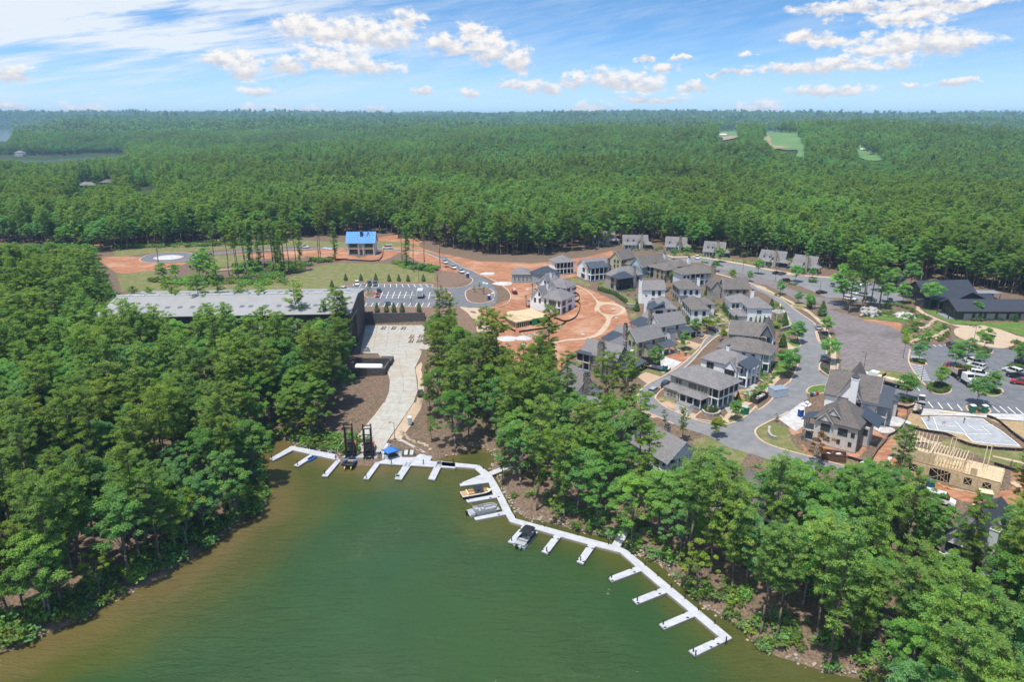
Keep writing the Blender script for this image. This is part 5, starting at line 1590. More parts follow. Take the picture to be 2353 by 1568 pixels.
row(h,'L',(2.6,4.6),3.2,.9,1.4,0,(1,1),TRIM)
row(h,'L',(2.6,4.6),.8,.9,1.5,0,(1,1),TRIM)
row(h,'R',(1.4,),3.,.9,1.4,0,(1,1),TRIM)
# two more roofs between, partly seen
h=House('blue_house','pale blue house with white porch at the far edge of the clay common',('3',1100,330),('3',1330,300),None,4.4,leny=8)
X_,Y_=h.lx,h.ly
h.vol(0,X_,0,Y_,0,4.6,siding('teal_siding',(.27,.36,.378)))
h.hip(0,X_,0,Y_,4.6,2.8,R_METAL,.4)
row(h,'R',(1.5,3.5,5.5,7.5,9.5),1.2,.9,1.8,0,(1,1),TRIM)
h=House('blue_house','long teal house with row of white windows behind the clay common',('3',790,318),('3',1010,318),None,3.6,leny=8)
X_,Y_=h.lx,h.ly
h.vol(0,X_,0,Y_,0,3.8,MATS.get('teal_siding')or bpy.data.materials['teal_siding'])
h.hip(0,X_,0,Y_,3.8,2.4,R_GREY,.4)
row(h,'R',[1.2+1.9*k for k in range(6)],.9,.9,1.9,0,(1,1),TRIM)
h=House('porch_house','white columned porch house above the clay',('3',1290,240),('3',1500,225),None,3.4,leny=9)
X_,Y_=h.lx,h.ly
h.vol(0,X_,2,Y_,0,5.8,W_WHITE)
h.hip(0,X_,0,Y_,5.8,2.8,R_GREY,.5)
h.porch(0,X_,0,2,[(.2+(X_-.4)*k/5,.2)for k in range(6)],5.8,TRIM,.4,two=3.)
h.dark(.3,X_-.3,1.5,1.6,.4,5.6)
# three houses in a row along the common
def common_house(lab,nm,A,B,C,wall,chim,he=5.8,near=False):
 h=House(nm,lab,A,B,C,he)
 X_,Y_=h.lx,h.ly
 h.vol(0,X_,0,7.,0,he,wall)
 h.gable(0,X_,0,7.,he,3.4,R_GREY,'x',.4,wall=wall)
 h.vol(3.,9.5,7.,15,0,4.4,wall)
 h.gable(3.,9.5,7.,15.5,4.4,2.6,R_GREY,'y',.4,wall=wall,ends=(0,1))
 h.shed(-1.6,3.4,7.3,15.5,3.4,5.2,R_METAL,'x0')
 h.porch(-1.5,3,7.4,15.3,[(-1.3,y_)for y_ in(8,11.5,15)],3.4,TRIM,.3)
 h.chimney(-.45,5.4,.9,1.4,0,he+4.6,chim)
 h.vol(3.4,6.,-1.5,0,0,3.4,wall)
 h.shed(3.4,6.,-1.6,0,3.4,4.6,R_METAL,'y0')
 h.porch(X_-3.5,X_+2.8,-3.4,0,[(X_-3.2,-3.2),(X_-.2,-3.2),(X_+2.6,-3.2)],3.,TRIM,.4,fm=FLOORC,r=.2)
 h.shed(X_-3.5,X_+2.8,-3.6,0,3.,4.,R_METAL,'y0')
 row(h,'L',(1.6,3.4),3.8,.8,1.5)
 row(h,'L',(1.6,3.4),.8,.9,1.7)
 row(h,'R',(1.6,7.6),3.7,.9,1.5)
 row(h,'R',(1.6,),.8,.9,1.7)
 return h
common_house('sage yellow board house with stone chimney and white front porch on the common','sage_house',('5',737,487),('5',905,385),('5',640,390),W_YELLOW,W_STONE)
common_house('pale grey board house with stone chimney between yellow house and ring path','grey_house',('5',998,312),('5',1165,235),('5',905,215),W_PALE,W_STONE)
# stone house with screened porches
h=House('stone_house','field stone house with big stone chimney and screened double porch by the common',('5',497,690),('5',672,572),('5',240,612),6.)
X_,Y_=h.lx,h.ly
h.vol(0,8,0,Y_,0,6.,W_STONE)
h.gable(0,8,0,Y_+4,6.,3.4,R_GREY,'y',.35,wall=W_STONE,ends=(1,0))
h.vol(8,X_+1,1.,9,0,5.6,W_PALE)
h.gable(2,X_+1,2.,10,5.6,3.6,R_GREY,'x',.35,wall=W_PALE,ends=(0,1))
h.porch(-.4,8,Y_,Y_+5.2,[(-.2,Y_+.3),(-.2,Y_+2.6),(-.2,Y_+5.),(4,Y_+5.),(7.8,Y_+5.)],5.6,TRIM_T,.3,two=3.)
h.dark(-.12,-.06,Y_+.4,Y_+5,3.1,5.4)
h.dark(.6,.66,Y_+.4,Y_+2.6,.4,2.7)
h.hip(-.4,8,Y_-.6,Y_+5.2,5.6,1.9,R_METAL,.5,name='porch_roof')
h.chimney(-.5,5.2,1.2,1.9,0,10.4,W_STONE)
h.chimney(7,1.,.9,.9,6,10.,W_STONE,False)
row(h,'L',(3.,7.6),3.7,.9,1.7,0,(1,1),TRIM_T)
row(h,'L',(3.,7.6),.8,.9,1.8,0,(1,1),TRIM_T)
row(h,'R',(4.,),3.7,1.2,1.5,0,(1,1),TRIM_T)
h.porch(1.,X_,-3.6,0,[(1.2,-3.4),(5,-3.4),(X_-.2,-3.4)],2.9,TRIM_T,.3)
h.shed(.8,X_+.2,-3.8,0,2.9,4.1,R_METAL,'y0')
# house with the stone chimney in the trees
h=House('grey_house','white gabled house with grey stone chimney half hidden by the pines',('f4',1790,770),('f4',2085,735),None,5.4,leny=14,group='houses among the waterside pines')
X_,Y_=h.lx,h.ly
h.vol(0,X_,0,Y_,0,5.4,W_WHITE)
h.gable(0,X_,0,Y_,5.4,4.6,R_GREY,'y',.5,wall=W_WHITE)
h.vol(-7,0,2,9,0,4.4,W_WHITE)
h.gable(-7,.5,2,9,4.4,3.,R_GREY,'x',.4,wall=W_WHITE)
h.chimney(X_*.42,-.5,1.7,1.1,0,10.8,W_STONE)
row(h,'R',(1.5,X_-2.6,X_-1.2),2.6,1.,1.7,0,(1,1),TRIM)
row(h,'R',(X_*.68,),5.9,.9,1.5,0,(1,1),TRIM)
h.vol(-1,X_+3,-6,0,0,3.,W_WHITE)
h.hip(-1,X_+3,-6,.3,3.,2.2,R_GREY,.5)
h=House('porch_house','grey house with tall white double porch among the waterside pines',('d',1532,1062),('d',1594,1032),('d',1470,1015),5.8,group='houses among the waterside pines')
X_,Y_=max(h.lx,8),max(h.ly,9)
h.vol(0,X_,2.2,Y_,0,5.8,W_PALE)
h.gable(0,X_,0,Y_+4,5.8,3.8,R_GREY,'y',.5,wall=W_PALE)
h.porch(0,X_,0,2.2,[(.2+(X_-.4)*k/3,.2)for k in range(4)],5.8,TRIM,.4,two=3.,r=.18,rails=(((.2,.2),(X_-.2,.2),3.),))
row(h,'R',(1.5,4,6.5),3.6,1.,1.7,2.2)
row(h,'R',(1.5,4,6.5),.6,1.2,2.1,2.2)
row(h,'L',(3,6,8),3.4,.9,1.5)
row(h,'L',(3,6,8),.8,.9,1.5)
h.chimney(X_*.6,Y_*.6,1.1,1.1,6,10.6,W_STONE)
h=House('white_house','brown roofed white house hidden under the trees left of the timber frame',('d',1790,1180),('d',1850,1128),('d',1640,1128),5.4,group='houses among the waterside pines')
X_,Y_=h.lx,h.ly
h.vol(0,X_,0,Y_,0,5.4,W_WHITE)
h.hip(0,X_,0,Y_,5.4,3.2,R_BROWN,.5)
row(h,'L',[2+3*k for k in range(4)],3.4,.9,1.6)
row(h,'L',[2+3*k for k in range(4)],.8,1.,1.7)
row(h,'R',(2,5,8),3.4,.9,1.5)
h=House('unfinished_house','unfinished white gabled house with dark roof at the lower right corner',('r6',1395,560),('r6',1600,430),('r6',1000,440),6.,group='houses among the waterside pines')
X_,Y_=h.lx,h.ly
h.vol(0,X_,0,Y_,0,6.,W_WHITE)
h.gable(0,X_+5,0,Y_,6.,3.6,R_LODGE,'x',.5,wall=W_WHITE)
h.vol(-1.5,3.4,Y_-5,Y_,0,6.,W_WHITE)
h.gable(-2.5,5.,Y_-5.2,Y_+.2,6.,3.6,R_GREY,'x',.5,wall=W_WHITE,ends=(1,0))
h.dark(-1.62,-1.5,Y_-4.4,Y_-.6,3.6,5.8)
h.dark(-1.62,-1.5,Y_-4.4,Y_-.6,.4,2.8)
MB().box(-2.6,-1.5,Y_-5,Y_,2.9,3.3,TRIM).build('porch_deck',h.o)
h.dark(-.08,0.,1.,4.,.6,5.2)
for k in range(5):
 MB().bar((-.2,1.2+.7*k,.4),(-.2,1.2+.7*k,5.4),.07,mat('raw_timber',(.45,.324,.18),0,3)).build('post',h.o)
h.chimney(-.3,.6,1.4,1.4,0,10.5,W_PALE)
h.gable(X_*.55,X_+.8,-4,2,5.,3.2,R_GREY,'y',.5,wall=W_WHITE,ends=(1,0))
h.vol(X_*.55,X_+.8,-4,0,0,5.,W_WHITE)
h.dark(X_*.55+.6,X_,-4.1,-4.,.5,4.6)
# stucco and stone house at the lower right
h=House('stucco_house','grey stucco house with stone corner and steep brown roof beside the rusty dumpster',('r1',755,1008),('r1',872,850),('r1',338,903),6.4)
X_,Y_=h.lx,h.ly
h.vol(0,X_*.8,0,Y_,0,6.4,W_STUCCO)
h.vol(-.08,4.2,-.08,2.6,.02,6.36,W_STONE,'stone_facing')if False else h.vol(.06,5,-.1,2,.02,6.36,W_STONE,'stone_facing')
h.hip(0,X_*.8,0,Y_,6.4,5.,R_BROWN,.5)
h.gable(-.4,3.4,Y_-4.2,Y_-.6,6.6,2.2,R_BROWN,'x',.3,wall=W_STUCCO,ends=(1,0),name='dormer_roof')
h.gable(.6,5,Y_-5.6,Y_-2.,8.,2.2,R_BROWN,'x',.3,wall=W_STUCCO,ends=(1,0),name='dormer_roof')
row(h,'L',(2.6,3.3,3.3+.7),3.9,.6,1.6,0,(0,1),TRIM_D)
row(h,'L',(6.6,7.3,8.),4.,.6,1.6,0,(0,1),TRIM_D)
row(h,'L',(1.,),4.,.7,1.,0,(1,1),TRIM_D)
row(h,'L',(1.4,4.,6.4),1.6,.6,.9,0,(1,1),TRIM_D)
row(h,'R',(1.8,),4.2,1.,1.4,-.1,(1,1),TRIM_T)
h.porch(0,4.5,Y_,Y_+2.6,[(.2,Y_+2.4),(2.2,Y_+2.4),(4.3,Y_+2.4)],5.6,TRIM_T,.4,two=3.1)
MB().box(0.,.9,Y_+1.7,Y_+2.6,-.6,3.,W_STONE).box(3.6,4.5,Y_+1.7,Y_+2.6,-.6,3.,W_STONE).build('stone_pier',h.o)
h.shed(-.3,5,Y_-.2,Y_+2.8,5.5,6.9,R_METAL,'y1')
h.shed(X_*.45,X_*.95,-3.,1.5,5.6,8.2,R_METAL,'y0')
h.vol(5.2,X_*.8,-1.4,0,0,5.2,W_STUCCO)
row(h,'L',(-.7,),3.2,.8,1.4,5.2,(0,1),TRIM_D)
# white house with the tall chimney behind it
h=House('white_house','white house with tall white chimney and brown roofs behind the stucco house',('r1',1050,772),('r1',1085,580),('r1',440,655),6.4)
X_,Y_=h.lx,h.ly
h.vol(0,X_,3,Y_,0,6.4,W_BRICK)
h.gable(0,X_,3,Y_,6.4,4.2,R_BROWN,'y',.5,wall=W_BRICK)
h.gable(-.6,X_,Y_*.42,Y_*.8,6.4,5.,R_BROWN,'x',.4,wall=W_BRICK,name='dormer_roof')
h.shed(-1.,5.5,-.4,Y_*.5,5.8,9.2,R_METAL,'x0')
h.porch(-.9,4.5,0,Y_*.34,[(-.7,.2),(-.7,Y_*.17),(-.7,Y_*.33),(4.3,.2)],5.7,TRIM_T,.4,two=3.1)
h.dark(.9,1.,3.05,Y_*.34,.5,2.8)
h.dark(.9,1.,3.05,Y_*.34,3.4,5.4)
h.chimney(-.7,Y_*.56,1.5,1.8,0,12.,W_WHITE)
row(h,'L',(Y_*.46,),3.9,.9,1.5,-.02,(1,1),TRIM_D)
row(h,'L',(Y_*.68,Y_*.75),3.8,.8,1.5,0,(1,1),TRIM_D)
row(h,'R',(6,9,12),3.8,.9,1.5,3,(1,1),TRIM_D)
h.vol(X_*.45,X_*.7,-1.6,3,0,5.,W_STUCCO)
h.hip(X_*.45,X_*.7,-1.6,3,5.,1.2,R_METAL,.3,name='bay_roof')
row(h,'R',(X_*.575,),2.,1.1,2.4,-1.6,(1,1),TRIM_T)
# white house standing on the red clay
def clay_house(lab,A,B,C):
 h=House('white_house',lab,A,B,C,5.8)
 X_,Y_=h.lx,h.ly
 h.vol(0,X_,0,Y_,0,5.8,W_WHITE)
 h.hip(0,X_,0,Y_*.62,5.8,3.2,R_GREY,.5)
 h.gable(0,X_,Y_*.55,Y_-.8,5.8,4.,R_GREY,'x',.45,wall=W_WHITE)
 h.hip(X_*.3,X_*.95,Y_*.4,Y_+.6,6.2,3.6,R_GREY,.4)
 row(h,'L',(1.,2.4),.4,1.6,2.3,0,(1,0),TRIM)
 row(h,'L',(.9,2.9,4.,5.1),3.4,1.,1.9,0,(0,1),TRIM_D)
 row(h,'L',(Y_*.5,Y_*.68,Y_*.84),3.7,.8,1.6,0,(1,1),TRIM_D)
 row(h,'L',(Y_*.7,),6.6,.7,1.2,0,(1,1),TRIM_D)
 row(h,'R',(1.6,3.,6.4,7.6),.6,1.,2.,0,(1,1),TRIM_D)
 row(h,'R',(1.4,2.8),3.5,1.,1.8,0,(0,1),TRIM_D)
 row(h,'R',(5.6,6.8,8.),3.9,.9,1.,0,(0,0),TRIM_T)
 h.porch(0,X_*.5,Y_,Y_+2.4,[(.2,Y_+2.2),(X_*.48,Y_+2.2)],5.6,W_TAUPE,.4,two=3.,r=.2)
 h.shed(0,X_*.5,Y_-.2,Y_+2.4,5.5,6.6,R_GREY,'y1')
 h.chimney(X_*.5,Y_*.66,1.2,1.,6,10.6,W_PALE)
 return h
clay_house('new white house with grey hipped roof and front gable on the red clay',('3',1345,612),('3',1475,545),('3',1015,548))
clay_house('new white house half hidden behind the one on the red clay',('3',1400,470),('3',1470,425),('3',1090,412))
# cottages in front of the wood
def cottage(lab,A,B,scale=1.,dorm=2,stone=None):
 h=House('cottage',lab,A,B,None,3.,leny=8.,group='cottages along the edge of the wood')
 X_=h.lx
 Y_=8.
 h.vol(0,X_,0,Y_,0,3.,W_PALE)
 h.gable(0,X_,0,Y_,3.,4.4,R_GREY,'x',.5,wall=W_PALE)
 h.vol(X_*.52,X_*.86,-2.2,2,0,3.4,W_PALE)
 h.gable(X_*.52,X_*.86,-2.2,4,3.4,3.4,R_GREY,'y',.4,wall=W_PALE,ends=(1,0))
 h.chimney(X_*.72,-2.7,1.3,1.,0,8.6,stone or W_TAN)
 h.porch(0,X_*.5,-2.3,0,[(.2+X_*.46*k/3,-2.1)for k in range(4)],2.6,TRIM,.4)
 h.shed(-.2,X_*.52,-2.5,0,2.6,3.6,R_GREY,'y0')
 h.porch(X_*.88,X_+2.6,-1.6,3,[(X_*.9,-1.4),(X_+2.4,-1.4),(X_+2.4,2.8)],2.7,TRIM_D,.4)
 h.hip(X_*.86,X_+2.6,-1.6,3,2.7,1.6,R_GREY,.5,name='porch_roof')
 h.dark(X_*.9,X_+2.4,-1.3,-1.2,.5,2.5)
 row(h,'R',(1.6,3.6),.8,1.,1.7)
 row(h,'R',(X_*.58,X_*.82),.9,.8,1.7,-2.2)
 row(h,'R',(X_*.6,),4.,.7,1.1,-2.2)
 for k in range(dorm):
  x=X_*(.12+.24*k)
  h.vol(x,x+1.3,.9,3.2,3.8,5.4,W_PALE,'dormer')
  h.gable(x,x+1.3,.9,3.4,5.4,.8,R_GREY,'y',.15,wall=W_PALE,ends=(1,0),name='dormer_roof')
  h.win('R',x+.65,4.2,.6,.9,.9,(1,1))
 return h
cottage('cottage with two dormers and buff chimney, second from the right in the wood row',('4',1820,285),('4',2090,315),dorm=2)
cottage('cottage with white front gable at the right end of the wood row',('4',2195,345),('4',2440,375),dorm=0)
cottage('cottage with shed dormers and tall buff chimney in the middle of the wood row',('4',1195,185),('4',1420,200),dorm=2)
cottage('cottage with stone chimney between two garden hedges in the wood row',('4',765,130),('4',990,140),dorm=1,stone=W_STONE)
cottage('long grey roofed cottage with white gable at the left end of the wood row',('4',290,110),('4',560,112),dorm=2)
cottage('cottage at the far left of the village, in front of the pines',('4',-60,60),('4',180,66),dorm=1)
# dark lodge
h=House('lodge','long charcoal lodge with metal roof and light grey wall panels',('6',1795,662),('6',2353,664),None,4.,leny=11,cat='lodge')
X_,Y_=h.lx+12,h.ly
h.vol(0,X_,0,Y_,0,4.,W_LODGE)
h.gable(-.5,X_,0,Y_,4.,2.6,R_LODGE,'x',1.1,wall=W_LODGE,trim=TRIM_D)
for k in range(6):
 MB().box(1.8+k*4.2,4.8+k*4.2,-.1,0.,.3,2.6,W_LODGE2).build('wall_panel',h.o)
for k in range(8):
 h.win('R',2.8+4.2*k,2.75,2.6,1.,0,(2,0),TRIM_D)
row(h,'L',(3,8),1.,1.4,2.2,0,(1,1),TRIM_D)
h.porch(-3.2,0,1,9,[(-3.,1.2),(-3.,8.8)],3.9,TRIM_D,.2)
h=House('lodge','charcoal lodge with several crossing gabled metal roofs next to the gardens',('6',1690,602),('6',1925,556),('6',1480,480),3.8,cat='lodge')
X_,Y_=h.lx,h.ly
h.vol(0,X_*.9,0,Y_,0,3.8,W_LODGE)
h.gable(0,X_,0,Y_*.72,3.8,4.,R_LODGE,'y',.8,wall=W_LODGE,trim=TRIM_D)
h.gable(-1,X_+3,Y_*.45,Y_*1.05,3.8,4.6,R_LODGE,'x',.8,wall=W_LODGE,trim=TRIM_D)
h.gable(X_*.55,X_+1.6,-1,7,3.4,2.8,R_LODGE,'x',.7,wall=W_LODGE,trim=TRIM_D,name='entrance_roof')
h.vol(-5,0,Y_*.3,Y_*.5,0,2.6,W_LODGE,'garden_wall')
row(h,'L',(3,6,9,12),.8,1.6,2.,0,(1,0),TRIM_D)
row(h,'R',(2,5),.8,1.6,2.2,0,(1,0),TRIM_D)
h=House('shed','small grey roofed shed at the end of the tan path by the wood',('6',1205,398),('6',1312,395),None,2.6,leny=6,cat='shed')
X_,Y_=h.lx,h.ly
h.vol(0,X_,0,Y_,0,2.6,W_GREY)
h.gable(-5,X_,0,Y_,2.6,2.2,R_LODGE,'x',.5,wall=W_GREY)
row(h,'R',(2,5),.8,.9,1.1)
h=House('shelter','flat roofed open shelter with parked carts beside the lodge',('6',1930,520),('6',2150,522),None,2.7,leny=5,cat='shelter')
X_,Y_=h.lx,h.ly
MB().box(-.4,X_+.4,-.4,Y_,2.7,2.95,mat('shelter_roof',(.18,.189,.207),0,1)).build('roof',h.o)
for k in range(5):
 for y_ in(.1,Y_-.2):
  MB().box(X_*k/4-.08,X_*k/4+.08,y_-.08,y_+.08,-.3,2.7,TRIM_D).build('post',h.o)
MB().box(0,X_,Y_-.1,Y_,0,2.7,W_GREY).build('back_wall',h.o)
# far roofs in the wood
for lab,A,B,he,w_,r_ in(('low grey roofed house in the wood beyond the clearing',('1',700,738),('1',860,735),3,W_GREY,R_GREY),('low grey hipped house deep in the wood',('1',900,712),('1',1035,712),3,W_TAUPE,R_BROWN),('pale lakeside house on the far shore',('1',130,440),('1',200,440),4,W_WHITE,R_GREY),('grey roofed house above the far shore',('1',830,325),('1',905,325),4,W_WHITE,R_GREY),('small tan house in the far wood',('1',1020,325),('1',1056,325),4,W_TAN,R_GREY),('white house showing among far trees',('1',1800,415),('1',1890,415),4,W_WHITE,R_GREY)):
 h=House('far_house',lab,A,B,None,he,leny=10,group='houses in the far wood')
 X_=h.lx
 h.vol(0,X_,0,10,0,he,w_)
 h.hip(0,X_,0,10,he,3.,r_,.6)
 row(h,'R',[X_*(k+.5)/5 for k in range(5)],1,1.2,1.6)
M_BROOF=mat('pale_metal_roof',(.27,.26,.25),(.295,.287,.277),.25,.5,spec=.4)
M_BWALL=siding('brown_metal_cladding',(.068,.058,.054),True)
M_SKY=mat('skylight',(.117,.117,.122),0,1,.35)
bu=Vector((math.cos(math.radians(93.5)),math.sin(math.radians(93.5)),0))
BL,BWD,BH=82.,36.,14.2
bs=thing('boat_store','very long brown boat store with pale low pitched metal roof and rows of skylights','boat store',tuple(BOAT_NEAR),math.radians(93.5))
MB().box(0,BWD,0,BL,-3,BH,M_BWALL).build('wall',bs)
RISE=2.6
for sgn,x0,x1 in((1,-.6,BWD/2),(-1,BWD/2,BWD+.6)):
 z0,z1=(BH,BH+RISE)if sgn>0 else(BH+RISE,BH)
 MB().hexa([(x0,-.7,z0),(x1,-.7,z1),(x1,BL+.7,z1),(x0,BL+.7,z0)],[(x0,-.7,z0+.25),(x1,-.7,z1+.25),(x1,BL+.7,z1+.25),(x0,BL+.7,z0+.25)],M_BROOF).build('roof_slope',bs)
for y_ in(-.02,BL):
 MB().hexa([(0,y_,BH-.02),(BWD,y_,BH-.02),(BWD/2,y_,BH+RISE-.02)],[(0,y_+.02,BH-.02),(BWD,y_+.02,BH-.02),(BWD/2,y_+.02,BH+RISE-.02)],M_BWALL).build('gable_wall',bs)
skm=MB().box(-.55,.55,-1.6,1.6,0,.06,M_SKY).mesh('skylight')
for k in range(19):
 y_=4+k*4.1+(1.2 if k%4==3 else 0)
 for fx in(.4,1.44):
  x=BWD/2*fx
  zz=BH+RISE*(1-abs(x-BWD/2)/(BWD/2+.6))+.27
  tilt=math.atan2(RISE,BWD/2+.6)*(1 if x<BWD/2 else-1)
  inst('skylight',skm,bs,(x,y_,zz),(0,-tilt,math.pi/2 if False else 0),(1.6,.45,1))
rvm=MB().box(-.35,.35,-2.2,2.2,0,.45,mat('ridge_vent_metal',(.414,.414,.414),0,1)).mesh('ridge_vent')
for k in range(16):
 inst('ridge_vent',rvm,bs,(BWD/2,4+k*5.1,BH+RISE+.2))
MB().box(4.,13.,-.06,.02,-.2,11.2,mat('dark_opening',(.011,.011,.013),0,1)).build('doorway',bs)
MB().box(-.6+3,16,-.35,-.08,11.3,11.7,M_BROOF).build('door_track',bs)
MB().box(13.2,17.6,-.25,-.1,0.,11.2,M_BWALL).build('sliding_door',bs)
for k in range(8):
 inst('louvre',MB().box(-.06,.04,-1.,1.,0,1.4,TRIM).mesh('louvre')if k==0 else lv,bs,(0,8+k*10.5,9.6))if k else None
 if k==0:
  lv=MB().box(-.06,.04,-1.,1.,0,1.4,TRIM).mesh('louvre')
for k in range(11):
 MB().box(-.12,0.,3+k*7.6-.08,3+k*7.6+.08,-2,BH-.1,TRIM_D).build('downpipe',bs)
MB().box(-.75,-.6,-.7,BL+.7,BH-.1,BH+.28,TRIM_D).build('gutter',bs)
bw=lambda x,y:((BOAT_NEAR+bu*x+Vector((-bu.y,bu.x,0))*y).x,(BOAT_NEAR+bu*x+Vector((-bu.y,bu.x,0))*y).y)
BLOCKED.append([bw(-3.5,-1),bw(BWD+3,-1),bw(BWD+3,BL+2),bw(-3.5,BL+2)])
WOOD_OSB=mat('osb_sheathing',(.44,.335,.19),(.57,.46,.3),1.6,.8,.2,9)
LUMBER=mat('raw_timber',(.45,.324,.18),0,3)
LUMBER2=mat('pale_timber',(.54,.432,.279),0,3)
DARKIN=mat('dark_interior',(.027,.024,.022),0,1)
te=G('2',1210,1400)
ty=thing('tank_enclosure','dark block enclosure with stepped walls round the white fuel tank beside the ramp','enclosure',tuple(te),math.radians(-2))
for x0,x1,y0,y1,z1 in((-5.2,5.6,-.3,.2,2.6),(5.1,5.6,.2,7.,2.6),(-5.2,-4.7,.2,7,2.6),(-5.2,5.6,6.6,7.,3.6),(2.,6.,7.,12,2.6)):
 for k in range(5):
  z0=-.4+(z1+.4)*k/5
  MB().box(x0-.01*k,x1+.01*k,y0,y1,z0+.03,z0+(z1+.4)/5,M_DWALL).build('course',ty)
ft=thing('fuel_tank','long white horizontal fuel tank inside the dark enclosure','tank',(te.x,te.y+2.6,te.z),math.radians(-2))
MB().loft([[(xx,r_*math.cos(TAU*k/16),1.9+r_*math.sin(TAU*k/16))for k in range(16)]for xx,r_ in((-4.5,.5),(-4.3,1.),(-3.9,1.2),(3.9,1.2),(4.3,1.),(4.5,.5))],M_WHITE).build('shell',ft,True)
for x in(-2.8,2.8):
 MB().box(x-.2,x+.2,-.9,.9,0,1.,TRIM_D).build('saddle',ft)
BLOCKED.append([(te.x-7,te.y-5),(te.x+8,te.y-5),(te.x+8,te.y+14),(te.x-7,te.y+14)])
for k,x in enumerate((1180,1213)):
 p=G('2',x,1190)
 ac=thing('condenser_unit','grey cooling unit at the foot of the boat store, '+('nearer the store' if k==0 else 'nearer the ramp'),'cooling unit',tuple(p),0,'cooling units by the boat store')
 MB().box(-.55,.55,-.5,.5,.15,1.3,mat('unit_grey',(.27,.279,.279),0,2)).build('casing',ac)
 MB().cyl(0,0,1.3,1.36,.42,TRIM_D).build('fan_grille',ac)
 MB().box(-.7,.7,-.65,.65,-.1,.15,M_CONC).build('base',ac)
def cradle(root):
 for x in(-.55,.55):
  MB().box(x-.09,x+.09,-2.,2.,.42,.6,LUMBER).build('bunk',root)
 for y_ in(-1.6,0,1.6):
  MB().box(-.8,.8,y_-.06,y_+.06,.12,.26,TRIM_D).build('crossbar',root)
 for x in(-.7,.7):
  for y_ in(-1.6,1.6):
   MB().box(x-.06,x+.06,y_-.06,y_+.06,0,.45,TRIM_D).build('leg',root)
cr=None
for x,y_,lab in((1350,972,'leftmost empty boat cradle below the retaining wall'),(1443,972,'middle empty boat cradle below the retaining wall'),(1533,972,'third empty boat cradle below the retaining wall'),(1605,1050,'boat cradle on the pad behind another, left pair'),(1600,1088,'nearer boat cradle of the left pair'),(1687,1046,'boat cradle by the pad edge behind another'),(1672,1088,'boat cradle by the pad edge next to the mulch island')):
 p=at_z(*PX('2',[(x,y_)])[0],7.)
 if cr is None:
  cr=thing('boat_cradle',lab,'cradle',p,0,'empty boat cradles on the pad')
  cradle(cr)
  know_kids(cr)
 else:
  copy_tree(cr,p,0,lab)
M_BLUE=mat('blue_underlay',(.063,.216,.558),0,.8,.6)
M_WRAP=mat('white_house_wrap',(.558,.558,.54),0,.8,.7)
h=House('unfinished_house','house being built under a bright blue roof underlay, alone beyond the lawn',('2',1015,196),('2',1268,194),None,7.,leny=10,group=None,cat='house')
X_,Y_=h.lx,h.ly
h.vol(0,X_,1.6,Y_,0,7.,M_WRAP)
h.gable(0,X_,0,Y_,7.,5.,M_BLUE,'x',.5,wall=M_WRAP,trim=LUMBER)
h.gable(X_*.68,X_*.84,3,7,9.,3.6,M_BLUE,'y',.3,wall=M_WRAP,name='dormer_roof',trim=LUMBER)
pt=MB()
rr=random.Random(3)
for i in range(9):
 for j in range(5):
  x=.8+(X_-1.6)*(i+.25+.5*(j%2))/9
  f=(j+.5)/5
  y_=-.5+5.4*f
  z_=7.-.5+5.5*f+.24
  pt.hexa([(x-.28,y_-.12,z_-.12),(x+.28,y_-.12,z_-.12),(x+.28,y_+.12,z_+.12),(x-.28,y_+.12,z_+.12)],[(x-.28,y_-.13,z_-.11),(x+.28,y_-.13,z_-.11),(x+.28,y_+.11,z_+.13),(x-.28,y_+.11,z_+.13)],mat('navy_print',(.027,.09,.27),0,1))
pm=pt.build('printed_marks',h.o)
pm['kind']='stuff'
for x in(.6,X_*.42,X_*.58,X_-.6):
 MB().box(x-.18,x+.18,0.,.35,-1,7.,M_WRAP).build('column',h.o)
MB().box(0,X_,0,1.6,3.3,3.7,LUMBER).build('porch_deck',h.o)
for x0,x1 in((X_*.08,X_*.36),(X_*.64,X_*.92)):
 h.dark(x0,x1,1.52,1.58,4.1,6.4,GLASS,'window')
 h.dark(x0,x1,1.52,1.58,.5,3.,GLASS,'window')
h.dark(X_*.46,X_*.54,1.52,1.58,.2,2.8,mat('red_door',(.27,.054,.027),0,1),'door')
for x0,x1 in((0,X_*.38),(X_*.62,X_)):
 h.porch(x0,x1,.05,1.6,[],3,rails=(((x0,.1),(x1,.1),3.7),),m=LUMBER)
h.chimney(X_*.52,3.2,1.4,1.2,7,12.2,TRIM_D)
# framed floor with the green sheathing
h=House('unfinished_house','new timber floor platform with a green sheathed wall on the red clay',('3',835,852),('3',1185,770),('3',690,748),2.4,group=None,cat='building site')
X_,Y_=h.lx,h.ly
for i in range(9):
 for j in range(4):
  if(i+j)%9!=4:
   MB().box(X_*i/9+.03,X_*(i+1)/9-.03,Y_*j/4+.03,Y_*(j+1)/4-.03,2.3+.01*((i*7+j*3)%3),2.42+.01*((i*7+j*3)%3),WOOD_OSB).build('deck_panel',h.o)
MB().box(0,X_,0,Y_,2.,2.28,LUMBER).build('floor_frame',h.o)
for k in range(18):
 y_=Y_*k/17
 MB().box(.02,.12,y_-.05,y_+.05,0,2.,LUMBER2).build('stud',h.o)
for k in range(20):
 x=X_*k/19
 if not .4<k/19<.86:
  MB().box(x-.05,x+.05,.02,.12,0,2.,LUMBER2).build('stud',h.o)
GREEN=mat('green_sheathing',(.018,.18,.063),0,1.5,.7)
gx0,gx1=X_*.42,X_*.86
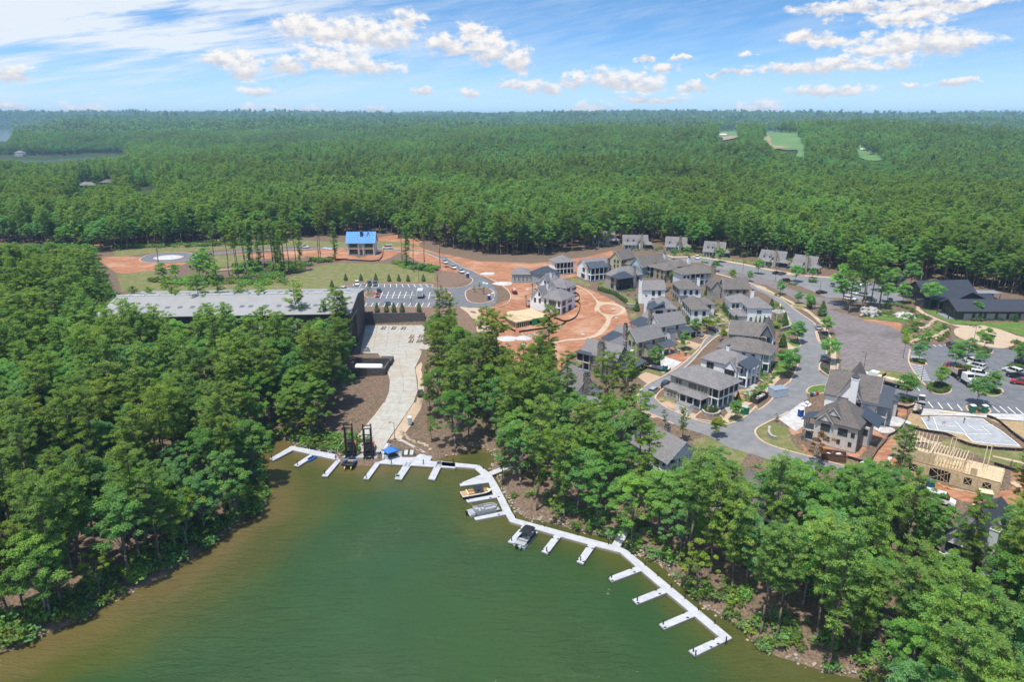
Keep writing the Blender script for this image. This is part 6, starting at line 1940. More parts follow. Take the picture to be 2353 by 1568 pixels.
for x0,x1,z0,z1 in((gx0,gx0+(gx1-gx0)*.33,-.2,2.9),(gx1-(gx1-gx0)*.2,gx1,-.2,2.9),(gx0+(gx1-gx0)*.33,gx1-(gx1-gx0)*.2,2.1,2.9),(gx0+(gx1-gx0)*.33,gx1-(gx1-gx0)*.2,-.2,.6)):
 MB().box(x0+.01,x1-.01,-.9,-.75,z0,z1,GREEN).build('green_panel',h.o)
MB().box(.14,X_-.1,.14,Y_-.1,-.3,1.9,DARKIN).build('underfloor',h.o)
MB().box(-.2,X_*.5,Y_,Y_+.3,-.6,2.5,M_WRAP).build('block_wall',h.o)
MB().box(-3.,-.2,Y_-5,Y_+.2,-.6,1.6,FOUND).build('block_wall',h.o)
for k in range(7):
 MB().bar((X_*.02+.5*k,Y_*.2,2.55),(X_*.02+.5*k+1.2,Y_*.82,2.55),.09,LUMBER2).build('loose_board',h.o)
for k in range(6):
 MB().bar((X_*.1*k,-1.8-.4*(k%3),.06),(X_*.1*k+3,-1.6-.4*(k%2),.06),.08,LUMBER2).build('loose_board',h.o)
h=House('timber_frame_house','half built timber frame house with sheathed walls and open roof trusses',('r2',2150,1040),('r2',2255,940),('r2',1275,838),3.3,group=None,cat='building site')
X_,Y_=h.lx,h.ly
for i in range(3):
 for j in range(11):
  a0,a1=X_*i/3,X_*(i+1)/3
  b0,b1=Y_*j/11,Y_*(j+1)/11
  if 4<=j<=6 and i<1:
   continue
  MB().box(a0+.03,a1-.03,b0+.03,b1-.03,3.28+.012*((i+2*j)%3),3.4+.012*((i+2*j)%3),WOOD_OSB).build('deck_panel',h.o)
MB().box(.1,X_-.1,.1,Y_-.1,2.95,3.26,LUMBER).build('floor_frame',h.o)
ops=[(1.5,3.,1.2,2.6),(5.,6.4,.9,2.6),(9.,13.,.1,2.8),(15.4,17.,.7,2.5),(20.2,23.4,.3,2.5)]
cur=0
for y0,y1,z0,z1 in ops+[(Y_,Y_,0,0)]:
 n_=max(1,round((min(y0,Y_)-cur)/1.3))
 for k in range(n_):
  a_,b_=cur+(min(y0,Y_)-cur)*k/n_,cur+(min(y0,Y_)-cur)*(k+1)/n_
  if b_-a_>.1:
   MB().box(-.12,0.,a_+.015,b_-.015,-1.2,3.,WOOD_OSB).build('wall_panel',h.o)
 if y1<Y_:
  MB().box(-.12,0.,y0,y1,z1,3.,WOOD_OSB).build('lintel_panel',h.o)
  MB().box(-.12,0.,y0,y1,-1.2,z0,WOOD_OSB).build('sill_panel',h.o)
  MB().bar((-.14,y0,z0),(-.14,y1,z1),.05,LUMBER2).build('brace',h.o)
  MB().bar((-.14,y0,z1),(-.14,y1,z0),.05,LUMBER2).build('brace',h.o)
 cur=y1
for k in range(5):
 MB().box(X_*k/5+.015,X_*(k+1)/5-.015,-.12,0.,-1.2,3.,WOOD_OSB).build('wall_panel',h.o)
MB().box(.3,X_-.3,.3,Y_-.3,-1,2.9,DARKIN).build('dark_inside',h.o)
def stud_wall(a,b,z0,z1,pitch=.62,panel=False):
 a,b=Vector(a),Vector(b)
 n=max(1,round((b-a).length/pitch))
 for k in range(n+1):
  p=a+(b-a)*(k/n)
  MB().bar((p.x,p.y,z0),(p.x,p.y,z1),.075,LUMBER2).build('stud',h.o)
 for z in(z0+.05,z1):
  MB().bar((a.x,a.y,z),(b.x,b.y,z),.1,LUMBER2).build('plate',h.o)
stud_wall((.2,6),(.2,13.5),3.4,6.)
stud_wall((.2,13.5),(X_*.7,13.5),3.4,6.)
stud_wall((.2,7),(X_*.8,7),3.4,6.2)
stud_wall((X_*.75,6),(X_*.75,14.5),3.4,6.)
MB().box(.1,.25,12.4,13.4,3.4,5.8,WOOD_OSB).build('wall_panel',h.o)
MB().box(.1,.25,4.4,5.6,3.4,5.,WOOD_OSB).build('wall_panel',h.o)
for k in range(12):
 MB().bar((.2,7+.58*k,6.1),(X_*.8,7+.58*k,6.1),.08,LUMBER2).build('joist',h.o)
for k in range(6):
 MB().box(.05,.18,13.6+1.25*k,14.8+1.25*k,3.4,5.9,WOOD_OSB).build('wall_panel',h.o)
for k in range(8):
 y_=13.+.75*k
 for q in(((X_*.25,y_,6.),(X_*.62,y_,8.6)),((X_*.62,y_,8.6),(X_*.98,y_,6.)),((X_*.25,y_,6.),(X_*.98,y_,6.)),((X_*.62,y_,6.),(X_*.62,y_,8.6))):
  MB().bar(*q,.06,LUMBER2).build('truss_member',h.o)
for y_ in(3.,3.8,9.6,10.4):
 for q in(((X_*.3,y_,3.4),(X_*.62,y_,9.)),((X_*.62,y_,9.),(X_*1.,y_,3.4)),((X_*.45,y_,6.),(X_*.8,y_,6.))):
  MB().bar(*q,.07,LUMBER2).build('rafter',h.o)
MB().bar((X_*.62,3.,9.),(X_*.62,10.4,9.),.07,LUMBER2).build('ridge_beam',h.o)
for k in range(10):
 MB().bar((-1.2-.5*(k%4),1.5+2.2*k,.1+.1*(k%2)),(-1.6-.4*(k%3),5.4+2.2*k,.1+.1*(k%2)),.09,LUMBER2 if k%3 else mat('orange_timber',(.558,.297,.063),0,2)).build('loose_board',h.o)
for k in range(4):
 MB().bar((-.2,9.4+.6*k,0.),(-.9,9.6+.7*k,5.6),.06,LUMBER2).build('prop',h.o)
fd=gpoly('r2',pairs([1455,480,1620,470,1990,492,2045,535,2140,590,2240,668,2312,728,2090,712,1900,690,1835,625,1680,600,1520,585]))
M_SLAB=mat('grey_slab',(.27,.279,.293),0,.8,.9,.3,9)
fo=drape('foundation',fd,M_SLAB,.18,grid=2.)
tag(fo,'new pale grey house foundation edged with white boards','foundation')
for k in range(len(fd)):
 a_,b_=fd[k],fd[(k+1)%len(fd)]
 strip('form_board',[a_,b_],.28,mat('pale_board',(.54,.522,.486),0,2),.42,fo)
for seg in([(1745,510),(1850,625),(2070,628)],[(1600,540),(1760,560)],[(1850,540),(1930,590),(2000,590)],[(1975,555),(2060,625)],[(1560,480),(1600,590)],[(2080,545),(1990,552)]):
 strip('form_board',gpoly('r2',seg),.22,MATS['pale_board'],.4,fo)
BLOCKED.append(fd)
# floating docks
M_DECK=mat('pale_dock_deck',(.369,.373,.396),0,.9,.7,.15,14)
M_FLOAT=mat('float_tan',(.324,.243,.171),0,1.5,.8)
M_FASCIA=mat('dock_fascia',(.306,.31,.333),0,2,.6)
M_POST=mat('black_post',(.023,.022,.021),0,3,.6)
M_RUST=mat('rusty_steel',(.144,.081,.054),0,3,.8)
DZ=.55
def dock_piece(c,pts,parent,name='walkway',z=DZ,zs=None):
 w=[Vector(at_z(x,y,z))for x,y in PX(c,pts)]
 o_=parent.location
 q=[(p.x-o_.x,p.y-o_.y)for p in w]
 cen=(sum(p[0]for p in q)/len(q),sum(p[1]for p in q)/len(q))
 zz=zs or[z]*len(q)
 def ring(k,dz):
  out=[]
  for(x,y),z_ in zip(q,zz):
   L=math.hypot(x-cen[0],y-cen[1])
   out.append((cen[0]+(x-cen[0])*(1+k/L),cen[1]+(y-cen[1])*(1+k/L),z_+dz))
  return out
 jj=.003*(len(KIDS)%3)
 d=MB().hexa(ring(0,-.05),ring(0,0),M_DECK).build(name,parent)
 f=MB().hexa(ring(.06,-.26),ring(.06,-.03),M_FASCIA)
 f.build('fascia',d)
 MB().hexa(ring(-.1,-.75),ring(-.1,-.2),M_FLOAT).build('float',d)
 return d
def new_dock(c,x,y,label):
 p=at_z(*PX(c,[(x,y)])[0],0)
 return thing('dock',label,'dock',(p[0],p[1],0))
def post(parent,c,x,y,h=1.3,r=.11,m=None):
 p=Vector(at_z(*PX(c,[(x,y)])[0],DZ))-parent.location
 MB().cyl(p.x,p.y,-1.5,DZ+h,r,m or M_POST,8).build('piling',parent)
dk=new_dock('r3',480,340,'short floating dock with three fingers on the left of the ramp')
dock_piece('r3',pairs([262,282,285,272,752,360,748,384,690,398,292,310]),dk)
dock_piece('r3',[(88,386),(122,403),(292,312),(264,284)],dk,'finger',DZ+.012)
dock_piece('r3',[(305,446),(346,456),(500,358),(455,346)],dk,'finger',DZ+.012)
dock_piece('r3',[(558,543),(610,546),(750,380),(694,394)],dk,'finger',DZ+.012)
for x,y in((107,392),(338,446),(586,532)):
 post(dk,'r3',x,y)
dk=new_dock('f5',1400,1060,'floating dock platform beside the ramp with jet ski berths')
dock_piece('f5',pairs([932,1048,1000,1058,1110,1008,1290,966,1420,960,1640,975,1760,888,1960,912,1897,1050,2353,1088,2353,1180,1560,1130,990,1096]),dk)
dock_piece('f5',[(690,1368),(790,1376),(992,1098),(928,1054)],dk,'finger',DZ+.012)
dock_piece('f5',[(1258,1372),(1385,1383),(1560,1118),(1432,1100)],dk,'finger',DZ+.012)
dock_piece('f5',[(1864,1372),(1985,1392),(2120,1112),(1998,1102)],dk,'finger',DZ+.012)
for x,y in((745,1362),(1200,1104),(1778,1108),(2320,1095)):
 post(dk,'f5',x,y)
for x0 in(1432,1998):
 a_=Vector(at_z(*PX('f5',[(x0+60,1110)])[0],DZ))-dk.location
 for sx in(-.55,.55):
  MB().bar((a_.x+sx-.2,a_.y-1.6,DZ+.15),(a_.x+sx+.25,a_.y+.9,DZ+.55),.07,M_FASCIA).build('bunk',dk)
 for sy in(-1.3,-.5,.4):
  MB().bar((a_.x-.7,a_.y+sy,DZ+.1),(a_.x+.7,a_.y+sy,DZ+.1),.05,M_FASCIA).build('crossbar',dk)
dk2=new_dock('r4',1000,960,'long pale floating dock with many fingers curving along the right shore')
dock_piece('r3',[(1598,408),(1990,446),(1940,474),(1600,447)],dk2)
dock_piece('r4',[(415,262),(540,355),(440,365),(370,306)],dk2)
dock_piece('r4',pairs([436,362,520,345,562,378,640,510,700,622,618,628,580,600,525,456]),dk2,z=DZ+.004)
dock_piece('r4',pairs([618,626,698,618,785,790,832,872,766,905,720,822,690,785]),dk2)
dock_piece('r4',pairs([764,903,830,868,1000,914,1920,1164,2012,1190,2090,1226,2010,1252,1650,1160,975,966]),dk2,z=DZ+.004)
dock_piece('r5',pairs([538,368,600,335,625,345,1252,868,1160,900,1065,822,720,526]),dk2)
dock_piece('r5',pairs([1158,898,1250,866,1805,1332,1795,1346,1660,1322,1320,1035]),dk2,z=DZ+.004)
dock_piece('r4',[(200,470),(206,500),(528,458),(445,368)],dk2,'finger',DZ+.012)
for c,pts in(('r4',[(272,655),(290,685),(622,628),(582,598)]),('r4',[(362,855),(380,885),(722,820),(692,785)]),('r4',[(745,1130),(812,1146),(985,966),(910,945)]),('r4',[(1125,1235),(1195,1265),(1345,1072),(1272,1050)]),('r4',[(1522,1350),(1595,1380),(1732,1182),(1650,1160)]),('r5',[(408,650),(452,700),(782,578),(722,528)]),('r5',[(685,900),(735,955),(1067,825),(1005,772)]),('r5',[(985,1180),(1045,1235),(1387,1092),(1320,1035)]),('r5',[(1320,1480),(1395,1540),(1805,1340),(1720,1298)])):
 dock_piece(c,pts,dk2,'finger',DZ+.012)
for c,x,y in(('r4',212,470),('r4',297,655),('r4',384,845),('r4',785,1120),('r4',1182,1240),('r4',1565,1345),('r5',443,655),('r5',735,920),('r5',1028,1185),('r5',1368,1495),('r5',1395,1535),('r5',1740,1380),('r4',1158,960),('r4',1535,1060),('r4',463,305),('r4',1880,1158),('r5',668,390),('r5',822,518),('r5',968,640),('r5',1120,770),('r5',1274,895),('r5',1428,1025),('r5',1612,1178),('r4',733,690),('r4',785,785),('r4',828,860)):
 post(dk2,c,x,y,1. if c=='r5' or y>1100 else .7)
clm=MB().box(-.22,.22,-.09,.09,0,.16,M_POST).mesh('cleat')
for c,x,y in(('r4',640,625),('r4',545,636),('r4',640,825),('r4',880,985),('r4',1250,1090),('r4',1310,1105),('r4',1640,1190),('r4',1700,1210),('r5',455,690),('r5',410,655),('r5',665,556),('r5',705,596),('r5',945,800),('r5',990,842),('r5',1255,1062),('r5',1305,1112),('r5',1050,1222),('r5',745,945),('r5',1595,1358),('r5',1650,1408),('r5',1570,1445),('r4',1200,1255),('r4',1600,1360),('r4',1135,1225),('r4',1530,1340)):
 p=Vector(at_z(*PX(c,[(x,y)])[0],DZ))-dk2.location
 inst('cleat',clm,dk2,(p.x,p.y,DZ))
def gangway(c,pts,z1,label,joint=True):
 w=[Vector(at_z(x,y,z))for(x,y),z in zip(PX(c,pts),(DZ,DZ,z1,z1))]
 o_=w[0].copy()
 o_.z=0
 g=thing('gangway',label,'gangway',tuple(o_))
 q=[p-o_ for p in w]
 mids=[q[0].lerp(q[3],.52),q[1].lerp(q[2],.52)]
 for nm,r in(('ramp_plate',[q[0],q[1],mids[1],mids[0]]),('ramp_plate',[mids[0]+(q[3]-q[0])*.012,mids[1]+(q[2]-q[1])*.012,q[2],q[3]])):
  MB().hexa([p+Vector((0,0,-.12))for p in r],[p+Vector((0,0,.05))for p in r],M_DECK).build(nm,g)
 for a_,b_ in((q[0],q[3]),(q[1],q[2])):
  MB().bar(a_+Vector((0,0,-.16)),b_+Vector((0,0,-.16)),.16,M_RUST).build('beam',g)
 return g
gangway('r4',[(520,345),(562,378),(800,285),(770,245)],1.3,'short gangway from the long dock up to the rocky shore')
gangway('r4',[(1920,1165),(2012,1190),(2150,965),(2062,935)],1.6,'wide pale gangway under the trees in the middle of the long dock')
for c,pts,lab in(('f5',[(225,900),(335,905),(470,640),(420,625)],'pale concrete stair on the left of the ramp'),('f5',[(945,960),(1070,985),(1190,745),(1110,725)],'pale concrete stair on the right of the ramp')):
 w0=[Vector(at_z(*PX(c,[pts[0]])[0],.9)),Vector(at_z(*PX(c,[pts[1]])[0],.9)),Vector(at_z(*PX(c,[pts[2]])[0],2.6)),Vector(at_z(*PX(c,[pts[3]])[0],2.6))]
 st=thing('stair',lab,'stairs',tuple(w0[0]))
 r_=[p-w0[0]for p in w0]
 MB().hexa([p+Vector((0,0,-1.6))for p in r_],[p+Vector((0,0,0))for p in r_],M_DECK).build('landing',st)
 d_=(r_[0]+r_[1])/2-(r_[2]+r_[3])/2
 d_.z=0
 d_.normalize()
 for k in range(4):
  a_,b_=r_[0]+d_*(.38*k),r_[1]+d_*(.38*k)
  MB().hexa([p+Vector((0,0,-1.2))for p in(a_,b_,b_+d_*.38,a_+d_*.38)],[p+Vector((0,0,-.1-.16*k))for p in(a_,b_,b_+d_*.38,a_+d_*.38)],M_DECK).build('tread',st)
 s_=0 if 'left' in lab else 1
 e0,e1=(r_[0],r_[3])if s_==0 else(r_[1],r_[2])
 rb=MB()
 for z in(.55,1.05):
  rb.bar(e0+Vector((0,0,z)),e1+Vector((0,0,z)),.05,TRIM if s_==0 else M_POST)
 for k in range(8):
  p=e0.lerp(e1,k/7)
  rb.bar(p,p+Vector((0,0,1.1)),.05,TRIM if s_==0 else M_POST)
 rb.build('railing',st)
sheet('footpath','f5',pairs([1300,650,1390,660,1600,770,1830,900,1760,905,1560,800,1400,710,1290,690]),M_CONC,.07,'cream path curving from the ramp to the dock platform')
sheet('paving_apron','f5',pairs([1130,680,1290,640,1390,500,1560,270,1700,0,1610,0,1440,240,1250,480]),M_TAN,.065,'tan footpath beside the lower ramp')
# boulders and rocks
STONE=mat('tan_boulder',(.324,.252,.171),0,1.2,.9,.5,6)
STONE2=mat('grey_boulder',(.288,.27,.252),0,1.2,.9,.5,6)
def rock_mesh(seed,m):
 rng=np.random.default_rng(seed)
 bm=bmesh.new()
 bmesh.ops.create_icosphere(bm,subdivisions=1,radius=.5)
 for v in bm.verts:
  v.co*=.75+.45*rng.random()
  v.co.z=v.co.z*.75+.25
 me_=bpy.data.meshes.new('stone')
 bm.to_mesh(me_)
 bm.free()
 me_.materials.append(m)
 return me_
ROCKS=[rock_mesh(i,STONE)for i in range(4)]+[rock_mesh(9+i,STONE2)for i in range(3)]
def rocks_along(name,label,cat,c,pts,n,size,tiers=1,sel=(0,4),spread=.3):
 line=[G(c,x,y)for x,y in pts]
 rt=thing(name,label,cat,tuple(line[0]))
 rng=random.Random(len(label))
 L=[0]
 for a_,b_ in zip(line,line[1:]):
  L.append(L[-1]+(b_-a_).length)
 for k in range(n):
  d_=L[-1]*(k+rng.random()*.6)/n
  i=max(j for j in range(len(L))if L[j]<=d_+1e-6)
  i=min(i,len(line)-2)
  p=line[i].lerp(line[i+1],(d_-L[i])/max(L[i+1]-L[i],.01))
  for t in range(tiers):
   s_=size*rng.uniform(.7,1.3)
   q=p+Vector((rng.uniform(-spread,spread),rng.uniform(-spread,spread)+.35*t,.55*size*t-.1))
   inst('stone',ROCKS[rng.randrange(*sel)],rt,tuple(q-line[0]),(rng.uniform(-.3,.3),rng.uniform(-.3,.3),rng.random()*6),(s_*1.3,s_,s_))
 return rt
rocks_along('rock_wall','line of tan boulders curving between footpath and bank by the dock','rock wall','f5',pairs([1380,520,1450,600,1560,690,1760,750,1860,800,1900,860]),26,1.)
rocks_along('rock_wall','upper tan boulder wall of the garden terraces','rock wall','6',[(1440,850),(1490,845),(1540,810),(1560,780)],18,1.3,2)
rocks_along('rock_wall','lower tan boulder wall of the garden terraces above the car park','rock wall','6',pairs([1365,975,1420,945,1500,935,1570,925,1640,890,1690,860]),30,1.3,2)
rocks_along('rock_wall','short boulder row near the lawn below the lodge','rock wall','6',[(1385,790),(1430,780),(1470,765)],9,1.)
rocks_along('rock_mound','mound of grey boulders under the tall pines','rocks','6',pairs([950,720,970,690,1010,680,1050,690,1070,715,1010,725]),22,2.,2,(4,7),1.)
rocks_along('rock_pile','heap of orange tan rocks on the red clay','rocks','3',pairs([930,985,990,1010,1060,1025,1170,1035,1080,1000,960,980]),60,.8,1,(0,4),1.3)
rocks_along('rock_wall','row of boulders along the bank left of the launch ramp stair','rock wall','r3',[(330,268),(420,285),(520,300),(620,318),(690,335)],60,.55,2,(4,7),.8)
# loose stones of the shore, too many to count
RM=[bpy.data.objects.new('stone_form',m_)for m_ in ROCKS]
rng=np.random.default_rng(12)
sx_,sy_=[],[]
for(a_,b_),w_ in[((SHORE[i],SHORE[i+1]),1)for i in range(len(SHORE)-1)]:
 L_=math.dist(a_,b_)
 midx=(a_[0]+b_[0])/2
 dens=3.2 if midx>-12 else(.8 if b_[1]<168 else 2.2)
 k=int(L_*dens)
 t=rng.random(k)
 sx_+=list(a_[0]+(b_[0]-a_[0])*t+rng.normal(size=k)*.5)
 sy_+=list(a_[1]+(b_[1]-a_[1])*t+rng.normal(size=k)*.5)
sx_,sy_=np.array(sx_),np.array(sy_)
in_ramp=in_poly(sx_,sy_,[(p[0]+dx_,p[1]+dy_)for p,dx_,dy_ in((RAMP_L[0],-2,-2),(RAMP_R[0],2,-2),(RAMP_R[2],2,0),(RAMP_L[2],-2,0))])
sx_,sy_=sx_[~in_ramp],sy_[~in_ramp]
SHORE_STONES=(sx_,sy_)
# vehicles
M_TYRE=mat('tyre_rubber',(.016,.016,.016),0,5,.8)
M_RIM=mat('wheel_rim',(.27,.27,.279),0,5,.4,metal=.5)
M_CGLASS=mat('car_glass',(.011,.013,.016),0,1,.05,spec=.8)
M_LAMP=mat('headlight_lens',(.54,.54,.522),0,3,.15)
M_TAIL=mat('tail_light_lens',(.315,.018,.013),0,3,.2)
M_CHASSIS=mat('black_chassis',(.018,.018,.019),0,3,.7)
def paint(name,c):
 return mat(name,tuple(q*.96 for q in c),c,.8,.28,spec=.5,coat=.6)
P_WHITE,P_BLACK,P_GREY=paint('white_car_paint',(.702,.702,.702)),paint('black_car_paint',(.013,.013,.016)),paint('dark_grey_car_paint',(.054,.059,.063))
P_SILVER,P_RED,P_NAVY=paint('silver_car_paint',(.324,.342,.36)),paint('red_car_paint',(.378,.018,.02)),paint('navy_car_paint',(.02,.029,.05))
P_TEAL,P_MAROON,P_BLUEG=paint('teal_car_paint',(.027,.077,.081)),paint('maroon_car_paint',(.108,.011,.027)),paint('blue_grey_car_paint',(.099,.144,.18))
WHEELM={}
def wheel(root,x,y,r=.36,w=.24):
 k=(r,w)
 if k not in WHEELM:
  t=MB().loft([[(-w/2,rr*math.cos(TAU*i/14),rr*math.sin(TAU*i/14))for i in range(14)]for rr in(r*.9,)]+[[(dx,rr*math.cos(TAU*i/14),rr*math.sin(TAU*i/14))for i in range(14)]for dx,rr in((-w*.35,r),(w*.35,r),(w/2,r*.9))],M_TYRE)
  m_=MB().loft([[(dx,r*.58*math.cos(TAU*i/10),r*.58*math.sin(TAU*i/10))for i in range(10)]for dx in(-w/2-.015,w/2+.015)],M_RIM)
  WHEELM[k]=(t.mesh('tyre',True),m_.mesh('rim'))
 o=inst('wheel',WHEELM[k][0],root,(x,y,r))
 inst('rim',WHEELM[k][1],o)
BODYM={}
PROF={'suv':([(-2.4,.42),(-2.45,.75),(-2.4,1.12),(1.25,1.12),(2.15,1.),(2.42,.8),(2.42,.42)],[(-2.34,1.12),(-2.05,1.74),(-1.6,1.8),(.35,1.76),(1.25,1.12)],.95,.78),'sedan':([(-2.35,.38),(-2.4,.8),(-2.2,1.),(-1.55,1.02),(.95,.98),(2.,.84),(2.38,.66),(2.38,.38)],[(-1.75,1.02),(-.95,1.42),(.15,1.42),(1.05,.98)],.91,.7),'pickup':(pairs([-2.85,.55,-2.9,1.12,1.35,1.16,2.55,1.1,2.8,.95,2.8,.5]),[(-.95,1.14),(-.75,1.86),(.45,1.88),(1.35,1.14)],.98,.8),'van':(pairs([-2.8,.4,-2.85,1.3,1.6,1.3,2.5,1.05,2.85,.85,2.85,.4]),[(-2.82,1.3),(-2.75,2.2),(-2.4,2.28),(1.,2.25),(1.75,1.3)],1.,.92)}
def car_mesh(kind,pm):
 k=(kind,pm.name)
 if k in BODYM:
  return BODYM[k]
 low,up,hw,tw=PROF[kind]
 def shell(pr,w0,w1,m,z0,z1):
  rings=[]
  zz=lambda z:w0+(w1-w0)*max(0,min(1,(z-z0)/max(.01,z1-z0)))
  b_=MB()
  n=len(pr)
  Lf,Rt=[(-zz(z),y,z)for y,z in pr],[(zz(z),y,z)for y,z in pr]
  b_.poly(Lf,m).poly(Rt[::-1],m)
  for i in range(n):
   j=(i+1)%n
   b_.poly([Lf[i],Lf[j],Rt[j],Rt[i]],m)
  return b_
 body=shell(low,hw,hw*.96,pm,.4,1.1)
 zt=max(z for _,z in up)
 yb,yf=[y for y,z in up if z>zt-.2][0],[y for y,z in up if z>zt-.2][-1]
 body.hexa([(-tw-.01,yb-.05,zt-.1),(tw+.01,yb-.05,zt-.1),(tw+.01,yf,zt-.1),(-tw-.01,yf,zt-.1)],[(-tw+.05,yb+.05,zt+.02),(tw-.05,yb+.05,zt+.02),(tw-.05,yf-.1,zt+.02),(-tw+.05,yf-.1,zt+.02)],pm)
 zb=min(z for _,z in up)
 for yy in(up[0][0]+.25,(yb+yf)/2-.35,):
  for sx in(-1,1):
   body.bar((sx*(hw*.93),yy,zb),(sx*(tw+.015),max(yy,yb),zt-.05),.055,pm)
 glass=shell(up,hw*.94,tw,M_CGLASS,zb,zt)
 ch=MB().box(-hw*.92,hw*.92,low[0][0]+.15,low[-1][0]-.15,.22,.5,M_CHASSIS)
 if kind=='pickup':
  ch.box(-hw*.86,hw*.86,-2.72,-1.1,1.1,1.18,M_CHASSIS)
 lampm=MB().box(-.26,.26,-.03,.03,-.09,.09,M_LAMP).mesh('headlight')
 tailm=MB().box(-.14,.14,-.03,.03,-.16,.16,M_TAIL).mesh('tail_light')
 BODYM[k]=(body.mesh('body'),glass.mesh('windows'),ch.mesh('chassis'),lampm,tailm)
 return BODYM[k]
NAMES={'suv':'parked_suv','sedan':'parked_car','pickup':'pickup_truck','van':'parked_van'}
def car(kind,pm,c,x,y,to,label,group=None,s=1.,z=None):
 p=G(c,x,y)if z is None else Vector(at_z(*PX(c,[(x,y)])[0],z))
 q=G(c,*to)if z is None else Vector(at_z(*PX(c,[to])[0],z))
 ang=math.atan2(q.y-p.y,q.x-p.x)-math.pi/2
 r=thing(NAMES[kind],label,{'suv':'car','sedan':'car','pickup':'pickup truck','van':'van'}[kind],(p.x,p.y,p.z+.06),ang,group,s)
 b,g,ch,lm,tm=car_mesh(kind,pm)
 low=PROF[kind][0]
 hw=PROF[kind][2]
 inst('body',b,r)
 inst('windows',g,r)
 inst('chassis',ch,r)
 wy=1.5 if kind in('suv','sedan')else 1.8
 for sx in(-1,1):
  for sy in(-1,1):
   wheel(r,sx*(hw-.1),sy*wy*(.95 if sy<0 else 1),.38 if kind!='sedan' else .34)
  inst('headlight',lm,r,(sx*hw*.66,low[-2][0]-.01,low[-2][1]-.05))
  inst('tail_light',tm,r,(sx*hw*.8,low[1][0]+.03,low[1][1]+.1))
 return r
LOTG='cars in the car park above the wall'
for k,pm,x,y,to,lab in(('suv',P_WHITE,1113,580,(1116,600),'white off-road car alone at the left of the far row of bays'),('suv',P_BLACK,1225,580,(1227,600),'black car, left one of the dark pair in the far row'),('suv',P_GREY,1278,582,(1280,602),'dark grey off-road car, right one of the dark pair in the far row'),('suv',P_TEAL,1310,640,(1309,620),'dark teal car behind the red one by the mulch island'),('sedan',P_RED,1298,682,(1296,705),'red car by the mulch island next to the boat store'),('suv',P_BLUEG,1390,757,(1389,735),'blue grey car alone in the row above the wall')):
 car(k,pm,'2',x,y,to,lab,LOTG)
car('suv',P_WHITE,'2',995,632,(1020,632),'white car partly hidden behind the end of the boat store roof',LOTG)
car('pickup',P_WHITE,'2',632,245,(690,246),'white pickup on the far street behind the row of pines')
car('van',P_WHITE,'2',1385,252,(1320,254),'white panel van beside the blue roofed house')
for x,y,to,lab in((1905,382,(1960,420),'white pickup, farthest of three parked by the bend of the mulch bank'),(1980,430,(2030,460),'white pickup, middle of three parked by the bend of the mulch bank'),(2052,468,(2100,500),'white pickup, nearest of three parked by the bend beside the blue toilet')):
 car('pickup',P_WHITE,'2',x,y,to,lab,'pickups along the kerb')
VG='cars in the village'
car('suv',P_NAVY,'5',1062,985,(1128,925),'dark navy car parked in the lane beside the sage porch house',VG)
car('suv',P_SILVER,'5',925,1060,(985,1010),'silver car parked at the lane corner',VG)
car('suv',P_WHITE,'4',985,1115,(1035,1128),'white car on the drive beside the pale grey house',VG)
car('suv',P_BLUEG,'4',1115,1155,(1175,1165),'grey car on the drive behind a young tree',VG)
car('sedan',P_BLACK,'4',1292,1095,(1330,1108),'black car at the far end of the lane',VG)
car('sedan',P_WHITE,'4',1800,1072,(1850,1072),'white car behind the dark grey house',VG)
car('sedan',P_BLACK,'4',770,645,(790,625),'black car between the two white chimney houses',VG)
car('suv',P_WHITE,'4',1118,282,(1128,310),'white car driving on the far street by the cottages')
car('sedan',P_BLACK,'4',2018,452,(2060,445),'black car, left of the pair in front of the cottages','cars in the upper car park')
car('sedan',P_GREY,'4',2080,460,(2120,452),'dark grey car, right of the pair in front of the cottages','cars in the upper car park')
car('suv',P_MAROON,'4',2105,548,(2060,550),'maroon car in the upper car park','cars in the upper car park')
car('sedan',P_BLUEG,'4',1580,530,(1620,532),'blue grey car half hidden behind the stone gabled house')
UG='cars in the upper car park'
for k,pm,x,y,to,lab in(('sedan',P_GREY,683,455,(686,475),'dark car alone near the far edge of the upper car park'),('sedan',P_BLACK,585,520,(640,515),'black car at the near edge of the upper car park by the gravel'),('suv',P_WHITE,905,450,(935,465),'white car behind the tall pines, farthest of the white ones'),('suv',P_WHITE,868,525,(900,535),'white car behind the tall pines, middle of the white ones'),('suv',P_WHITE,830,578,(870,585),'white car nearest the grass verge behind the tall pines'),('suv',P_GREY,1010,585,(1050,592),'dark car between the trunks of the tall pines'),('sedan',P_NAVY,1185,592,(1195,615),'navy car right of the tall pines'),('pickup',P_GREY,1240,508,(1290,512),'grey pickup near the tan path to the lodge'),('suv',P_SILVER,960,545,(1000,552),'silver car among the tall pine trunks')):
 car(k,pm,'6',x,y,to,lab,UG)
SG='cars parked along the street'
car('sedan',P_SILVER,'6',556,830,(545,800),'silver car at the kerb beside the upper dark mulch bed',SG)
car('suv',P_SILVER,'6',605,1095,(603,1060),'silver car at the kerb beside the lower dark mulch bed',SG)
car('suv',P_BLACK,'6',366,1108,(362,1080),'black car at the kerb in front of the marked porch house',SG)
RG='cars in the right car park'
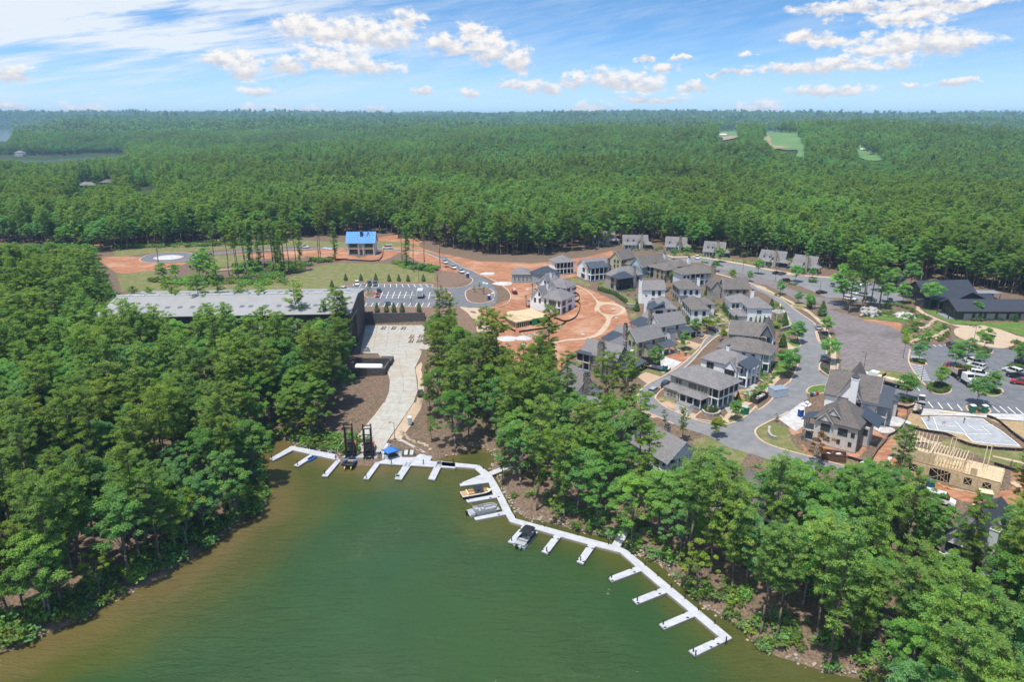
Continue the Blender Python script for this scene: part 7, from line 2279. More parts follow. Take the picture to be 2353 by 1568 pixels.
for k,pm,x,y,to,lab in(('suv',P_BLACK,1715,992,(1690,965),'black car, left of the pair by the turning circle'),('suv',P_BLACK,1800,1005,(1790,975),'black car, right of the pair by the turning circle'),('suv',P_WHITE,1890,1128,(1850,1112),'white car farthest back behind the narrow island'),('suv',P_WHITE,1925,1172,(1870,1158),'white car in the middle behind the narrow island'),('suv',P_WHITE,1962,1243,(2030,1252),'long white car in front of the semi trailer truck'),('suv',P_WHITE,2250,1215,(2190,1195),'white off-road car at the far right of the car park'),('suv',P_BLACK,2285,1262,(2225,1242),'black car between the white and the red one'),('suv',P_RED,2325,1312,(2270,1305),'red car at the right edge of the car park'),('sedan',P_NAVY,2350,1140,(2380,1150),'dark car at the right edge by the island')):
 car(k,pm,'6',x,y,to,lab,RG,1.08)
car('pickup',P_WHITE,'6',1455,1462,(1453,1425),'white pickup with a loaded trailer beside the straw covered bank')
car('van',P_WHITE,'r6',960,168,(1060,195),'white passenger van in front of the timber frame house')
car('pickup',P_GREY,'f4',48,790,(52,740),'dark utility cart on the path beside the launch ramp',None,.8)
p,q=G('r2',1425,410),G('r2',1450,340)
an=math.atan2(q.y-p.y,q.x-p.x)-math.pi/2
tr=thing('trailer','loaded flat trailer with orange material behind the white pickup','trailer',(p.x,p.y,p.z+.06),an)
MB().box(-1.1,1.1,-2.6,2.4,.55,.72,M_CHASSIS).build('bed',tr)
for sx in(-1,1):
 for sy in(-.5,.5):
  wheel(tr,sx*1.,sy,.36)
MB().bar((0,2.4,.6),(0,4.,.55),.08,M_CHASSIS).build('drawbar',tr)
for k in range(7):
 MB().box(-1.+.3*(k%3),-.2+.35*(k%4),-2.4+.65*k,-1.9+.65*k,.72,1.1+.14*(k%3),M_PAVER if k%3 else M_WRAP).build('load',tr)
p=Vector(at_z(*PX('2',[(1685,690)])[0],LOT_Z))
bt=thing('box_truck','white box truck parked among the middle bays of the car park','truck',(p.x,p.y,p.z+.06),math.radians(2))
MB().box(-1.2,1.2,-3.,2.2,.95,3.5,paint('truck_white',(.594,.603,.603))).build('cargo_box',bt)
MB().loft([[(-1.05,2.25,z_)for z_ in(.6,2.4)]+[(1.05,2.25,2.4),(1.05,2.25,.6)],[(-1.05,3.4,.6),(-1.05,3.4,2.3),(1.05,3.4,2.3),(1.05,3.4,.6)],[(-1.,4.2,.6),(-1.,4.2,1.3),(1.,4.2,1.3),(1.,4.2,.6)]],P_WHITE).build('cab',bt)
MB().box(-.95,.95,-3.05,-3.,1.,3.3,M_FASCIA).build('roller_door',bt)
MB().box(-.6,.6,-2.9,4.,.5,.95,M_CHASSIS).build('chassis',bt)
MB().hexa([(-.9,3.38,1.45),(.9,3.38,1.45),(.9,3.45,1.45),(-.9,3.45,1.45)],[(-.9,3.1,2.25),(.9,3.1,2.25),(.9,3.42,2.25),(-.9,3.42,2.25)],M_CGLASS).build('windscreen',bt)
for sx in(-1,1):
 for sy in(-1.8,3.2):
  wheel(bt,sx*.95,sy,.42)
def semi(c,cab,tail,label,load=None,forklift=True):
 a_,b_=G(c,*cab),G(c,*tail)
 d_=a_-b_
 L=max(d_.length,12)
 an=math.atan2(d_.y,d_.x)-math.pi/2
 t=thing('flatbed_truck',label,'truck',(b_.x,b_.y,b_.z+.06),an)
 MB().box(-1.25,1.25,0,L-5.5,1.15,1.4,mat('weathered_deck',(.153,.117,.099),0,2)).build('trailer_bed',t)
 MB().box(-.5,.5,.3,L+.5,.75,1.12,M_CHASSIS).build('chassis',t)
 MB().box(-1.25,1.25,L-5.45,L-5.3,1.3,3.,M_CHASSIS).build('headboard',t)
 MB().loft([[(-1.1,L-3.8,.8),(-1.1,L-3.8,2.9),(1.1,L-3.8,2.9),(1.1,L-3.8,.8)],[(-1.15,L-1.6,.8),(-1.1,L-1.6,2.95),(1.1,L-1.6,2.95),(1.15,L-1.6,.8)],[(-1.1,L-1.1,.8),(-1.05,L-1.1,2.),(1.05,L-1.1,2.),(1.1,L-1.1,.8)],[(-.95,L+.9,.7),(-.9,L+.9,1.75),(.9,L+.9,1.75),(.95,L+.9,.7)]],P_WHITE).build('cab',t)
 MB().hexa([(-.95,L-1.1,2.02),(.95,L-1.1,2.02),(.95,L-1.2,2.02),(-.95,L-1.2,2.02)],[(-.95,L-1.5,2.85),(.95,L-1.5,2.85),(.95,L-1.66,2.85),(-.95,L-1.66,2.85)],M_CGLASS).build('windscreen',t)
 MB().box(-.6,.6,L+.9,L+.96,.8,1.6,M_FASCIA).build('grille',t)
 for sx in(-1,1):
  for sy in(1.2,2.4,L-5.,L-3.9,L-.2):
   wheel(t,sx*1.05,sy,.5,.3)
 if forklift:
  MB().box(-.9,.9,-1.6,-.2,.7,1.6,P_RED).build('carried_forklift_body',t)
  MB().box(-.8,.8,-1.4,-.5,2.3,2.42,P_RED).build('carried_forklift_roof',t)
  for sx in(-.75,.75):
   for sy in(-1.35,-.55):
    MB().bar((sx,sy,1.6),(sx,sy,2.3),.05,M_CHASSIS).build('post',t)
   MB().bar((sx*.6,-.1,.6),(sx*.6,-.1,3.),.08,M_CHASSIS).build('mast',t)
 if load:
  for k in range(3):
   MB().box(-1.,1.,.8+k*2.6,3.2+k*2.6,1.4,2.1,load).build('lumber_pack',t)
 return t
semi('6',(1860,1318),(1690,1200),'flatbed truck with white cab and red forklift in the right car park')
semi('r1',(815,515),(1215,625),'flatbed truck with pale lumber and red forklift behind the white chimney house',LUMBER2)
p=G('3',818,525)
ld=thing('skid_loader','small red and white loader on the red clay','loader',(p.x,p.y,p.z+.03),math.radians(-165))
MB().box(-.75,.75,-1.5,.7,.5,1.3,P_RED).build('body',ld)
MB().box(-.55,.55,-.6,.6,1.3,2.1,P_WHITE).build('cab',ld)
MB().box(-.9,.9,1.5,2.1,.1,.7,M_CHASSIS).build('bucket',ld)
for sx in(-.85,.85):
 MB().bar((sx,-.9,1.5),(sx,1.6,.5),.09,P_RED).build('arm',ld)
 for sy in(-.9,.4):
  wheel(ld,sx*.95,sy,.42,.3)
P_ORANGE=paint('orange_machine_paint',(.558,.077,.018))
M_STEEL=mat('dark_steel',(.032,.03,.03),0,2,.5,metal=.3)
def marina_forklift(c,x,y,label,Hm,loaded):
 p=Vector(at_z(*PX(c,[(x,y)])[0],1.36))
 f=thing('marina_forklift',label,'forklift',tuple(p),math.radians(4),'tall marina forklifts on the ramp')
 for sx in(-1.,1.):
  MB().box(sx-.15,sx+.15,-.2,.12,-1.9 if loaded else-1.,Hm,M_STEEL).build('mast_rail',f)
  MB().box(sx*.72-.1,sx*.72+.1,-.05,.15,-.6,Hm*.84,M_STEEL).build('inner_rail',f)
  MB().bar((sx*.8,.2,Hm*.55),(sx*.9,2.6,2.2),.06,M_STEEL).build('stay',f)
 for z in(.9,2.4,Hm*.36,Hm*.52,Hm*.68,Hm*.86,Hm-.4):
  MB().box(-1.,1.,-.12,.08,z-.1,z+.1,M_STEEL).build('crossbar',f)
 MB().box(-1.35,1.35,-.42,-.2,-.55,.25,M_STEEL).build('carriage',f)
 for sx in(-.8,.8):
  MB().box(sx-.12,sx+.12,-5.2,-.3,-.62,-.45,mat('fork_yellow',(.495,.378,.117),0,2)if loaded else M_STEEL).build('fork',f)if loaded else MB().box(sx-.1,sx+.1,-.7,-.3,-1.1,-.2,M_FASCIA).build('fork',f)
 MB().loft([[(-1.15,.5,.5),(-1.15,.5,1.4),(1.15,.5,1.4),(1.15,.5,.5)],[(-1.2,2.4,.5),(-1.2,2.4,1.7),(1.2,2.4,1.7),(1.2,2.4,.5)]],M_STEEL).build('front_frame',f)
 MB().loft([[(-1.2,2.4,.5),(-1.1,2.4,2.3),(1.1,2.4,2.3),(1.2,2.4,.5)],[(-1.25,4.2,.5),(-1.15,4.2,2.5),(1.15,4.2,2.5),(1.25,4.2,.5)],[(-1.05,5.4,.6),(-.9,5.4,2.),(.9,5.4,2.),(1.05,5.4,.6)]],P_ORANGE).build('counterweight',f)
 cb=MB()
 for sx in(-.75,.75):
  for sy in(1.5,3.):
   cb.bar((sx,sy,1.6),(sx*.9,sy,3.3),.07,M_STEEL)
 cb.box(-.8,.8,1.4,3.1,3.3,3.42,M_STEEL)
 cb.build('cab_frame',f)
 MB().box(-.66,.66,1.55,2.95,1.7,3.2,mat('cab_glass',(.045,.054,.059),0,1,.1,spec=.7)).build('cab_glass',f)
 MB().box(-1.16,1.16,2.6,4.,2.48,2.56,P_ORANGE).build('bonnet',f)
 for sx in(-1.05,1.05):
  wheel(f,sx*1.1,1.,.72,.5)
  wheel(f,sx,4.3,.55,.4)
 return f
marina_forklift('f5',455,985,'left marina forklift holding jet skis over the water',9.4,True)
marina_forklift('f5',790,985,'right marina forklift with empty forks at the sea wall',9.2,False)
# boats
M_GEL=mat('pale_grey_hull',(.324,.333,.347),0,2,.35)
M_VINYL=mat('grey_vinyl',(.27,.279,.288),0,2,.6)
M_TANV=mat('tan_deck_mat',(.36,.207,.09),0,2,.7)
M_CREAM=mat('cream_vinyl',(.558,.513,.45),0,2,.6)
M_NAVY=mat('navy_canvas',(.02,.023,.038),0,2,.8)
M_BCANV=mat('black_canvas',(.014,.015,.017),0,2,.8)
M_NAVYH=mat('navy_hull',(.018,.032,.099),0,2,.3)
def heading(c,a_,b_,z=.3):
 p,q=Vector(at_z(*PX(c,[a_])[0],z)),Vector(at_z(*PX(c,[b_])[0],z))
 m_=(p+q)/2
 return m_,math.atan2(q.y-p.y,q.x-p.x)-math.pi/2,(q-p).length
def outboard(root,x,y,m_=None):
 o=MB().loft([[(x-.18,y-.5,.35),(x+.18,y-.5,.35),(x+.18,y-.1,.35),(x-.18,y-.1,.35)],[(x-.22,y-.62,.85),(x+.22,y-.62,.85),(x+.22,y-.05,.85),(x-.22,y-.05,.85)],[(x-.16,y-.5,1.12),(x+.16,y-.5,1.12),(x+.16,y-.1,1.12),(x-.16,y-.1,1.12)]],m_ or P_BLACK).build('outboard_motor',root)
 MB().box(x-.07,x+.07,y-.42,y-.12,-.6,.4,M_CHASSIS).build('lower_leg',o)
def hull_rings(L,w,z0,z1,bow=.35):
 pts=[]
 for k in range(9):
  t=k/8
  y=-L/2+L*t
  hw=w/2*(1 if t<1-bow else max(.06,math.sqrt(max(0,1-((t-(1-bow))/bow)**2))))
  pts.append((hw,y))
 ring=[(x,y)for x,y in pts]+[(-x,y)for x,y in pts[::-1]]
 return ring
def pontoon(c,st,bo,label,top,hullm,fence,seatm):
 m_,an,L=heading(c,st,bo)
 L=max(6.5,min(L,7.9))
 b_=thing('pontoon_boat',label,'boat',(m_.x,m_.y,0),an)
 for sx in(-.95,.95):
  rings=[]
  for y,r in((-L/2+.1,.28),(-L/2+.3,.33),(L/2-1.2,.33),(L/2-.5,.2),(L/2-.15,.05)):
   rings.append([(sx+r*math.cos(TAU*k/10),y,.12+.12*(r<.2)+r*math.sin(TAU*k/10))for k in range(10)])
  MB().loft(rings,M_FASCIA).build('pontoon',b_,True)
 MB().box(-1.28,1.28,-L/2,L/2-.25,.45,.56,hullm).build('deck',b_)
 y0,y1=-L/2+1.5,L/2-.45
 fr=hull_rings(y1-y0,2.5,0,0,.22)
 cy_=(y0+y1)/2
 MB().loft([[(x,y+cy_,.56)for x,y in fr],[(x,y+cy_,1.18)for x,y in fr]],fence,cap=False).build('side_panel',b_)
 ri=[(x*.93,y*.965)for x,y in fr]
 MB().loft([[(x,y+cy_,1.18)for x,y in fr],[(x,y+cy_,1.24)for x,y in fr],[(x,y+cy_,1.24)for x,y in ri],[(x,y+cy_,.6)for x,y in ri]],fence,cap=False).build('rail',b_)
 for sx in(-1,1):
  MB().box(sx*.55,sx*1.08,y1-2.9,y1-.9,.56,.95,seatm).build('bow_seat',b_)
  MB().box(sx*.95,sx*1.1,y1-2.9,y1-.9,.95,1.25,seatm).build('seat_back',b_)
 MB().box(-1.05,.2,y0+.15,y0+1.,.56,1.,seatm).build('stern_seat',b_)
 MB().box(-1.08,1.08,y0-.05,y0+.15,.56,1.32,seatm).build('stern_back',b_)
 MB().box(.35,.95,y0+1.6,y0+2.3,.56,1.35,M_GEL).build('console',b_)
 MB().hexa([(.38,y0+2.28,1.35),(.92,y0+2.28,1.35),(.92,y0+2.32,1.35),(.38,y0+2.32,1.35)],[(.42,y0+2.05,1.65),(.88,y0+2.05,1.65),(.88,y0+2.09,1.65),(.42,y0+2.09,1.65)],M_CGLASS).build('windscreen',b_)
 MB().box(-.5,.2,y0+1.5,y0+2.1,.56,.95,seatm).build('helm_seat',b_)
 if top:
  arch=[(-1.2,2.35),(-.7,2.55),(.7,2.55),(1.2,2.35)]
  MB().loft([[(x,y,z+dz)for x,z in arch]+[(x,y,z+dz-.06)for x,z in arch[::-1]]for y,dz in((y0+.9,-.08),(y0+1.6,0),(y0+3.2,0),(y0+3.9,-.08))],M_BCANV).build('bimini_top',b_)
  fb=MB()
  for sx in(-1.2,1.2):
   fb.bar((sx,y0+2.4,1.2),(sx,y0+1.,2.3),.03,M_FASCIA).bar((sx,y0+2.4,1.2),(sx,y0+3.8,2.3),.03,M_FASCIA)
  fb.build('bimini_frame',b_)
  MB().box(-1.15,1.15,y0-1.35,y0-.15,.58,1.05,M_VINYL).build('sun_pad',b_)
 else:
  MB().box(-1.1,1.1,y0-1.1,y0-.1,.57,.75,M_VINYL).build('swim_deck',b_)
  MB().bar((1.,y0+.2,1.2),(1.1,y0-.6,2.3),.05,M_FASCIA).build('tow_arch',b_)
  MB().bar((-1.,y0+.2,1.2),(-1.1,y0-.6,2.3),.05,M_FASCIA).build('tow_arch',b_)
 outboard(b_,0 if not top else-.45,-L/2)
 if top:
  outboard(b_,.45,-L/2,M_GEL)
 return b_
pontoon('r3',(1880,888),(2160,828),'open grey pontoon boat without a canopy, moored at the long dock',False,M_GEL,M_GEL,M_VINYL)
pontoon('r4',(868,1200),(1030,1010),'dark pontoon boat with black canopy moored below the bend of the dock',True,M_GEL,M_NAVY,M_VINYL)
m_,an,L=heading('r3',(1825,730),(2095,682))
db=thing('deck_boat','tan and white deck boat with navy hull and dark canopy at the long dock','boat',(m_.x,m_.y,0),an)
L=7.4
hr=hull_rings(L,2.5,0,0,.45)
MB().loft([[(x*.72,y*.96,-.3)for x,y in hr],[(x*.96,y*.99,.25)for x,y in hr],[(x,y,.75)for x,y in hr]],M_NAVYH).build('hull',db)
MB().loft([[(x*1.01,y*1.005,.74)for x,y in hr],[(x*1.,y,.86)for x,y in hr]],M_CREAM).build('gunwale',db)
for y0,y1,hw in((1.2,2.6,.72),(-.2,1.,.95),(-2.2,-.5,.98)):
 MB().box(-hw,hw,y0,y1,.8,.9,M_TANV).build('deck_mat',db)
MB().box(-1.,1.,-3.6,-2.4,.82,.93,M_TANV).build('sun_pad',db)
for sx in(-1,1):
 MB().box(sx*.5,sx*1.,-1.9,-.7,.9,1.2,M_TANV).build('seat',db)
 MB().box(sx*.3,sx*.62,1.3,2.5,.9,1.12,M_TANV).build('bow_seat',db)
MB().box(-1.1,1.1,-2.4,-2.2,.85,1.3,M_CREAM).build('seat_back',db)
MB().hexa([(-1.1,.55,.86),(1.1,.55,.86),(1.1,.62,.86),(-1.1,.62,.86)],[(-.9,.2,1.4),(.9,.2,1.4),(.9,.27,1.4),(-.9,.27,1.4)],M_CREAM).build('windscreen',db)
MB().loft([[(x,y,z)for x,z in((-1.15,2.),(-.7,2.2),(.7,2.2),(1.15,2.))]+[(x,y,z-.06)for x,z in((1.15,2.),(.7,2.2),(-.7,2.2),(-1.15,2.))]for y in(-.9,0,1.3)],M_NAVY).build('bimini_top',db)
fb=MB()
for sx in(-1.1,1.1):
 for y0 in(-.8,1.2):
  fb.bar((sx,.2,.9),(sx,y0,2.),.03,M_FASCIA)
fb.build('bimini_frame',db)
def jetski(p,an,label,hm,seat,group=None):
 j=thing('jet_ski',label,'jet ski',tuple(p),an,group)
 hr=hull_rings(3.2,1.15,0,0,.45)
 MB().loft([[(x*.6,y*.92,-.22)for x,y in hr],[(x,y,.12)for x,y in hr],[(x*.9,y*.97,.34)for x,y in hr],[(x*.4,y*.8,.48)for x,y in hr]],hm).build('hull',j)
 MB().loft([[(-.24,-1.3,.42),(-.2,-1.3,.72),(.2,-1.3,.72),(.24,-1.3,.42)],[(-.26,-.1,.42),(-.2,-.1,.8),(.2,-.1,.8),(.26,-.1,.42)],[(-.2,.3,.42),(-.16,.3,.72),(.16,.3,.72),(.2,.3,.42)]],seat).build('seat',j)
 MB().loft([[(-.34,.3,.4),(-.2,.3,.95),(.2,.3,.95),(.34,.3,.4)],[(-.3,.9,.38),(-.2,.9,.62),(.2,.9,.62),(.3,.9,.38)]],hm).build('cowl',j)
 MB().bar((-.42,.3,1.),(.42,.3,1.),.035,M_POST).build('handlebar',j)
 return j
m_,an,L=heading('r3',(432,412),(508,372),.1)
jetski((m_.x,m_.y,.08),an,'blue jet ski floating beside the short dock',paint('blue_gelcoat',(.018,.099,.378)),M_NAVY)
f0=Vector(at_z(*PX('f5',[(455,985)])[0],1.36))
for k,(hm,sm,lab)in enumerate(((paint('sky_blue_gelcoat',(.09,.234,.405)),M_NAVY,'light blue jet ski on the forks nearest the sea wall'),(paint('indigo_gelcoat',(.018,.027,.09)),M_TANV,'indigo jet ski with tan seat in the middle of the forks'),(P_BLACK,M_BCANV,'black jet ski at the outer end of the forks'))):
 jetski((f0.x+.3-.15*k,f0.y-1.4-1.15*k,f0.z-.25),math.radians(86),lab,hm,sm,'jet skis on the forklift')
for k,x in enumerate((1462,1565)):
 p=Vector(at_z(*PX('f5',[(x,945)])[0],DZ))
 jl=thing('jet_ski_lift','green framed jet ski lift on the platform, '+('left one' if k==0 else 'right one'),'lift',tuple(p),math.radians(3),'green jet ski lifts')
 GRN=mat('green_frame',(.018,.09,.045),0,2,.5)
 for sx in(-.8,.8):
  MB().bar((sx,-.9,.12),(sx,1.6,.3),.09,GRN).build('side_beam',jl)
  MB().bar((sx,1.5,0),(sx,1.5,1.1),.07,M_POST).build('post',jl)
 for sy in(-.8,.4,1.5):
  MB().bar((-.8,sy,.15),(.8,sy,.15),.07,GRN).build('crossbar',jl)
 MB().hexa([(-.45,-.6,.3),(.45,-.6,.3),(.45,1.4,.6),(-.45,1.4,.6)],[(-.45,-.6,.42),(.45,-.6,.42),(.45,1.4,.75),(-.45,1.4,.75)],M_DECK).build('cradle_pad',jl)
 MB().box(-.85,.85,-1.15,-.9,0,.35,M_RUST).build('end_box',jl)
for x,y,lab in((1358,950,'white locker box on the dock platform beside the jet ski lifts'),(1110,1015,'pale green box under the blue canopy')):
 p=Vector(at_z(*PX('f5',[(x,y)])[0],DZ))
 lb=thing('dock_box',lab,'box',tuple(p),0)
 MB().box(-.4,.4,-.3,.3,0,.85,TRIM if x>1200 else mat('mint_plastic',(.378,.468,.432),0,2)).build('body',lb)
 MB().box(-.44,.44,-.34,.34,.85,.95,M_FASCIA).build('lid',lb)
p=Vector(at_z(*PX('f5',[(1318,945)])[0],DZ))
bd=thing('notice_board','glazed notice board on black posts on the dock platform','notice board',tuple(p),0)
for sx in(-.7,.7):
 MB().bar((sx,0,-.2),(sx,0,2.4),.06,M_POST).build('post',bd)
MB().box(-.7,.7,-.05,.05,.8,2.1,mat('smoked_panel',(.144,.18,.198),0,1,.15)).build('panel',bd)
p=Vector(at_z(*PX('f5',[(1315,1358)])[0],DZ))
sg=thing('dock_sign','small green framed sign at the water end of a jet ski finger','sign',tuple(p),0)
MB().box(-.5,.5,-.04,.04,.35,.95,TRIM).build('frame',sg)
MB().box(-.4,.4,-.06,-.03,.42,.88,mat('green_sign',(.027,.081,.045),0,2)).build('face',sg)
for sx in(-.42,.42):
 MB().bar((sx,.02,0),(sx,.02,.95),.04,TRIM).build('post',sg)
p=Vector(at_z(*PX('f5',[(1185,985)])[0],DZ))
cn=thing('canopy','bright blue square pop up canopy on the dock platform','canopy',tuple(p),math.radians(38))
M_BCAN=mat('blue_canopy_cloth',(.032,.144,.45),0,1.5,.7)
c_=1.5
MB().poly([(-c_,-c_,2.1),(c_,-c_,2.1),(0,0,2.75)],M_BCAN).poly([(c_,-c_,2.1),(c_,c_,2.1),(0,0,2.75)],M_BCAN).poly([(c_,c_,2.1),(-c_,c_,2.1),(0,0,2.75)],M_BCAN).poly([(-c_,c_,2.1),(-c_,-c_,2.1),(0,0,2.75)],M_BCAN).poly([(-c_,-c_,2.09),(-c_,c_,2.09),(c_,c_,2.09),(c_,-c_,2.09)],M_BCAN).build('top',cn)
for a_,b_ in(((-c_,-c_),(c_,-c_)),((c_,-c_),(c_,c_)),((c_,c_),(-c_,c_)),((-c_,c_),(-c_,-c_))):
 MB().hexa([(*a_,1.85),(*b_,1.85),(b_[0]*.99,b_[1]*.99,1.85),(a_[0]*.99,a_[1]*.99,1.85)],[(*a_,2.1),(*b_,2.1),(b_[0]*.99,b_[1]*.99,2.1),(a_[0]*.99,a_[1]*.99,2.1)],M_BCAN).build('valance',cn)
 MB().bar((a_[0]*.97,a_[1]*.97,0),(a_[0]*.97,a_[1]*.97,2.05),.035,M_FASCIA).build('leg',cn)
TG='portable toilets'
def toilet(c,x,y,m_,roof,label,rz=0.,z=None):
 p=G(c,x,y)if z is None else Vector(at_z(*PX(c,[(x,y)])[0],z))
 t=thing('portable_toilet',label,'portable toilet',(p.x,p.y,p.z+.05),rz,TG)
 MB().box(-.55,.55,-.55,.55,.1,2.05,m_).build('cabin',t)
 MB().loft([[(-.6,-.6,2.05),(.6,-.6,2.05),(.6,.6,2.05),(-.6,.6,2.05)],[(-.5,-.5,2.28),(.5,-.5,2.28),(.5,.5,2.28),(-.5,.5,2.28)]],roof).build('roof',t)
 d_=MB().box(-.4,.4,-.59,-.55,.2,1.95,m_).build('door',t)
 MB().box(.25,.32,-.63,-.59,1.,1.2,M_POST).build('handle',d_)
 MB().box(-.58,.58,-.58,.58,0,.1,M_CHASSIS).build('skid',t)
 return t
T_BLUE,T_GREEN,T_GREY=mat('blue_plastic',(.013,.054,.216),0,2,.5),mat('green_plastic',(.013,.117,.077),0,2,.5),mat('pale_grey_plastic',(.378,.423,.468),0,2,.5)
T_NAVY=mat('dark_navy_plastic',(.018,.027,.072),0,2,.5)
M_TW=mat('white_plastic',(.594,.612,.63),0,2,.5)
toilet('2',2112,512,T_BLUE,M_TW,'blue toilet at the kerb by the three white pickups',.3)
toilet('2',2258,603,T_GREY,M_TW,'pale toilet, left of the pair on the far side of the teardrop island',.1)
toilet('2',2284,610,T_GREY,M_TW,'pale toilet, right of the pair on the far side of the teardrop island',.1)
toilet('2',2305,716,T_BLUE,M_TW,'blue toilet on the near right of the teardrop island',-.2)
toilet('2',2338,698,T_GREY,M_TW,'pale toilet next to the blue one on the teardrop island',-.2)
toilet('5',1050,822,T_GREEN,M_TW,'green toilet on the verge beside the lane',.5)
toilet('5',1935,1300,T_GREEN,mat('light_green_roof',(.27,.378,.324),0,2),'green toilet, left of the pair on the verge at the bend',.7)
toilet('5',1962,1308,T_GREEN,MATS['light_green_roof'],'green toilet, right of the pair on the verge at the bend',.7)
toilet('r1',193,885,T_BLUE,M_TW,'bright blue toilet on the gravel drive of the stucco house',.4)
toilet('r1',793,1415,T_NAVY,M_TW,'dark navy toilet with white roof at the kerb by the rusty dumpster',.5)
toilet('r1',1848,850,T_GREEN,M_TW,'green toilet, left of the two by the young tree above the foundation',.1)
toilet('r1',1965,852,T_GREEN,M_TW,'green toilet, right of the two by the young tree above the foundation',.1)
toilet('f5',1535,385,T_GREY,M_TW,'pale grey toilet on the bank beside the launch ramp',.1)
def container(c,a_,b_,w,hh,m_,roof,label,name='storage_container'):
 p,q=G(c,*a_),G(c,*b_)
 d_=q-p
 L=d_.length
 an=math.atan2(d_.y,d_.x)
 t=thing(name,label,'container',(p.x,p.y,min(p.z,q.z)+.06),an)
 MB().box(0,L,0,w,.12,hh,m_).build('body',t)
 MB().box(-.04,L+.04,-.04,w+.04,hh,hh+.1,roof).build('roof',t)
 n=int(L/.45)
 for k in range(n):
  MB().box(.15+k*(L-.3)/n,.15+k*(L-.3)/n+.12,-.05,0.,.2,hh-.08,m_).build('rib',t)
 MB().box(0.,L,.1,w-.1,-.3,.12,M_CHASSIS).build('skid',t)
 return t,L
t_,L_=container('5',(1160,1275),(1305,1322),2.4,2.5,mat('container_white',(.594,.594,.594),0,1,.6),mat('dusty_roof',(.18,.162,.149),0,1.5),'white storage container with red lettering on the tan drive')
RED=mat('faded_red_print',(.468,.09,.081),0,2)
for k,(x0,z0,n)in enumerate(((.3,1.75,4),(.3,1.25,7))):
 for j in range(n):
  MB().box(L_*x0+.24*j,L_*x0+.24*j+.15,-.065,-.052,z0,z0+(.3 if k==0 else .18),RED).build('print_mark',t_)
container('5',(2205,1085),(2285,1130),4.6,2.4,mat('container_grey',(.36,.414,.468),0,1,.5),mat('blue_grey_roof',(.18,.225,.279),0,1.5),'grey blue storage container at the street side by the steps')
def dumpster(c,a_,b_,w,hh,m_,fill,label):
 p,q=G(c,*a_),G(c,*b_)
 d_=q-p
 L=d_.length
 an=math.atan2(d_.y,d_.x)
 t=thing('dumpster',label,'dumpster',(p.x,p.y,min(p.z,q.z)+.05),an)
 for x0,x1,y0,y1 in((0,L,0,.08),(0,L,w-.08,w),(0,.08,.08,w-.08),(L-.08,L,.08,w-.08)):
  MB().box(x0,x1,y0,y1,.15,hh,m_).build('side',t)
 MB().box(.08,L-.08,.08,w-.08,.1,.3,m_).build('floor_plate',t)
 for k in range(int(L/.8)):
  MB().box(.3+.8*k,.4+.8*k,-.06,0.,.2,hh-.05,m_).build('rib',t)
 MB().box(-.05,L+.05,-.08,0.,hh-.12,hh+.04,m_).build('rim',t)
 rr=random.Random(len(label))
 for k in range(14 if fill else 0):
  x,y_=rr.uniform(.5,L-.6),rr.uniform(.4,w-.5)
  MB().obox((x,y_),rr.random()*3,rr.uniform(.4,1.1),rr.uniform(.25,.6),.3,hh*rr.uniform(.55,.9),fill if k%3 else M_WRAP).build('debris',t)
 return t
dumpster('5',(2095,1195),(2215,1120),2.4,1.5,mat('dark_skip',(.045,.041,.036),0,2),mat('rubble',(.324,.288,.252),0,2),'dark open dumpster heaped with pale rubble at the kerb')
dumpster('r1',(395,1310),(632,1338),2.5,2.,mat('rusty_skip',(.117,.059,.041),0,2),mat('brown_waste',(.144,.081,.054),0,2),'long rusty brown dumpster behind the dead brown tree')
dumpster('4',(485,1480),(700,1490),3.,1.7,mat('black_skip',(.027,.027,.027),0,2),None,'long black open dumpster in front of the yellow house')
for c,a_,b_,w,hh,m_,top,lab in(('r2',(1385,1085),(1480,1108),1.6,1.3,mat('blue_wrap',(.018,.099,.198),0,2),WOOD_OSB,'blue wrapped crate with a board on top, left of the van'),('r2',(1488,1075),(1560,1095),1.6,1.3,MATS['blue_wrap'],MATS['blue_wrap'],'blue wrapped crate behind the white van'),('r2',(1962,1180),(2075,1200),1.8,1.5,mat('teal_skip',(.018,.18,.144),0,2),LUMBER2,'teal skip covered with pale sheets by the timber frame house')):
 p,q=G(c,*a_),G(c,*b_)
 d_=q-p
 t=thing('material_crate',lab,'crate',(p.x,p.y,min(p.z,q.z)),math.atan2(d_.y,d_.x))
 MB().box(0,d_.length,0,w,0,hh,m_).build('body',t)
 MB().box(-.1,d_.length+.1,-.1,w+.1,hh,hh+.12,top).build('cover',t)
def lumber(c,a_,b_,n,m_,label,layers=2,w=.22):
 p,q=G(c,*a_),G(c,*b_)
 d_=q-p
 t=thing('lumber_stack',label,'lumber',(p.x,p.y,p.z),math.atan2(d_.y,d_.x))
 rr=random.Random(n+len(label))
 for l in range(layers):
  for k in range(n):
   MB().box(rr.uniform(-.15,.15),d_.length+rr.uniform(-.15,.15),k*w,k*w+w*.85,l*.16+.1,l*.16+.25,m_).build('board',t)
 return t
lumber('r2',(1905,1275),(2095,1310),8,LUMBER2,'long pale stack of boards below the timber frame house',3)
lumber('r2',(1620,430),(1770,440),4,LUMBER2,'single layer of pale boards on the white gravel strip',2)
lumber('r2',(1330,690),(1510,700),2,M_POST,'dark pipe lying on the narrow path between the sites',1,.3)
lumber('4',(700,1370),(780,1340),4,LUMBER2,'small stack of boards in front of the yellow house',2)
lumber('f1',(1770,312),(1935,300),6,mat('log_bark',(.342,.252,.171),0,2),'pile of pale logs in the far clearing behind the boat store',3,.5)
lumber('2',(820,330),(900,335),5,MATS['log_bark'],'heap of site material left of the blue roofed house',2,.4)
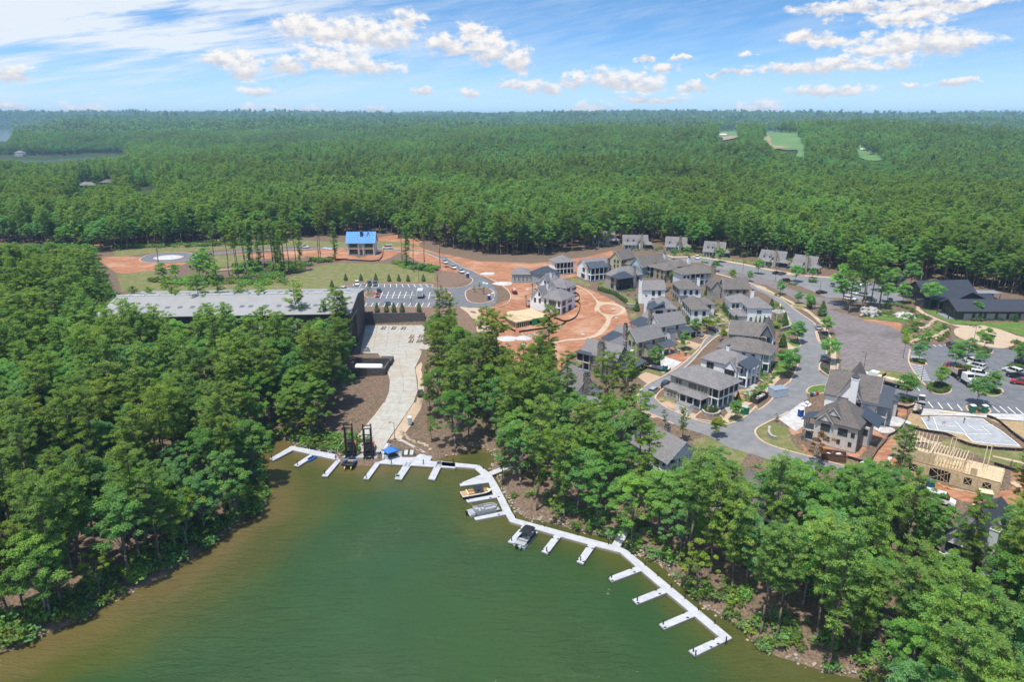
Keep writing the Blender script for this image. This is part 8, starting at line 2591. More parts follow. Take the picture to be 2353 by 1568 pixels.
lumber('2',(790,250),(880,262),6,mat('pale_blue_sheet',(.306,.378,.432),0,2),'stack of pale blue sheets beside the far street',2,.45)
lumber('r2',(2285,1085),(2335,1085),4,WOOD_OSB,'square of boards on the clay right of the timber frame house',1,.6)
p=G('r1',245,790)
bg=thing('sand_bags','heap of white bulk bags on the gravel drive of the stucco house','bags',tuple(p))
for k,(x,y_,z)in enumerate(((0,0,0),(1.,.2,0),(.5,.9,0),(.5,.4,.75),(-.6,.8,0),(1.4,1.,0))):
 inst('bag',ROCKS[4+k%3],bg,(x,y_,z),(0,0,k),(1.3,1.2,1.2)).data=rock_mesh(40+k,M_WRAP)
p=G('r1',320,690)
mw=thing('garden_machines','small blue and red site machines on the rounded grass corner','machine',tuple(p))
for k in range(3):
 MB().box(-.9+1.*k,-.3+1.*k,-.5+.5*k,.4+.5*k,.3,1.,(P_NAVY,P_SILVER,P_RED)[k]).build('engine',mw)
 for s_ in(-.35,.35):
  wheel(mw,-.6+1.*k,.5*k+s_,.26,.15)
 MB().bar((-.6+k,.4+.5*k,.9),(-.6+k,1.+.5*k,1.5),.04,M_POST).build('handle',mw)
M_SILT=mat('black_silt_cloth',(.02,.018,.017),0,1.5,.9)
M_STAKE=mat('grey_stake',(.18,.144,.108),0,3)
STK=MB().box(-.05,.05,-.05,.05,-.3,.95,M_STAKE).mesh('stake')
def silt(c,pts,label):
 line=[Vector(q+(hz(*q),))for q in smooth_line(gpoly(c,pts),3)]
 o0=line[0].copy()
 t=thing('silt_fence',label,'silt fence',tuple(o0))
 f=MB()
 acc,last=0,None
 for a_,b_ in zip(line,line[1:]):
  d_=(b_-a_)
  n=Vector((-d_.y,d_.x,0)).normalized()*.03
  q=[a_-o0-n,b_-o0-n,b_-o0+n,a_-o0+n]
  f.hexa([v_+Vector((0,0,-.15))for v_ in q],[v_+Vector((0,0,.72))for v_ in q],M_SILT)
  acc+=d_.length
  if acc>1.9:
   acc=0
   inst('stake',STK,t,tuple(b_-o0))
 f.build('cloth',t)
silt('3',pairs([1262,815,1300,820,1400,850,1500,810,1545,740,1560,660,1530,628,1480,625]),'silt fence curving round the white house on the clay')
silt('3',[(870,970),(1000,950),(1150,930),(1330,900),(1400,855)],'silt fence below the green sheathed platform')
silt('3',[(530,755),(600,820),(680,885),(760,930),(830,965)],'silt fence left of the green sheathed platform')
silt('3',[(1460,500),(1520,530),(1555,575),(1540,615),(1500,620)],'silt fence behind the white house on the clay')
silt('3',[(1345,1345),(1420,1290),(1500,1250),(1565,1210)],'silt fence beside the lawn of the stone house')
silt('3',[(650,1410),(720,1440),(800,1500)],'silt fence under the pines below the clay')
silt('r2',[(1220,375),(1300,385),(1335,395),(1395,370)],'silt fence between car park and stucco house')
silt('r2',pairs([1335,400,1330,470,1300,540,1240,600,1170,640,1150,680,1080,760,1000,870,900,850,810,825]),'long silt fence between the two building plots')
silt('r2',pairs([1308,535,1430,580,1560,605,1680,625,1790,680,1900,720,2080,745,2353,765]),'long silt fence below the new foundation')
silt('r2',[(2025,465),(2100,490),(2180,550),(2260,620),(2353,690)],'silt fence right of the new foundation')
silt('r2',[(2090,880),(2180,910),(2240,930),(2353,950)],'silt fence right of the timber frame house')
silt('2',[(820,345),(950,352),(1100,360),(1310,360),(1350,270)],'silt fence round the blue roofed house')
silt('f4',[(950,530),(1010,560),(1060,595),(1085,615)],'silt fence round the gravel turnaround under the pines')
silt('5',[(780,770),(900,800),(1060,830),(1115,800)],'low silt fence along the lane beside the black dumpster')
# stone garden walls
def low_wall(c,pts,label,hh=.9,w=.5,m_=None,capm=None):
 line=gpoly(c,pts)
 o0=(*line[0],hz(*line[0]))
 t=thing('garden_wall',label,'garden wall',(0,0,0))
 sl=smooth_line(line,3)
 acc=0
 for k,(a_,b_)in enumerate(zip(sl,sl[1:])):
  L=math.dist(a_,b_)
  n=max(1,round(L/.8))
  an=math.atan2(b_[1]-a_[1],b_[0]-a_[0])
  for j in range(n):
   q=(a_[0]+(b_[0]-a_[0])*(j+.5)/n,a_[1]+(b_[1]-a_[1])*(j+.5)/n)
   z=hz(*q)
   MB().obox(q,an,L/n-.015,w,z-.4,z+hh,m_ or W_LSTONE).build('stone_block',t)
   MB().obox(q,an,L/n-.008,w+.12,z+hh,z+hh+.1,capm or M_CONC).build('coping',t)
 return t
low_wall('5',[(1472,1290),(1500,1322),(1570,1340),(1640,1330),(1672,1300)],'curved pale stone wall in front of the sage porch house',1.)
low_wall('r2',[(130,570),(125,620),(150,655),(190,665)],'curved pale stone wall with piers on the corner plot',.9)
low_wall('4',[(2060,1105),(2110,1095),(2165,1075),(2178,1050)],'curved grey stone wall by the street below the white brick house',1.3,.5,W_STONE)
low_wall('4',[(320,800),(370,815),(440,810)],'short stone wall by the ring path',.7)
low_wall('4',[(1290,1040),(1360,1045),(1420,1030),(1510,1040)],'low stone wall at the end of the lane gardens',.6)
low_wall('6',[(520,655),(570,650),(600,655)],'low stone wall at the corner of the gravel field',.8,.6,W_STONE)
low_wall('6',[(718,1215),(722,1180),(728,1165)],'pale stone pier wall at the street end of the gravel field',1.2,.5)
low_wall('5',[(2040,880),(2100,915),(2160,950)],'short stone wall in the garden of the marked house',.5)
p=G('4',2030,950)
pg=thing('pergola','white pergola with grey table beside the large white brick house','pergola',tuple(p),math.radians(25))
for sx in(-2.4,2.4):
 for sy in(-1.8,1.8):
  MB().bar((sx,sy,-.5),(sx,sy,2.5),.1,TRIM).build('post',pg)
for sy in(-1.8,1.8):
 MB().bar((-2.8,sy,2.5),(2.8,sy,2.5),.1,TRIM).build('beam',pg)
for k in range(8):
 MB().bar((-2.4+.68*k,-2.2,2.65),(-2.4+.68*k,2.2,2.65),.06,TRIM).build('rafter',pg)
for c,a_,b_,n,w,lab in(('4',(1345,900),(1500,1030),9,2.4,'flight of broad tan garden steps between two hedges'),('5',(1985,1000),(2060,1130),8,2.6,'broad pale steps in front of the white gabled house'),('5',(2100,1000),(2160,1110),7,2.2,'tan garden steps towards the footpath'),('5',(1760,1230),(1800,1290),5,2.,'pale steps at the corner of the sage porch house'),('5',(2260,810),(2340,870),6,2.,'tan steps from the marked house to the footpath')):
 p,q=G(c,*a_),G(c,*b_)
 d_=q-p
 an=math.atan2(d_.y,d_.x)
 t=thing('garden_steps',lab,'steps',tuple(p),an)
 for k in range(n):
  f=(k+.5)/n
  MB().box(d_.length*f-d_.length/n*.4,d_.length*f+d_.length/n*.4,-w/2,w/2,d_.z*f-.3,d_.z*f+.16,M_TAN if 'tan' in lab else M_CONC).build('step',t)
LG='dark lamp posts'
LPM=MB().bar((0,0,-.3),(0,0,1),.075,M_POST,6,.05).mesh('pole')
def lamp(c,x,y,hh,label,z=None,arm=.9,rz=math.pi):
 p=G(c,x,y)if z is None else Vector(at_z(*PX(c,[(x,y)])[0],z))
 t=thing('lamp_post',label,'lamp post',tuple(p),rz,LG)
 MB().bar((0,0,-.3),(0,0,hh),.085,M_POST,6,.055).build('pole',t)
 MB().bar((0,0,hh-.15),(arm,0,hh+.02),.045,M_POST).build('arm',t)
 MB().box(arm-.1,arm+.42,-.14,.14,hh-.06,hh+.06,M_POST).build('lamp_head',t)
 MB().cyl(0,0,-.2,.35,.2,M_CONC,8).build('base',t)
lamp('f5',1262,705,5.6,'lamp post on the path beside the launch ramp stair')
lamp('2',1190,715,6.5,'lamp post at the left end of the car park',LOT_Z)
lamp('2',1603,765,6.,'lamp post among the low firs above the wall',LOT_Z)
lamp('2',1843,655,6.,'lamp post on the small island left of the turning circle',LOT_Z)
lamp('2',1672,560,6.,'lamp post behind the far row of bays',LOT_Z)
lamp('4',1632,440,6.5,'lamp post in the gravel in front of the cottages')
lamp('4',2003,530,6.5,'lamp post beside the maroon car')
lamp('6',543,412,6.,'lamp post on the planted island of the upper car park')
lamp('6',572,498,4.5,'short lamp post above the black car in the upper car park')
lamp('6',948,1222,7.,'lamp post on the grass at the near end of the gravel field')
lamp('6',1296,1098,6.5,'lamp post at the right corner of the gravel field')
lamp('6',1452,1292,7.,'lamp post beside the bay lines of the right car park')
lamp('6',1908,965,6.,'lamp post by the comma shaped lawn')
lamp('6',1845,1145,7.,'lamp post rising from the narrow island by the white cars')
lamp('6',2088,1330,5.,'lamp post at the long island with young trees')
lamp('6',1288,470,6.,'lamp post by the tan path near the small grey shed')
for c,x,y,lab in(('4',880,1345,'grey letter box pillar, left one in front of the white gabled house'),('4',908,1355,'grey letter box pillar, middle one in front of the white gabled house'),('4',988,1378,'dark letter box pillar near the kerb of the lane'),('5',2242,925,'white letter box pillar on the lawn of the white gabled house'),('5',1950,1120,'pale pillar on the clay beside the sage porch house')):
 p=G(c,x,y)
 t=thing('letter_box',lab,'letter box',tuple(p),.6,'letter box pillars')
 MB().box(-.3,.3,-.3,.3,-.2,1.25,W_LSTONE if 'dark' not in lab else W_DARK).build('pillar',t)
 MB().box(-.38,.38,-.38,.38,1.25,1.37,M_CONC).build('cap',t)
for c,x,y,lab in(('3',1938,712,'small pale manhole cover inside the ring path'),('3',1595,998,'pale manhole cover on the clay below the ring path'),('3',1970,810,'pale manhole cover right of the ring path'),('3',918,1108,'white plastic sheet left on the clay'),('3',965,490,'white sheet on the clay behind the new white house'),('3',1350,902,'white bag at the end of the silt fence')):
 p=G(c,x,y)
 t=thing('manhole_cover' if 'manhole' in lab else 'plastic_sheet',lab,'manhole' if 'manhole' in lab else 'sheet',tuple(p))
 MB().cyl(0,0,-.1,.3,.8,M_CONC,12).build('ring',t)
 MB().cyl(0,0,.3,.36,.6,M_WGRAVEL if 'manhole' in lab else M_WRAP,12).build('lid',t)
SKIN,HAIR=mat('skin',(.342,.198,.135),0,6,.6),mat('dark_hair',(.018,.013,.009),0,20,.8)
def person(p,rz,shirt,legs,label,pose='stand',hat=None):
 bend=0. if pose=='stand' else .75
 hip=Vector((0,0,.92 if not bend else .8))
 up=Vector((0,-math.sin(bend),math.cos(bend)))
 J={'pelvis':hip,'belly':hip+up*.16,'chest':hip+up*.38,'neck':hip+up*.55,'chin':hip+up*.63,'head':hip+up*.74,'crown':hip+up*.84}
 R={'pelvis':(.155,.115),'belly':(.145,.105),'chest':(.18,.12),'neck':(.062,.062),'chin':(.075,.08),'head':(.088,.1),'crown':(.06,.07)}
 E_=[('pelvis','belly'),('belly','chest'),('chest','neck'),('neck','chin'),('chin','head'),('head','crown')]
 for s_,n in((-1,'l'),(1,'r')):
  sh=J['chest']+up*.08+Vector((s_*.19,0,0))
  fwd=Vector((0,-1,0))
  J['sh'+n]=sh
  J['el'+n]=sh+Vector((s_*.07,-.04-.1*bend,-.28))
  J['wr'+n]=J['el'+n]+Vector((s_*-.02,-.12-.05*s_,-.22))
  J['pa'+n]=J['wr'+n]+Vector((0,-.05,-.07))
  J['kn'+n]=Vector((s_*.11,-.03-.12*bend+.04*s_,.49))
  J['hp'+n]=hip+Vector((s_*.1,0,-.06))
  J['an'+n]=Vector((s_*.12,.03+.06*s_,.09))
  J['to'+n]=Vector((s_*.13,-.13+.06*s_,.045))
  for k,r in(('sh',.062),('el',.046),('wr',.034),('pa',.042),('hp',.1),('kn',.066),('an',.046),('to',.042)):
   R[k+n]=(r,r)
  E_+=[('chest','sh'+n),('sh'+n,'el'+n),('el'+n,'wr'+n),('wr'+n,'pa'+n),('pelvis','hp'+n),('hp'+n,'kn'+n),('kn'+n,'an'+n),('an'+n,'to'+n)]
  for f in range(5):
   t_=J['pa'+n]+Vector(((f-2)*.017+(s_*-.03 if f==0 else 0),-.035,-.055-.012*(f in(2,3))+.03*(f==0)))
   J['f%d%s'%(f,n)]=t_
   R['f%d%s'%(f,n)]=(.011,.011)
   E_.append(('pa'+n,'f%d%s'%(f,n)))
 keys=list(J)
 me_=bpy.data.meshes.new('body')
 me_.from_pydata([tuple(J[k])for k in keys],[(keys.index(a_),keys.index(b_))for a_,b_ in E_],[])
 ob=bpy.data.objects.new('body',me_)
 COL.objects.link(ob)
 sm=ob.modifiers.new('skin','SKIN')
 for i,k in enumerate(keys):
  me_.skin_vertices[0].data[i].radius=R[k]
  me_.skin_vertices[0].data[i].use_root=(k=='pelvis')
 ss=ob.modifiers.new('smooth','SUBSURF')
 ss.levels=ss.render_levels=1
 dg=bpy.context.evaluated_depsgraph_get()
 m2=bpy.data.meshes.new_from_object(ob.evaluated_get(dg))
 m2.name='body'
 bpy.data.objects.remove(ob)
 for mm in(SKIN,shirt,legs,M_POST):
  m2.materials.append(mm)
 inv=hip
 for pl in m2.polygons:
  c_=pl.center
  a_=(c_-inv).dot(up)
  arm=abs(c_.x)>.21 and c_.z>.5
  low=c_.z<hip.z-.02 and not arm
  pl.material_index=3 if c_.z<.1 else(2 if low or(a_<.03 and not arm)else(0 if(a_>.52)or(arm and c_.z<J['ell'].z-.02)else 1))
  pl.use_smooth=True
 t=thing('person',label,'person',tuple(p),rz)
 inst('body',m2,t)
 hd=MB()
 hc=J['head']+up*.035
 rings=[]
 for k in range(5):
  f=k/4*math.pi/2
  rings.append([(hc.x+.098*math.cos(f)*math.cos(TAU*j/10),hc.y+.012+.108*math.cos(f)*math.sin(TAU*j/10),hc.z+.02+.1*math.sin(f))for j in range(10)])
 hd.loft(rings,hat or HAIR)
 hd.build('hard_hat' if hat else 'hair',t,True)
 fc=MB()
 fo_=J['head']+Vector((0,-.098,0))
 fc.box(fo_.x-.012,fo_.x+.012,fo_.y-.02,fo_.y+.02,fo_.z-.03,fo_.z+.012,SKIN)
 fc.build('nose',t)
 for sx in(-.034,.034):
  MB().box(fo_.x+sx-.011,fo_.x+sx+.011,fo_.y+.004,fo_.y+.016,fo_.z+.012,fo_.z+.026,M_POST).build('eye',t)
 return t
REDS,KHAKI,NAVYT=mat('red_shirt',(.45,.027,.023),0,4),mat('khaki_cloth',(.36,.315,.243),0,4),mat('navy_trousers',(.027,.032,.054),0,4)
person(at_z(*PX('f5',[(197,1045)])[0],DZ),.3,REDS,NAVYT,'person in a red shirt and dark trousers standing on the short dock')
person(at_z(*PX('f5',[(237,1015)])[0],DZ),-2.4,REDS,KHAKI,'person in a red shirt and light trousers behind another on the short dock')
person(G('r1',1562,968,.2),.8,mat('orange_red_vest',(.558,.063,.027),0,4),KHAKI,'worker in an orange red vest bending on the new foundation','bend',M_WHITE)
person(G('r1',1432,922,.2),-1.2,NAVYT,KHAKI,'worker in dark shirt at the left edge of the new foundation','bend')
person(G('r1',1768,948,.2),.4,NAVYT,NAVYT,'worker in dark clothes in the middle of the new foundation','stand',M_WHITE)
person(G('r1',2222,1370,0.),2.,mat('grey_shirt',(.144,.144,.153),0,4),NAVYT,'worker in grey at the right end of the timber frame house')
# heaps
for c,x,y,r,hh,m_,lab in(('3',735,1040,4.4,.9,M_WGRAVEL,'low grey gravel heap, left of two on the clay'),('3',915,1035,3.6,1.1,M_WGRAVEL,'low grey gravel heap, right of two on the clay'),('3',690,415,5.,.8,M_WGRAVEL,'pale gravel heap by the turning circle'),('3',520,300,4.,.6,M_WGRAVEL,'pale gravel heap near the far bend'),('3',1140,965,3.,1.,MATS['brown_mulch'],'brown soil heap beside the rock pile'),('r1',1090,930,4.5,.9,M_WGRAVEL,'wide heap of pale rubble right of the stucco house'),('r1',1000,1010,3.,.5,M_WGRAVEL,'spread of pale rubble beside the stucco house wall')):
 p=G(c,x,y)
 t=thing('gravel_heap' if m_ is M_WGRAVEL else 'soil_heap',lab,'heap',tuple(p))
 rr=np.random.default_rng(int(x))
 rings=[]
 for k in range(5):
  f=k/4
  rings.append([(r*(1-f**1.3)*(1+.15*math.sin(3*TAU*j/18+x))*math.cos(TAU*j/18)+.01*j,r*.8*(1-f**1.3)*math.sin(TAU*j/18),-.15+(hh+.15)*(f**.8)*(1+.1*rr.normal()))for j in range(18)])
 MB().loft(rings,m_).build('mound',t,True)
YT=[make_oak(71+i,6.+.6*i,1.7+.15*i,0,leafmat=L_OAK,low=.26,nb=34,trunk_r=.085)for i in range(3)]
YL=[make_oak(81,5.5,1.7,0,leafmat=L_LIME,low=.25,nb=30,trunk_r=.08)]
SAP=[make_oak(91+i,4.2,.9,0,leafmat=L_SHRUB,low=.2,nb=12,trunk_r=.06)for i in range(2)]
def young(c,x,y,s,label,fam=None,group='young trees',z=None):
 p=G(c,x,y)if z is None else Vector(at_z(*PX(c,[(x,y)])[0],z))
 fam=fam or YT
 return put_tree('young_tree',fam[trng.randrange(len(fam))],label,'tree',p.x,p.y,p.z+.15,s*trng.uniform(.95,1.05),group)
for x,y,s,lab in((1617,1345,1.15,'young tree inside the clipped ring hedge'),(1755,1158,1.15,'young tree at the left end of the narrow island in the right car park'),(1428,1115,1.,'young tree at the corner of the gravel field'),(1480,995,1.,'young tree above the corner of the right car park'),(1870,1090,1.,'young tree beside the lamp post by the black cars'),(2010,1020,1.2,'young tree on the island beside the two black cars'),(1965,1170,.8,'small young tree in front of the white cars'),(2075,1390,1.15,'young tree on the long lawn island'),(1945,1500,1.15,'young tree between the two green toilets'),(2310,1150,1.1,'young tree on the island at the right edge'),(1320,1455,1.2,'young tree in the round bed beside the white pickup'),(625,880,1.15,'street tree in the upper dark mulch bed'),(650,1130,1.2,'street tree in the lower dark mulch bed'),(378,958,1.2,'street tree on the grass corner by the dark grey house'),(270,1250,1.3,'street tree on the verge before the marked house'),(330,1190,1.1,'street tree beside the black car'),(228,530,.95,'small street tree at the far end of the tan footpath'),(383,610,.95,'small street tree at the second bend'),(475,655,.95,'small street tree on the long grass strip'),(362,420,1.2,'young tree on the hedge island behind the maroon car'),(505,385,.9,'young tree in front of the right cottage'),(1155,600,1.2,'young tree right of the tall pines by the path'),(1290,605,1.3,'bushy young tree at the edge of the upper car park'),(1530,655,1.6,'broad young tree in front of the lodge gables'),(1930,740,1.1,'young tree in front of the long lodge'),(760,625,2.4,'dense young tree left of the tall pines'),(1360,460,1.9,'dense green tree left of the lodge'),(1215,460,1.3,'young tree by the small grey shed'),(1090,500,1.5,'young tree behind the tall pines')):
 young('6',x,y,s,lab,group='young trees of the streets and car parks')
for c,x,y,s,lab,fam in(('4',1505,530,1.,'bright young tree behind the stone gabled house',YL),('4',1712,540,.9,'small tree at the kerb of the long gravel bed',None),('4',1808,455,1.25,'young tree on the small island near the cottages',None),('4',1325,425,.8,'small tree at the end of the long gravel bed',None),('4',1230,1140,1.2,'lime green tree beside the drive at the lane end',YL),('4',1100,1150,1.,'young tree in front of the grey car',None),('4',968,1310,.95,'young tree on the lawn by the square paver drive',None),('4',655,1530,1.2,'dense young tree in front of the black dumpster',None),('4',600,460,1.1,'young tree in front of the slate blue house',None),('4',850,550,.9,'young tree beside the tan house',YL),('4',1400,1215,.9,'thin young tree by the lane opposite the marked house',YL),('4',1060,545,.6,'small lime tree in front of the long upper porch',YL),('4',340,385,.8,'lime green bush tree by the sage yellow house',YL),('4',2250,1230,1.1,'street tree on the grass corner near the curved stone wall',None),('4',860,290,.9,'young tree at the start of the far street',None),('4',1370,320,1.1,'young tree in front of the middle cottage',None),('4',1000,245,.9,'young tree beside the cottage with the stone chimney',None),('5',1840,1370,.95,'narrow young tree on the verge at the street bend',None),('5',2065,1180,.9,'thin brownish young tree beside the rubble dumpster',SAP),('5',1050,1385,.8,'thin young tree on the near side of the lane',SAP),('5',1645,1575,1.,'small bright conical tree below the street',YL),('r2',185,505,.6,'small sapling on the corner plot',SAP)):
 young(c,x,y,s,lab,fam,'young trees of the village gardens')
for x,y,lab in((2215,620,'sapling at the far tip of the teardrop island'),(2175,650,'sapling on the left of the teardrop island'),(2258,665,'sapling on the right of the teardrop island'),(1870,645,'sapling, left one on the small island by the bays'),(1912,670,'sapling, right one on the small island by the bays'),(1232,640,'sapling, right one on the island by the boat store'),(1212,665,'sapling, left one on the island by the boat store'),(1838,548,'yellowish sapling on the mulch bank'),(1882,690,'sapling at the near side of the small island')):
 young('2',x,y,.75,lab,SAP,'saplings round the car park',LOT_Z)
CON=[make_cone(301+i,2.6,.85)for i in range(2)]
THIN=[make_cone(311+i,3.,.45,leaf=.1)for i in range(2)]
def conifer(c,x,y,s,label,fam=CON,group='clipped cone shrubs',z=None):
 p=G(c,x,y)if z is None else Vector(at_z(*PX(c,[(x,y)])[0],z))
 t=thing('cone_shrub',label,'shrub',(p.x,p.y,p.z+.08),trng.random()*6,group,s)
 inst('foliage',fam[trng.randrange(len(fam))],t)
for k,(x,y)in enumerate(((1293,822),(1378,822),(1446,822),(1521,822),(1673,822))):
 conifer('2',x,y,1.35,('leftmost','second','third','fourth','rightmost')[k]+' of the round firs planted above the retaining wall',CON,'firs above the retaining wall',LOT_Z)
for k,(x,y)in enumerate(((1010,540),(1148,540),(1282,540),(1402,545),(1490,545),(1573,547),(1712,545),(886,600))):
 conifer('2',x,y,1.25,('fir at the left end of the row behind the car park','fir behind the white off-road car','fir behind the dark pair of cars','fourth fir of the row behind the car park','fifth fir of the row behind the car park','sixth fir of the row behind the car park','fir at the right end of the row behind the car park','lone fir on the grass left of the car park')[k],CON,'firs behind the car park')
for c,x,y,s,lab,fam in(('6',590,715,2.2,'dark conical evergreen at the corner of the gravel field',CON),('6',245,985,1.7,'dark conical evergreen beside the dark grey house',CON),('4',1775,1045,1.3,'thin cypress, left of three in front of the large white house',THIN),('4',1822,1045,1.3,'thin cypress, middle of three in front of the large white house',THIN),('4',1870,1045,1.35,'thin cypress, right of three in front of the large white house',THIN),('4',2085,1280,1.6,'cone evergreen on the grass before the dark grey house',CON),('5',1088,1118,1.,'cone shrub on the mulch corner by the sage porch house',CON),('5',1870,1165,1.1,'cone shrub on the clay by the sage porch house',CON),('5',1492,1275,.9,'cone shrub, left of three behind the curved stone wall',CON),('5',1565,1290,.9,'cone shrub, middle of three behind the curved stone wall',CON),('5',1617,1285,1.,'cone shrub, right of three behind the curved stone wall',CON),('5',2120,855,1.2,'cone shrub between the white gabled and the marked house',CON),('5',280,880,1.2,'cone shrub at the foot of the stone chimney house',CON),('5',1060,530,1.2,'cone evergreen beside the pale grey house',CON),('5',1205,200,1.5,'cone evergreen left of the long white house',CON),('5',1300,280,1.3,'cone evergreen in the garden before the long white house',CON),('4',435,870,1.6,'cone evergreen near the ring path',CON),('4',750,545,1.1,'cone evergreen by the tan house',CON),('4',1225,690,1.5,'cone evergreen right of the white stone house',CON),('4',1550,1040,1.6,'cone evergreen at the end of the hedge by the large white house',CON),('4',1300,275,1.,'cone evergreen beside the middle cottage',CON),('4',2110,980,1.3,'cone evergreen by the pergola',CON),('4',2115,1060,1.5,'cone evergreen above the curved grey wall',CON),('4',1955,850,1.6,'cone evergreen at the street side of the large white house',CON),('4',2065,890,1.,'cone evergreen behind the pergola',CON),('4',1930,375,1.,'cone evergreen in the cottage garden',CON),('4',2320,450,1.2,'cone evergreen in front of the right cottage',CON),('6',515,615,1.2,'cone evergreen at the end of the gravel bed',CON),('6',480,645,1.4,'cone evergreen by the low stone wall',CON),('6',45,1225,1.3,'cone evergreen by the porch of the marked house',CON),('6',1965,755,1.2,'cone evergreen before the lodge panels',CON),('6',2280,765,1.2,'cone evergreen at the right end of the lodge',CON),('6',1775,735,1.2,'cone evergreen at the lodge corner',CON)):
 conifer(c,x,y,s,lab,fam)
for k in range(9):
 conifer('4',1410+13*k,860+17*k,1.15,'thin cypress in the hedge beside the large white house',THIN,'cypress hedge beside the large white house')
for k in range(16):
 t_=k/15
 xx,yy=np.interp(t_,(0,.5,1),(5,180,320)),np.interp(t_,(0,.5,1),(640,690,790))
 conifer('4',xx,yy,.85,'small evergreen in the hedge above the clay common',CON,'evergreen hedge above the clay common')
BUSH=[make_bush(401+i,1.,1.)for i in range(3)]
YBUSH=[make_bush(411,.9,.9,L_YELL)]
LBUSH=[make_bush(421+i,1.,1.3,L_LIME)for i in range(2)]
GR_BUSH='garden shrubs'
def bush(c,x,y,s,label,fam=None,group=GR_BUSH,flat=1.):
 p=G(c,x,y)
 fam=fam or BUSH
 t=thing('shrub',label,'shrub',(p.x,p.y,p.z+.1),trng.random()*6,group,(s,s,s*flat))
 inst('foliage',fam[trng.randrange(len(fam))],t)
bush('6',760,1245,2.,'round clipped shrub at the street corner of the gravel field')
bush('6',1990,1040,1.7,'shrub mass under the tree beside the two black cars')
for k in range(14):
 a_=TAU*k/14
 bush('6',1605+78*math.cos(a_),1348+36*math.sin(a_),1.,'clump of the clipped ring hedge on the oval island',None,'ring hedge on the oval island',.8)
rr=random.Random(8)
for c,pts,n,s,lab,fam in(('6',[(1770,1160),(1830,1178),(1920,1192)],7,1.,'low shrub on the narrow island before the white cars',None),('6',[(1360,1105),(1420,1120),(1485,1135)],6,.9,'low shrub on the island at the corner of the gravel field',None),('6',[(1970,1350),(2060,1360),(2110,1390),(2010,1395)],7,1.,'low shrub on the long island with young trees',None),('6',[(1925,1030),(1990,1042),(2060,1035)],6,.9,'low shrub under the tree beside the black cars',None),('6',[(1260,1450),(1310,1470),(1370,1475)],6,.9,'low shrub in the round bed beside the white pickup',None),('6',[(1870,1520),(1940,1545),(2030,1550)],7,.8,'low shrub in the bed between the green toilets',None),('6',[(2220,1165),(2290,1175),(2370,1180)],6,.9,'low shrub on the island behind the white off-roader',None),('6',[(300,440),(345,445),(390,442)],5,.9,'low hedge shrub behind the maroon car',None),('6',[(470,425),(520,420),(555,435)],5,1.1,'shrub on the planted island of the upper car park',None),('6',[(170,535),(210,545),(240,545)],4,.8,'dark low hedge shrub at the far end of the tan footpath',None),('6',[(780,560),(860,580),(960,590)],6,.8,'shrub along the near verge of the upper car park',None),('6',[(1340,760),(1400,730),(1470,720),(1520,750)],12,1.,'dark shrub on the upper garden terrace',None),('6',[(1370,850),(1420,850),(1390,800),(1450,800)],9,1.1,'round shrub above the upper boulder wall',None),('6',[(1600,950),(1660,900),(1690,850),(1650,800)],12,1.,'shrub on the lower garden terrace',None),('6',[(1290,850),(1320,900),(1300,940),(1340,965)],10,.9,'pale grassy shrub on the bank by the gravel field',LBUSH),('6',[(1140,630),(1230,625),(1330,650),(1400,690)],14,.9,'dark shrub along the garden path below the upper car park',None),('6',[(1300,480),(1350,520),(1400,545),(1330,500)],14,1.1,'shrub on the bank between path and lodge',None),('6',[(1290,610),(1350,600),(1410,620)],7,.9,'shrub on the small lawn by the path fork',None),('6',[(1700,690),(1750,730),(1850,745)],9,1.,'shrub at the foot of the lodge gable',None),('6',[(1880,755),(2000,755),(2120,752),(2300,755)],16,.9,'shrub along the front wall of the long lodge',None),('6',[(1840,800),(1900,808),(1990,820)],8,.5,'low clipped shrub at the back of the turning circle',None),('6',[(2240,950),(2300,960),(2353,970)],6,.9,'shrub at the right of the turning circle',None),('6',[(2230,1005),(2300,1015),(2353,1020)],7,.8,'low hedge shrub along the right car park entrance',None),('6',[(580,880),(610,920),(640,930)],6,.45,'low dark plant in the upper mulch bed',None),('6',[(590,1160),(625,1195),(640,1220)],7,.5,'low green plant in the lower mulch bed',None),('6',[(960,700),(1100,690),(1200,700),(1150,720)],10,.7,'dark shrub under the tall pines',None),('6',[(150,1140),(190,1160),(160,1180)],6,.8,'shrub beside the porch of the marked house',None),('6',[(215,1040),(250,1060),(270,1040)],6,.8,'shrub on the bank before the dark grey house',None),('6',[(240,770),(270,760),(200,780)],5,1.,'shrub by the street wall of the large white house',None),('4',[(1170,325),(1240,335)],8,.6,'low hedge plant in the row at the gravel bed tip',None),('4',[(1280,345),(1350,355),(1410,370)],10,.55,'low hedge plant in the second row at the gravel bed',None),('4',[(540,470),(580,490),(560,500)],4,.8,'yellow shrub below the slate blue house',YBUSH),('4',[(1690,1045),(1730,1050)],3,1.3,'shrub before the large white house',None),('4',[(1990,1050),(2030,1070)],5,1.3,'lime shrub above the curved grey wall',LBUSH),('5',[(330,895),(390,905),(440,915)],5,.8,'round shrub below the stone house chimney',None),('r4',[(865,720),(800,600),(720,360),(690,380)],4,.9,'shrub on the rocky bank of the long dock',None),('r4',[(1415,950),(1585,995),(1750,1000)],3,1.2,'round bright shrub on the bank behind the long dock',None)):
 L=len(pts)-1
 n=max(2,round(n*.62))
 for k in range(n):
  t_=L*(k+.5)/n
  i=min(int(t_),L-1)
  f=t_-i
  bush(c,pts[i][0]+(pts[i+1][0]-pts[i][0])*f+rr.uniform(-9,9),pts[i][1]+(pts[i+1][1]-pts[i][1])*f+rr.uniform(-4,4),s*rr.uniform(.85,1.4),lab,fam,lab.replace('shrub','shrubs'))
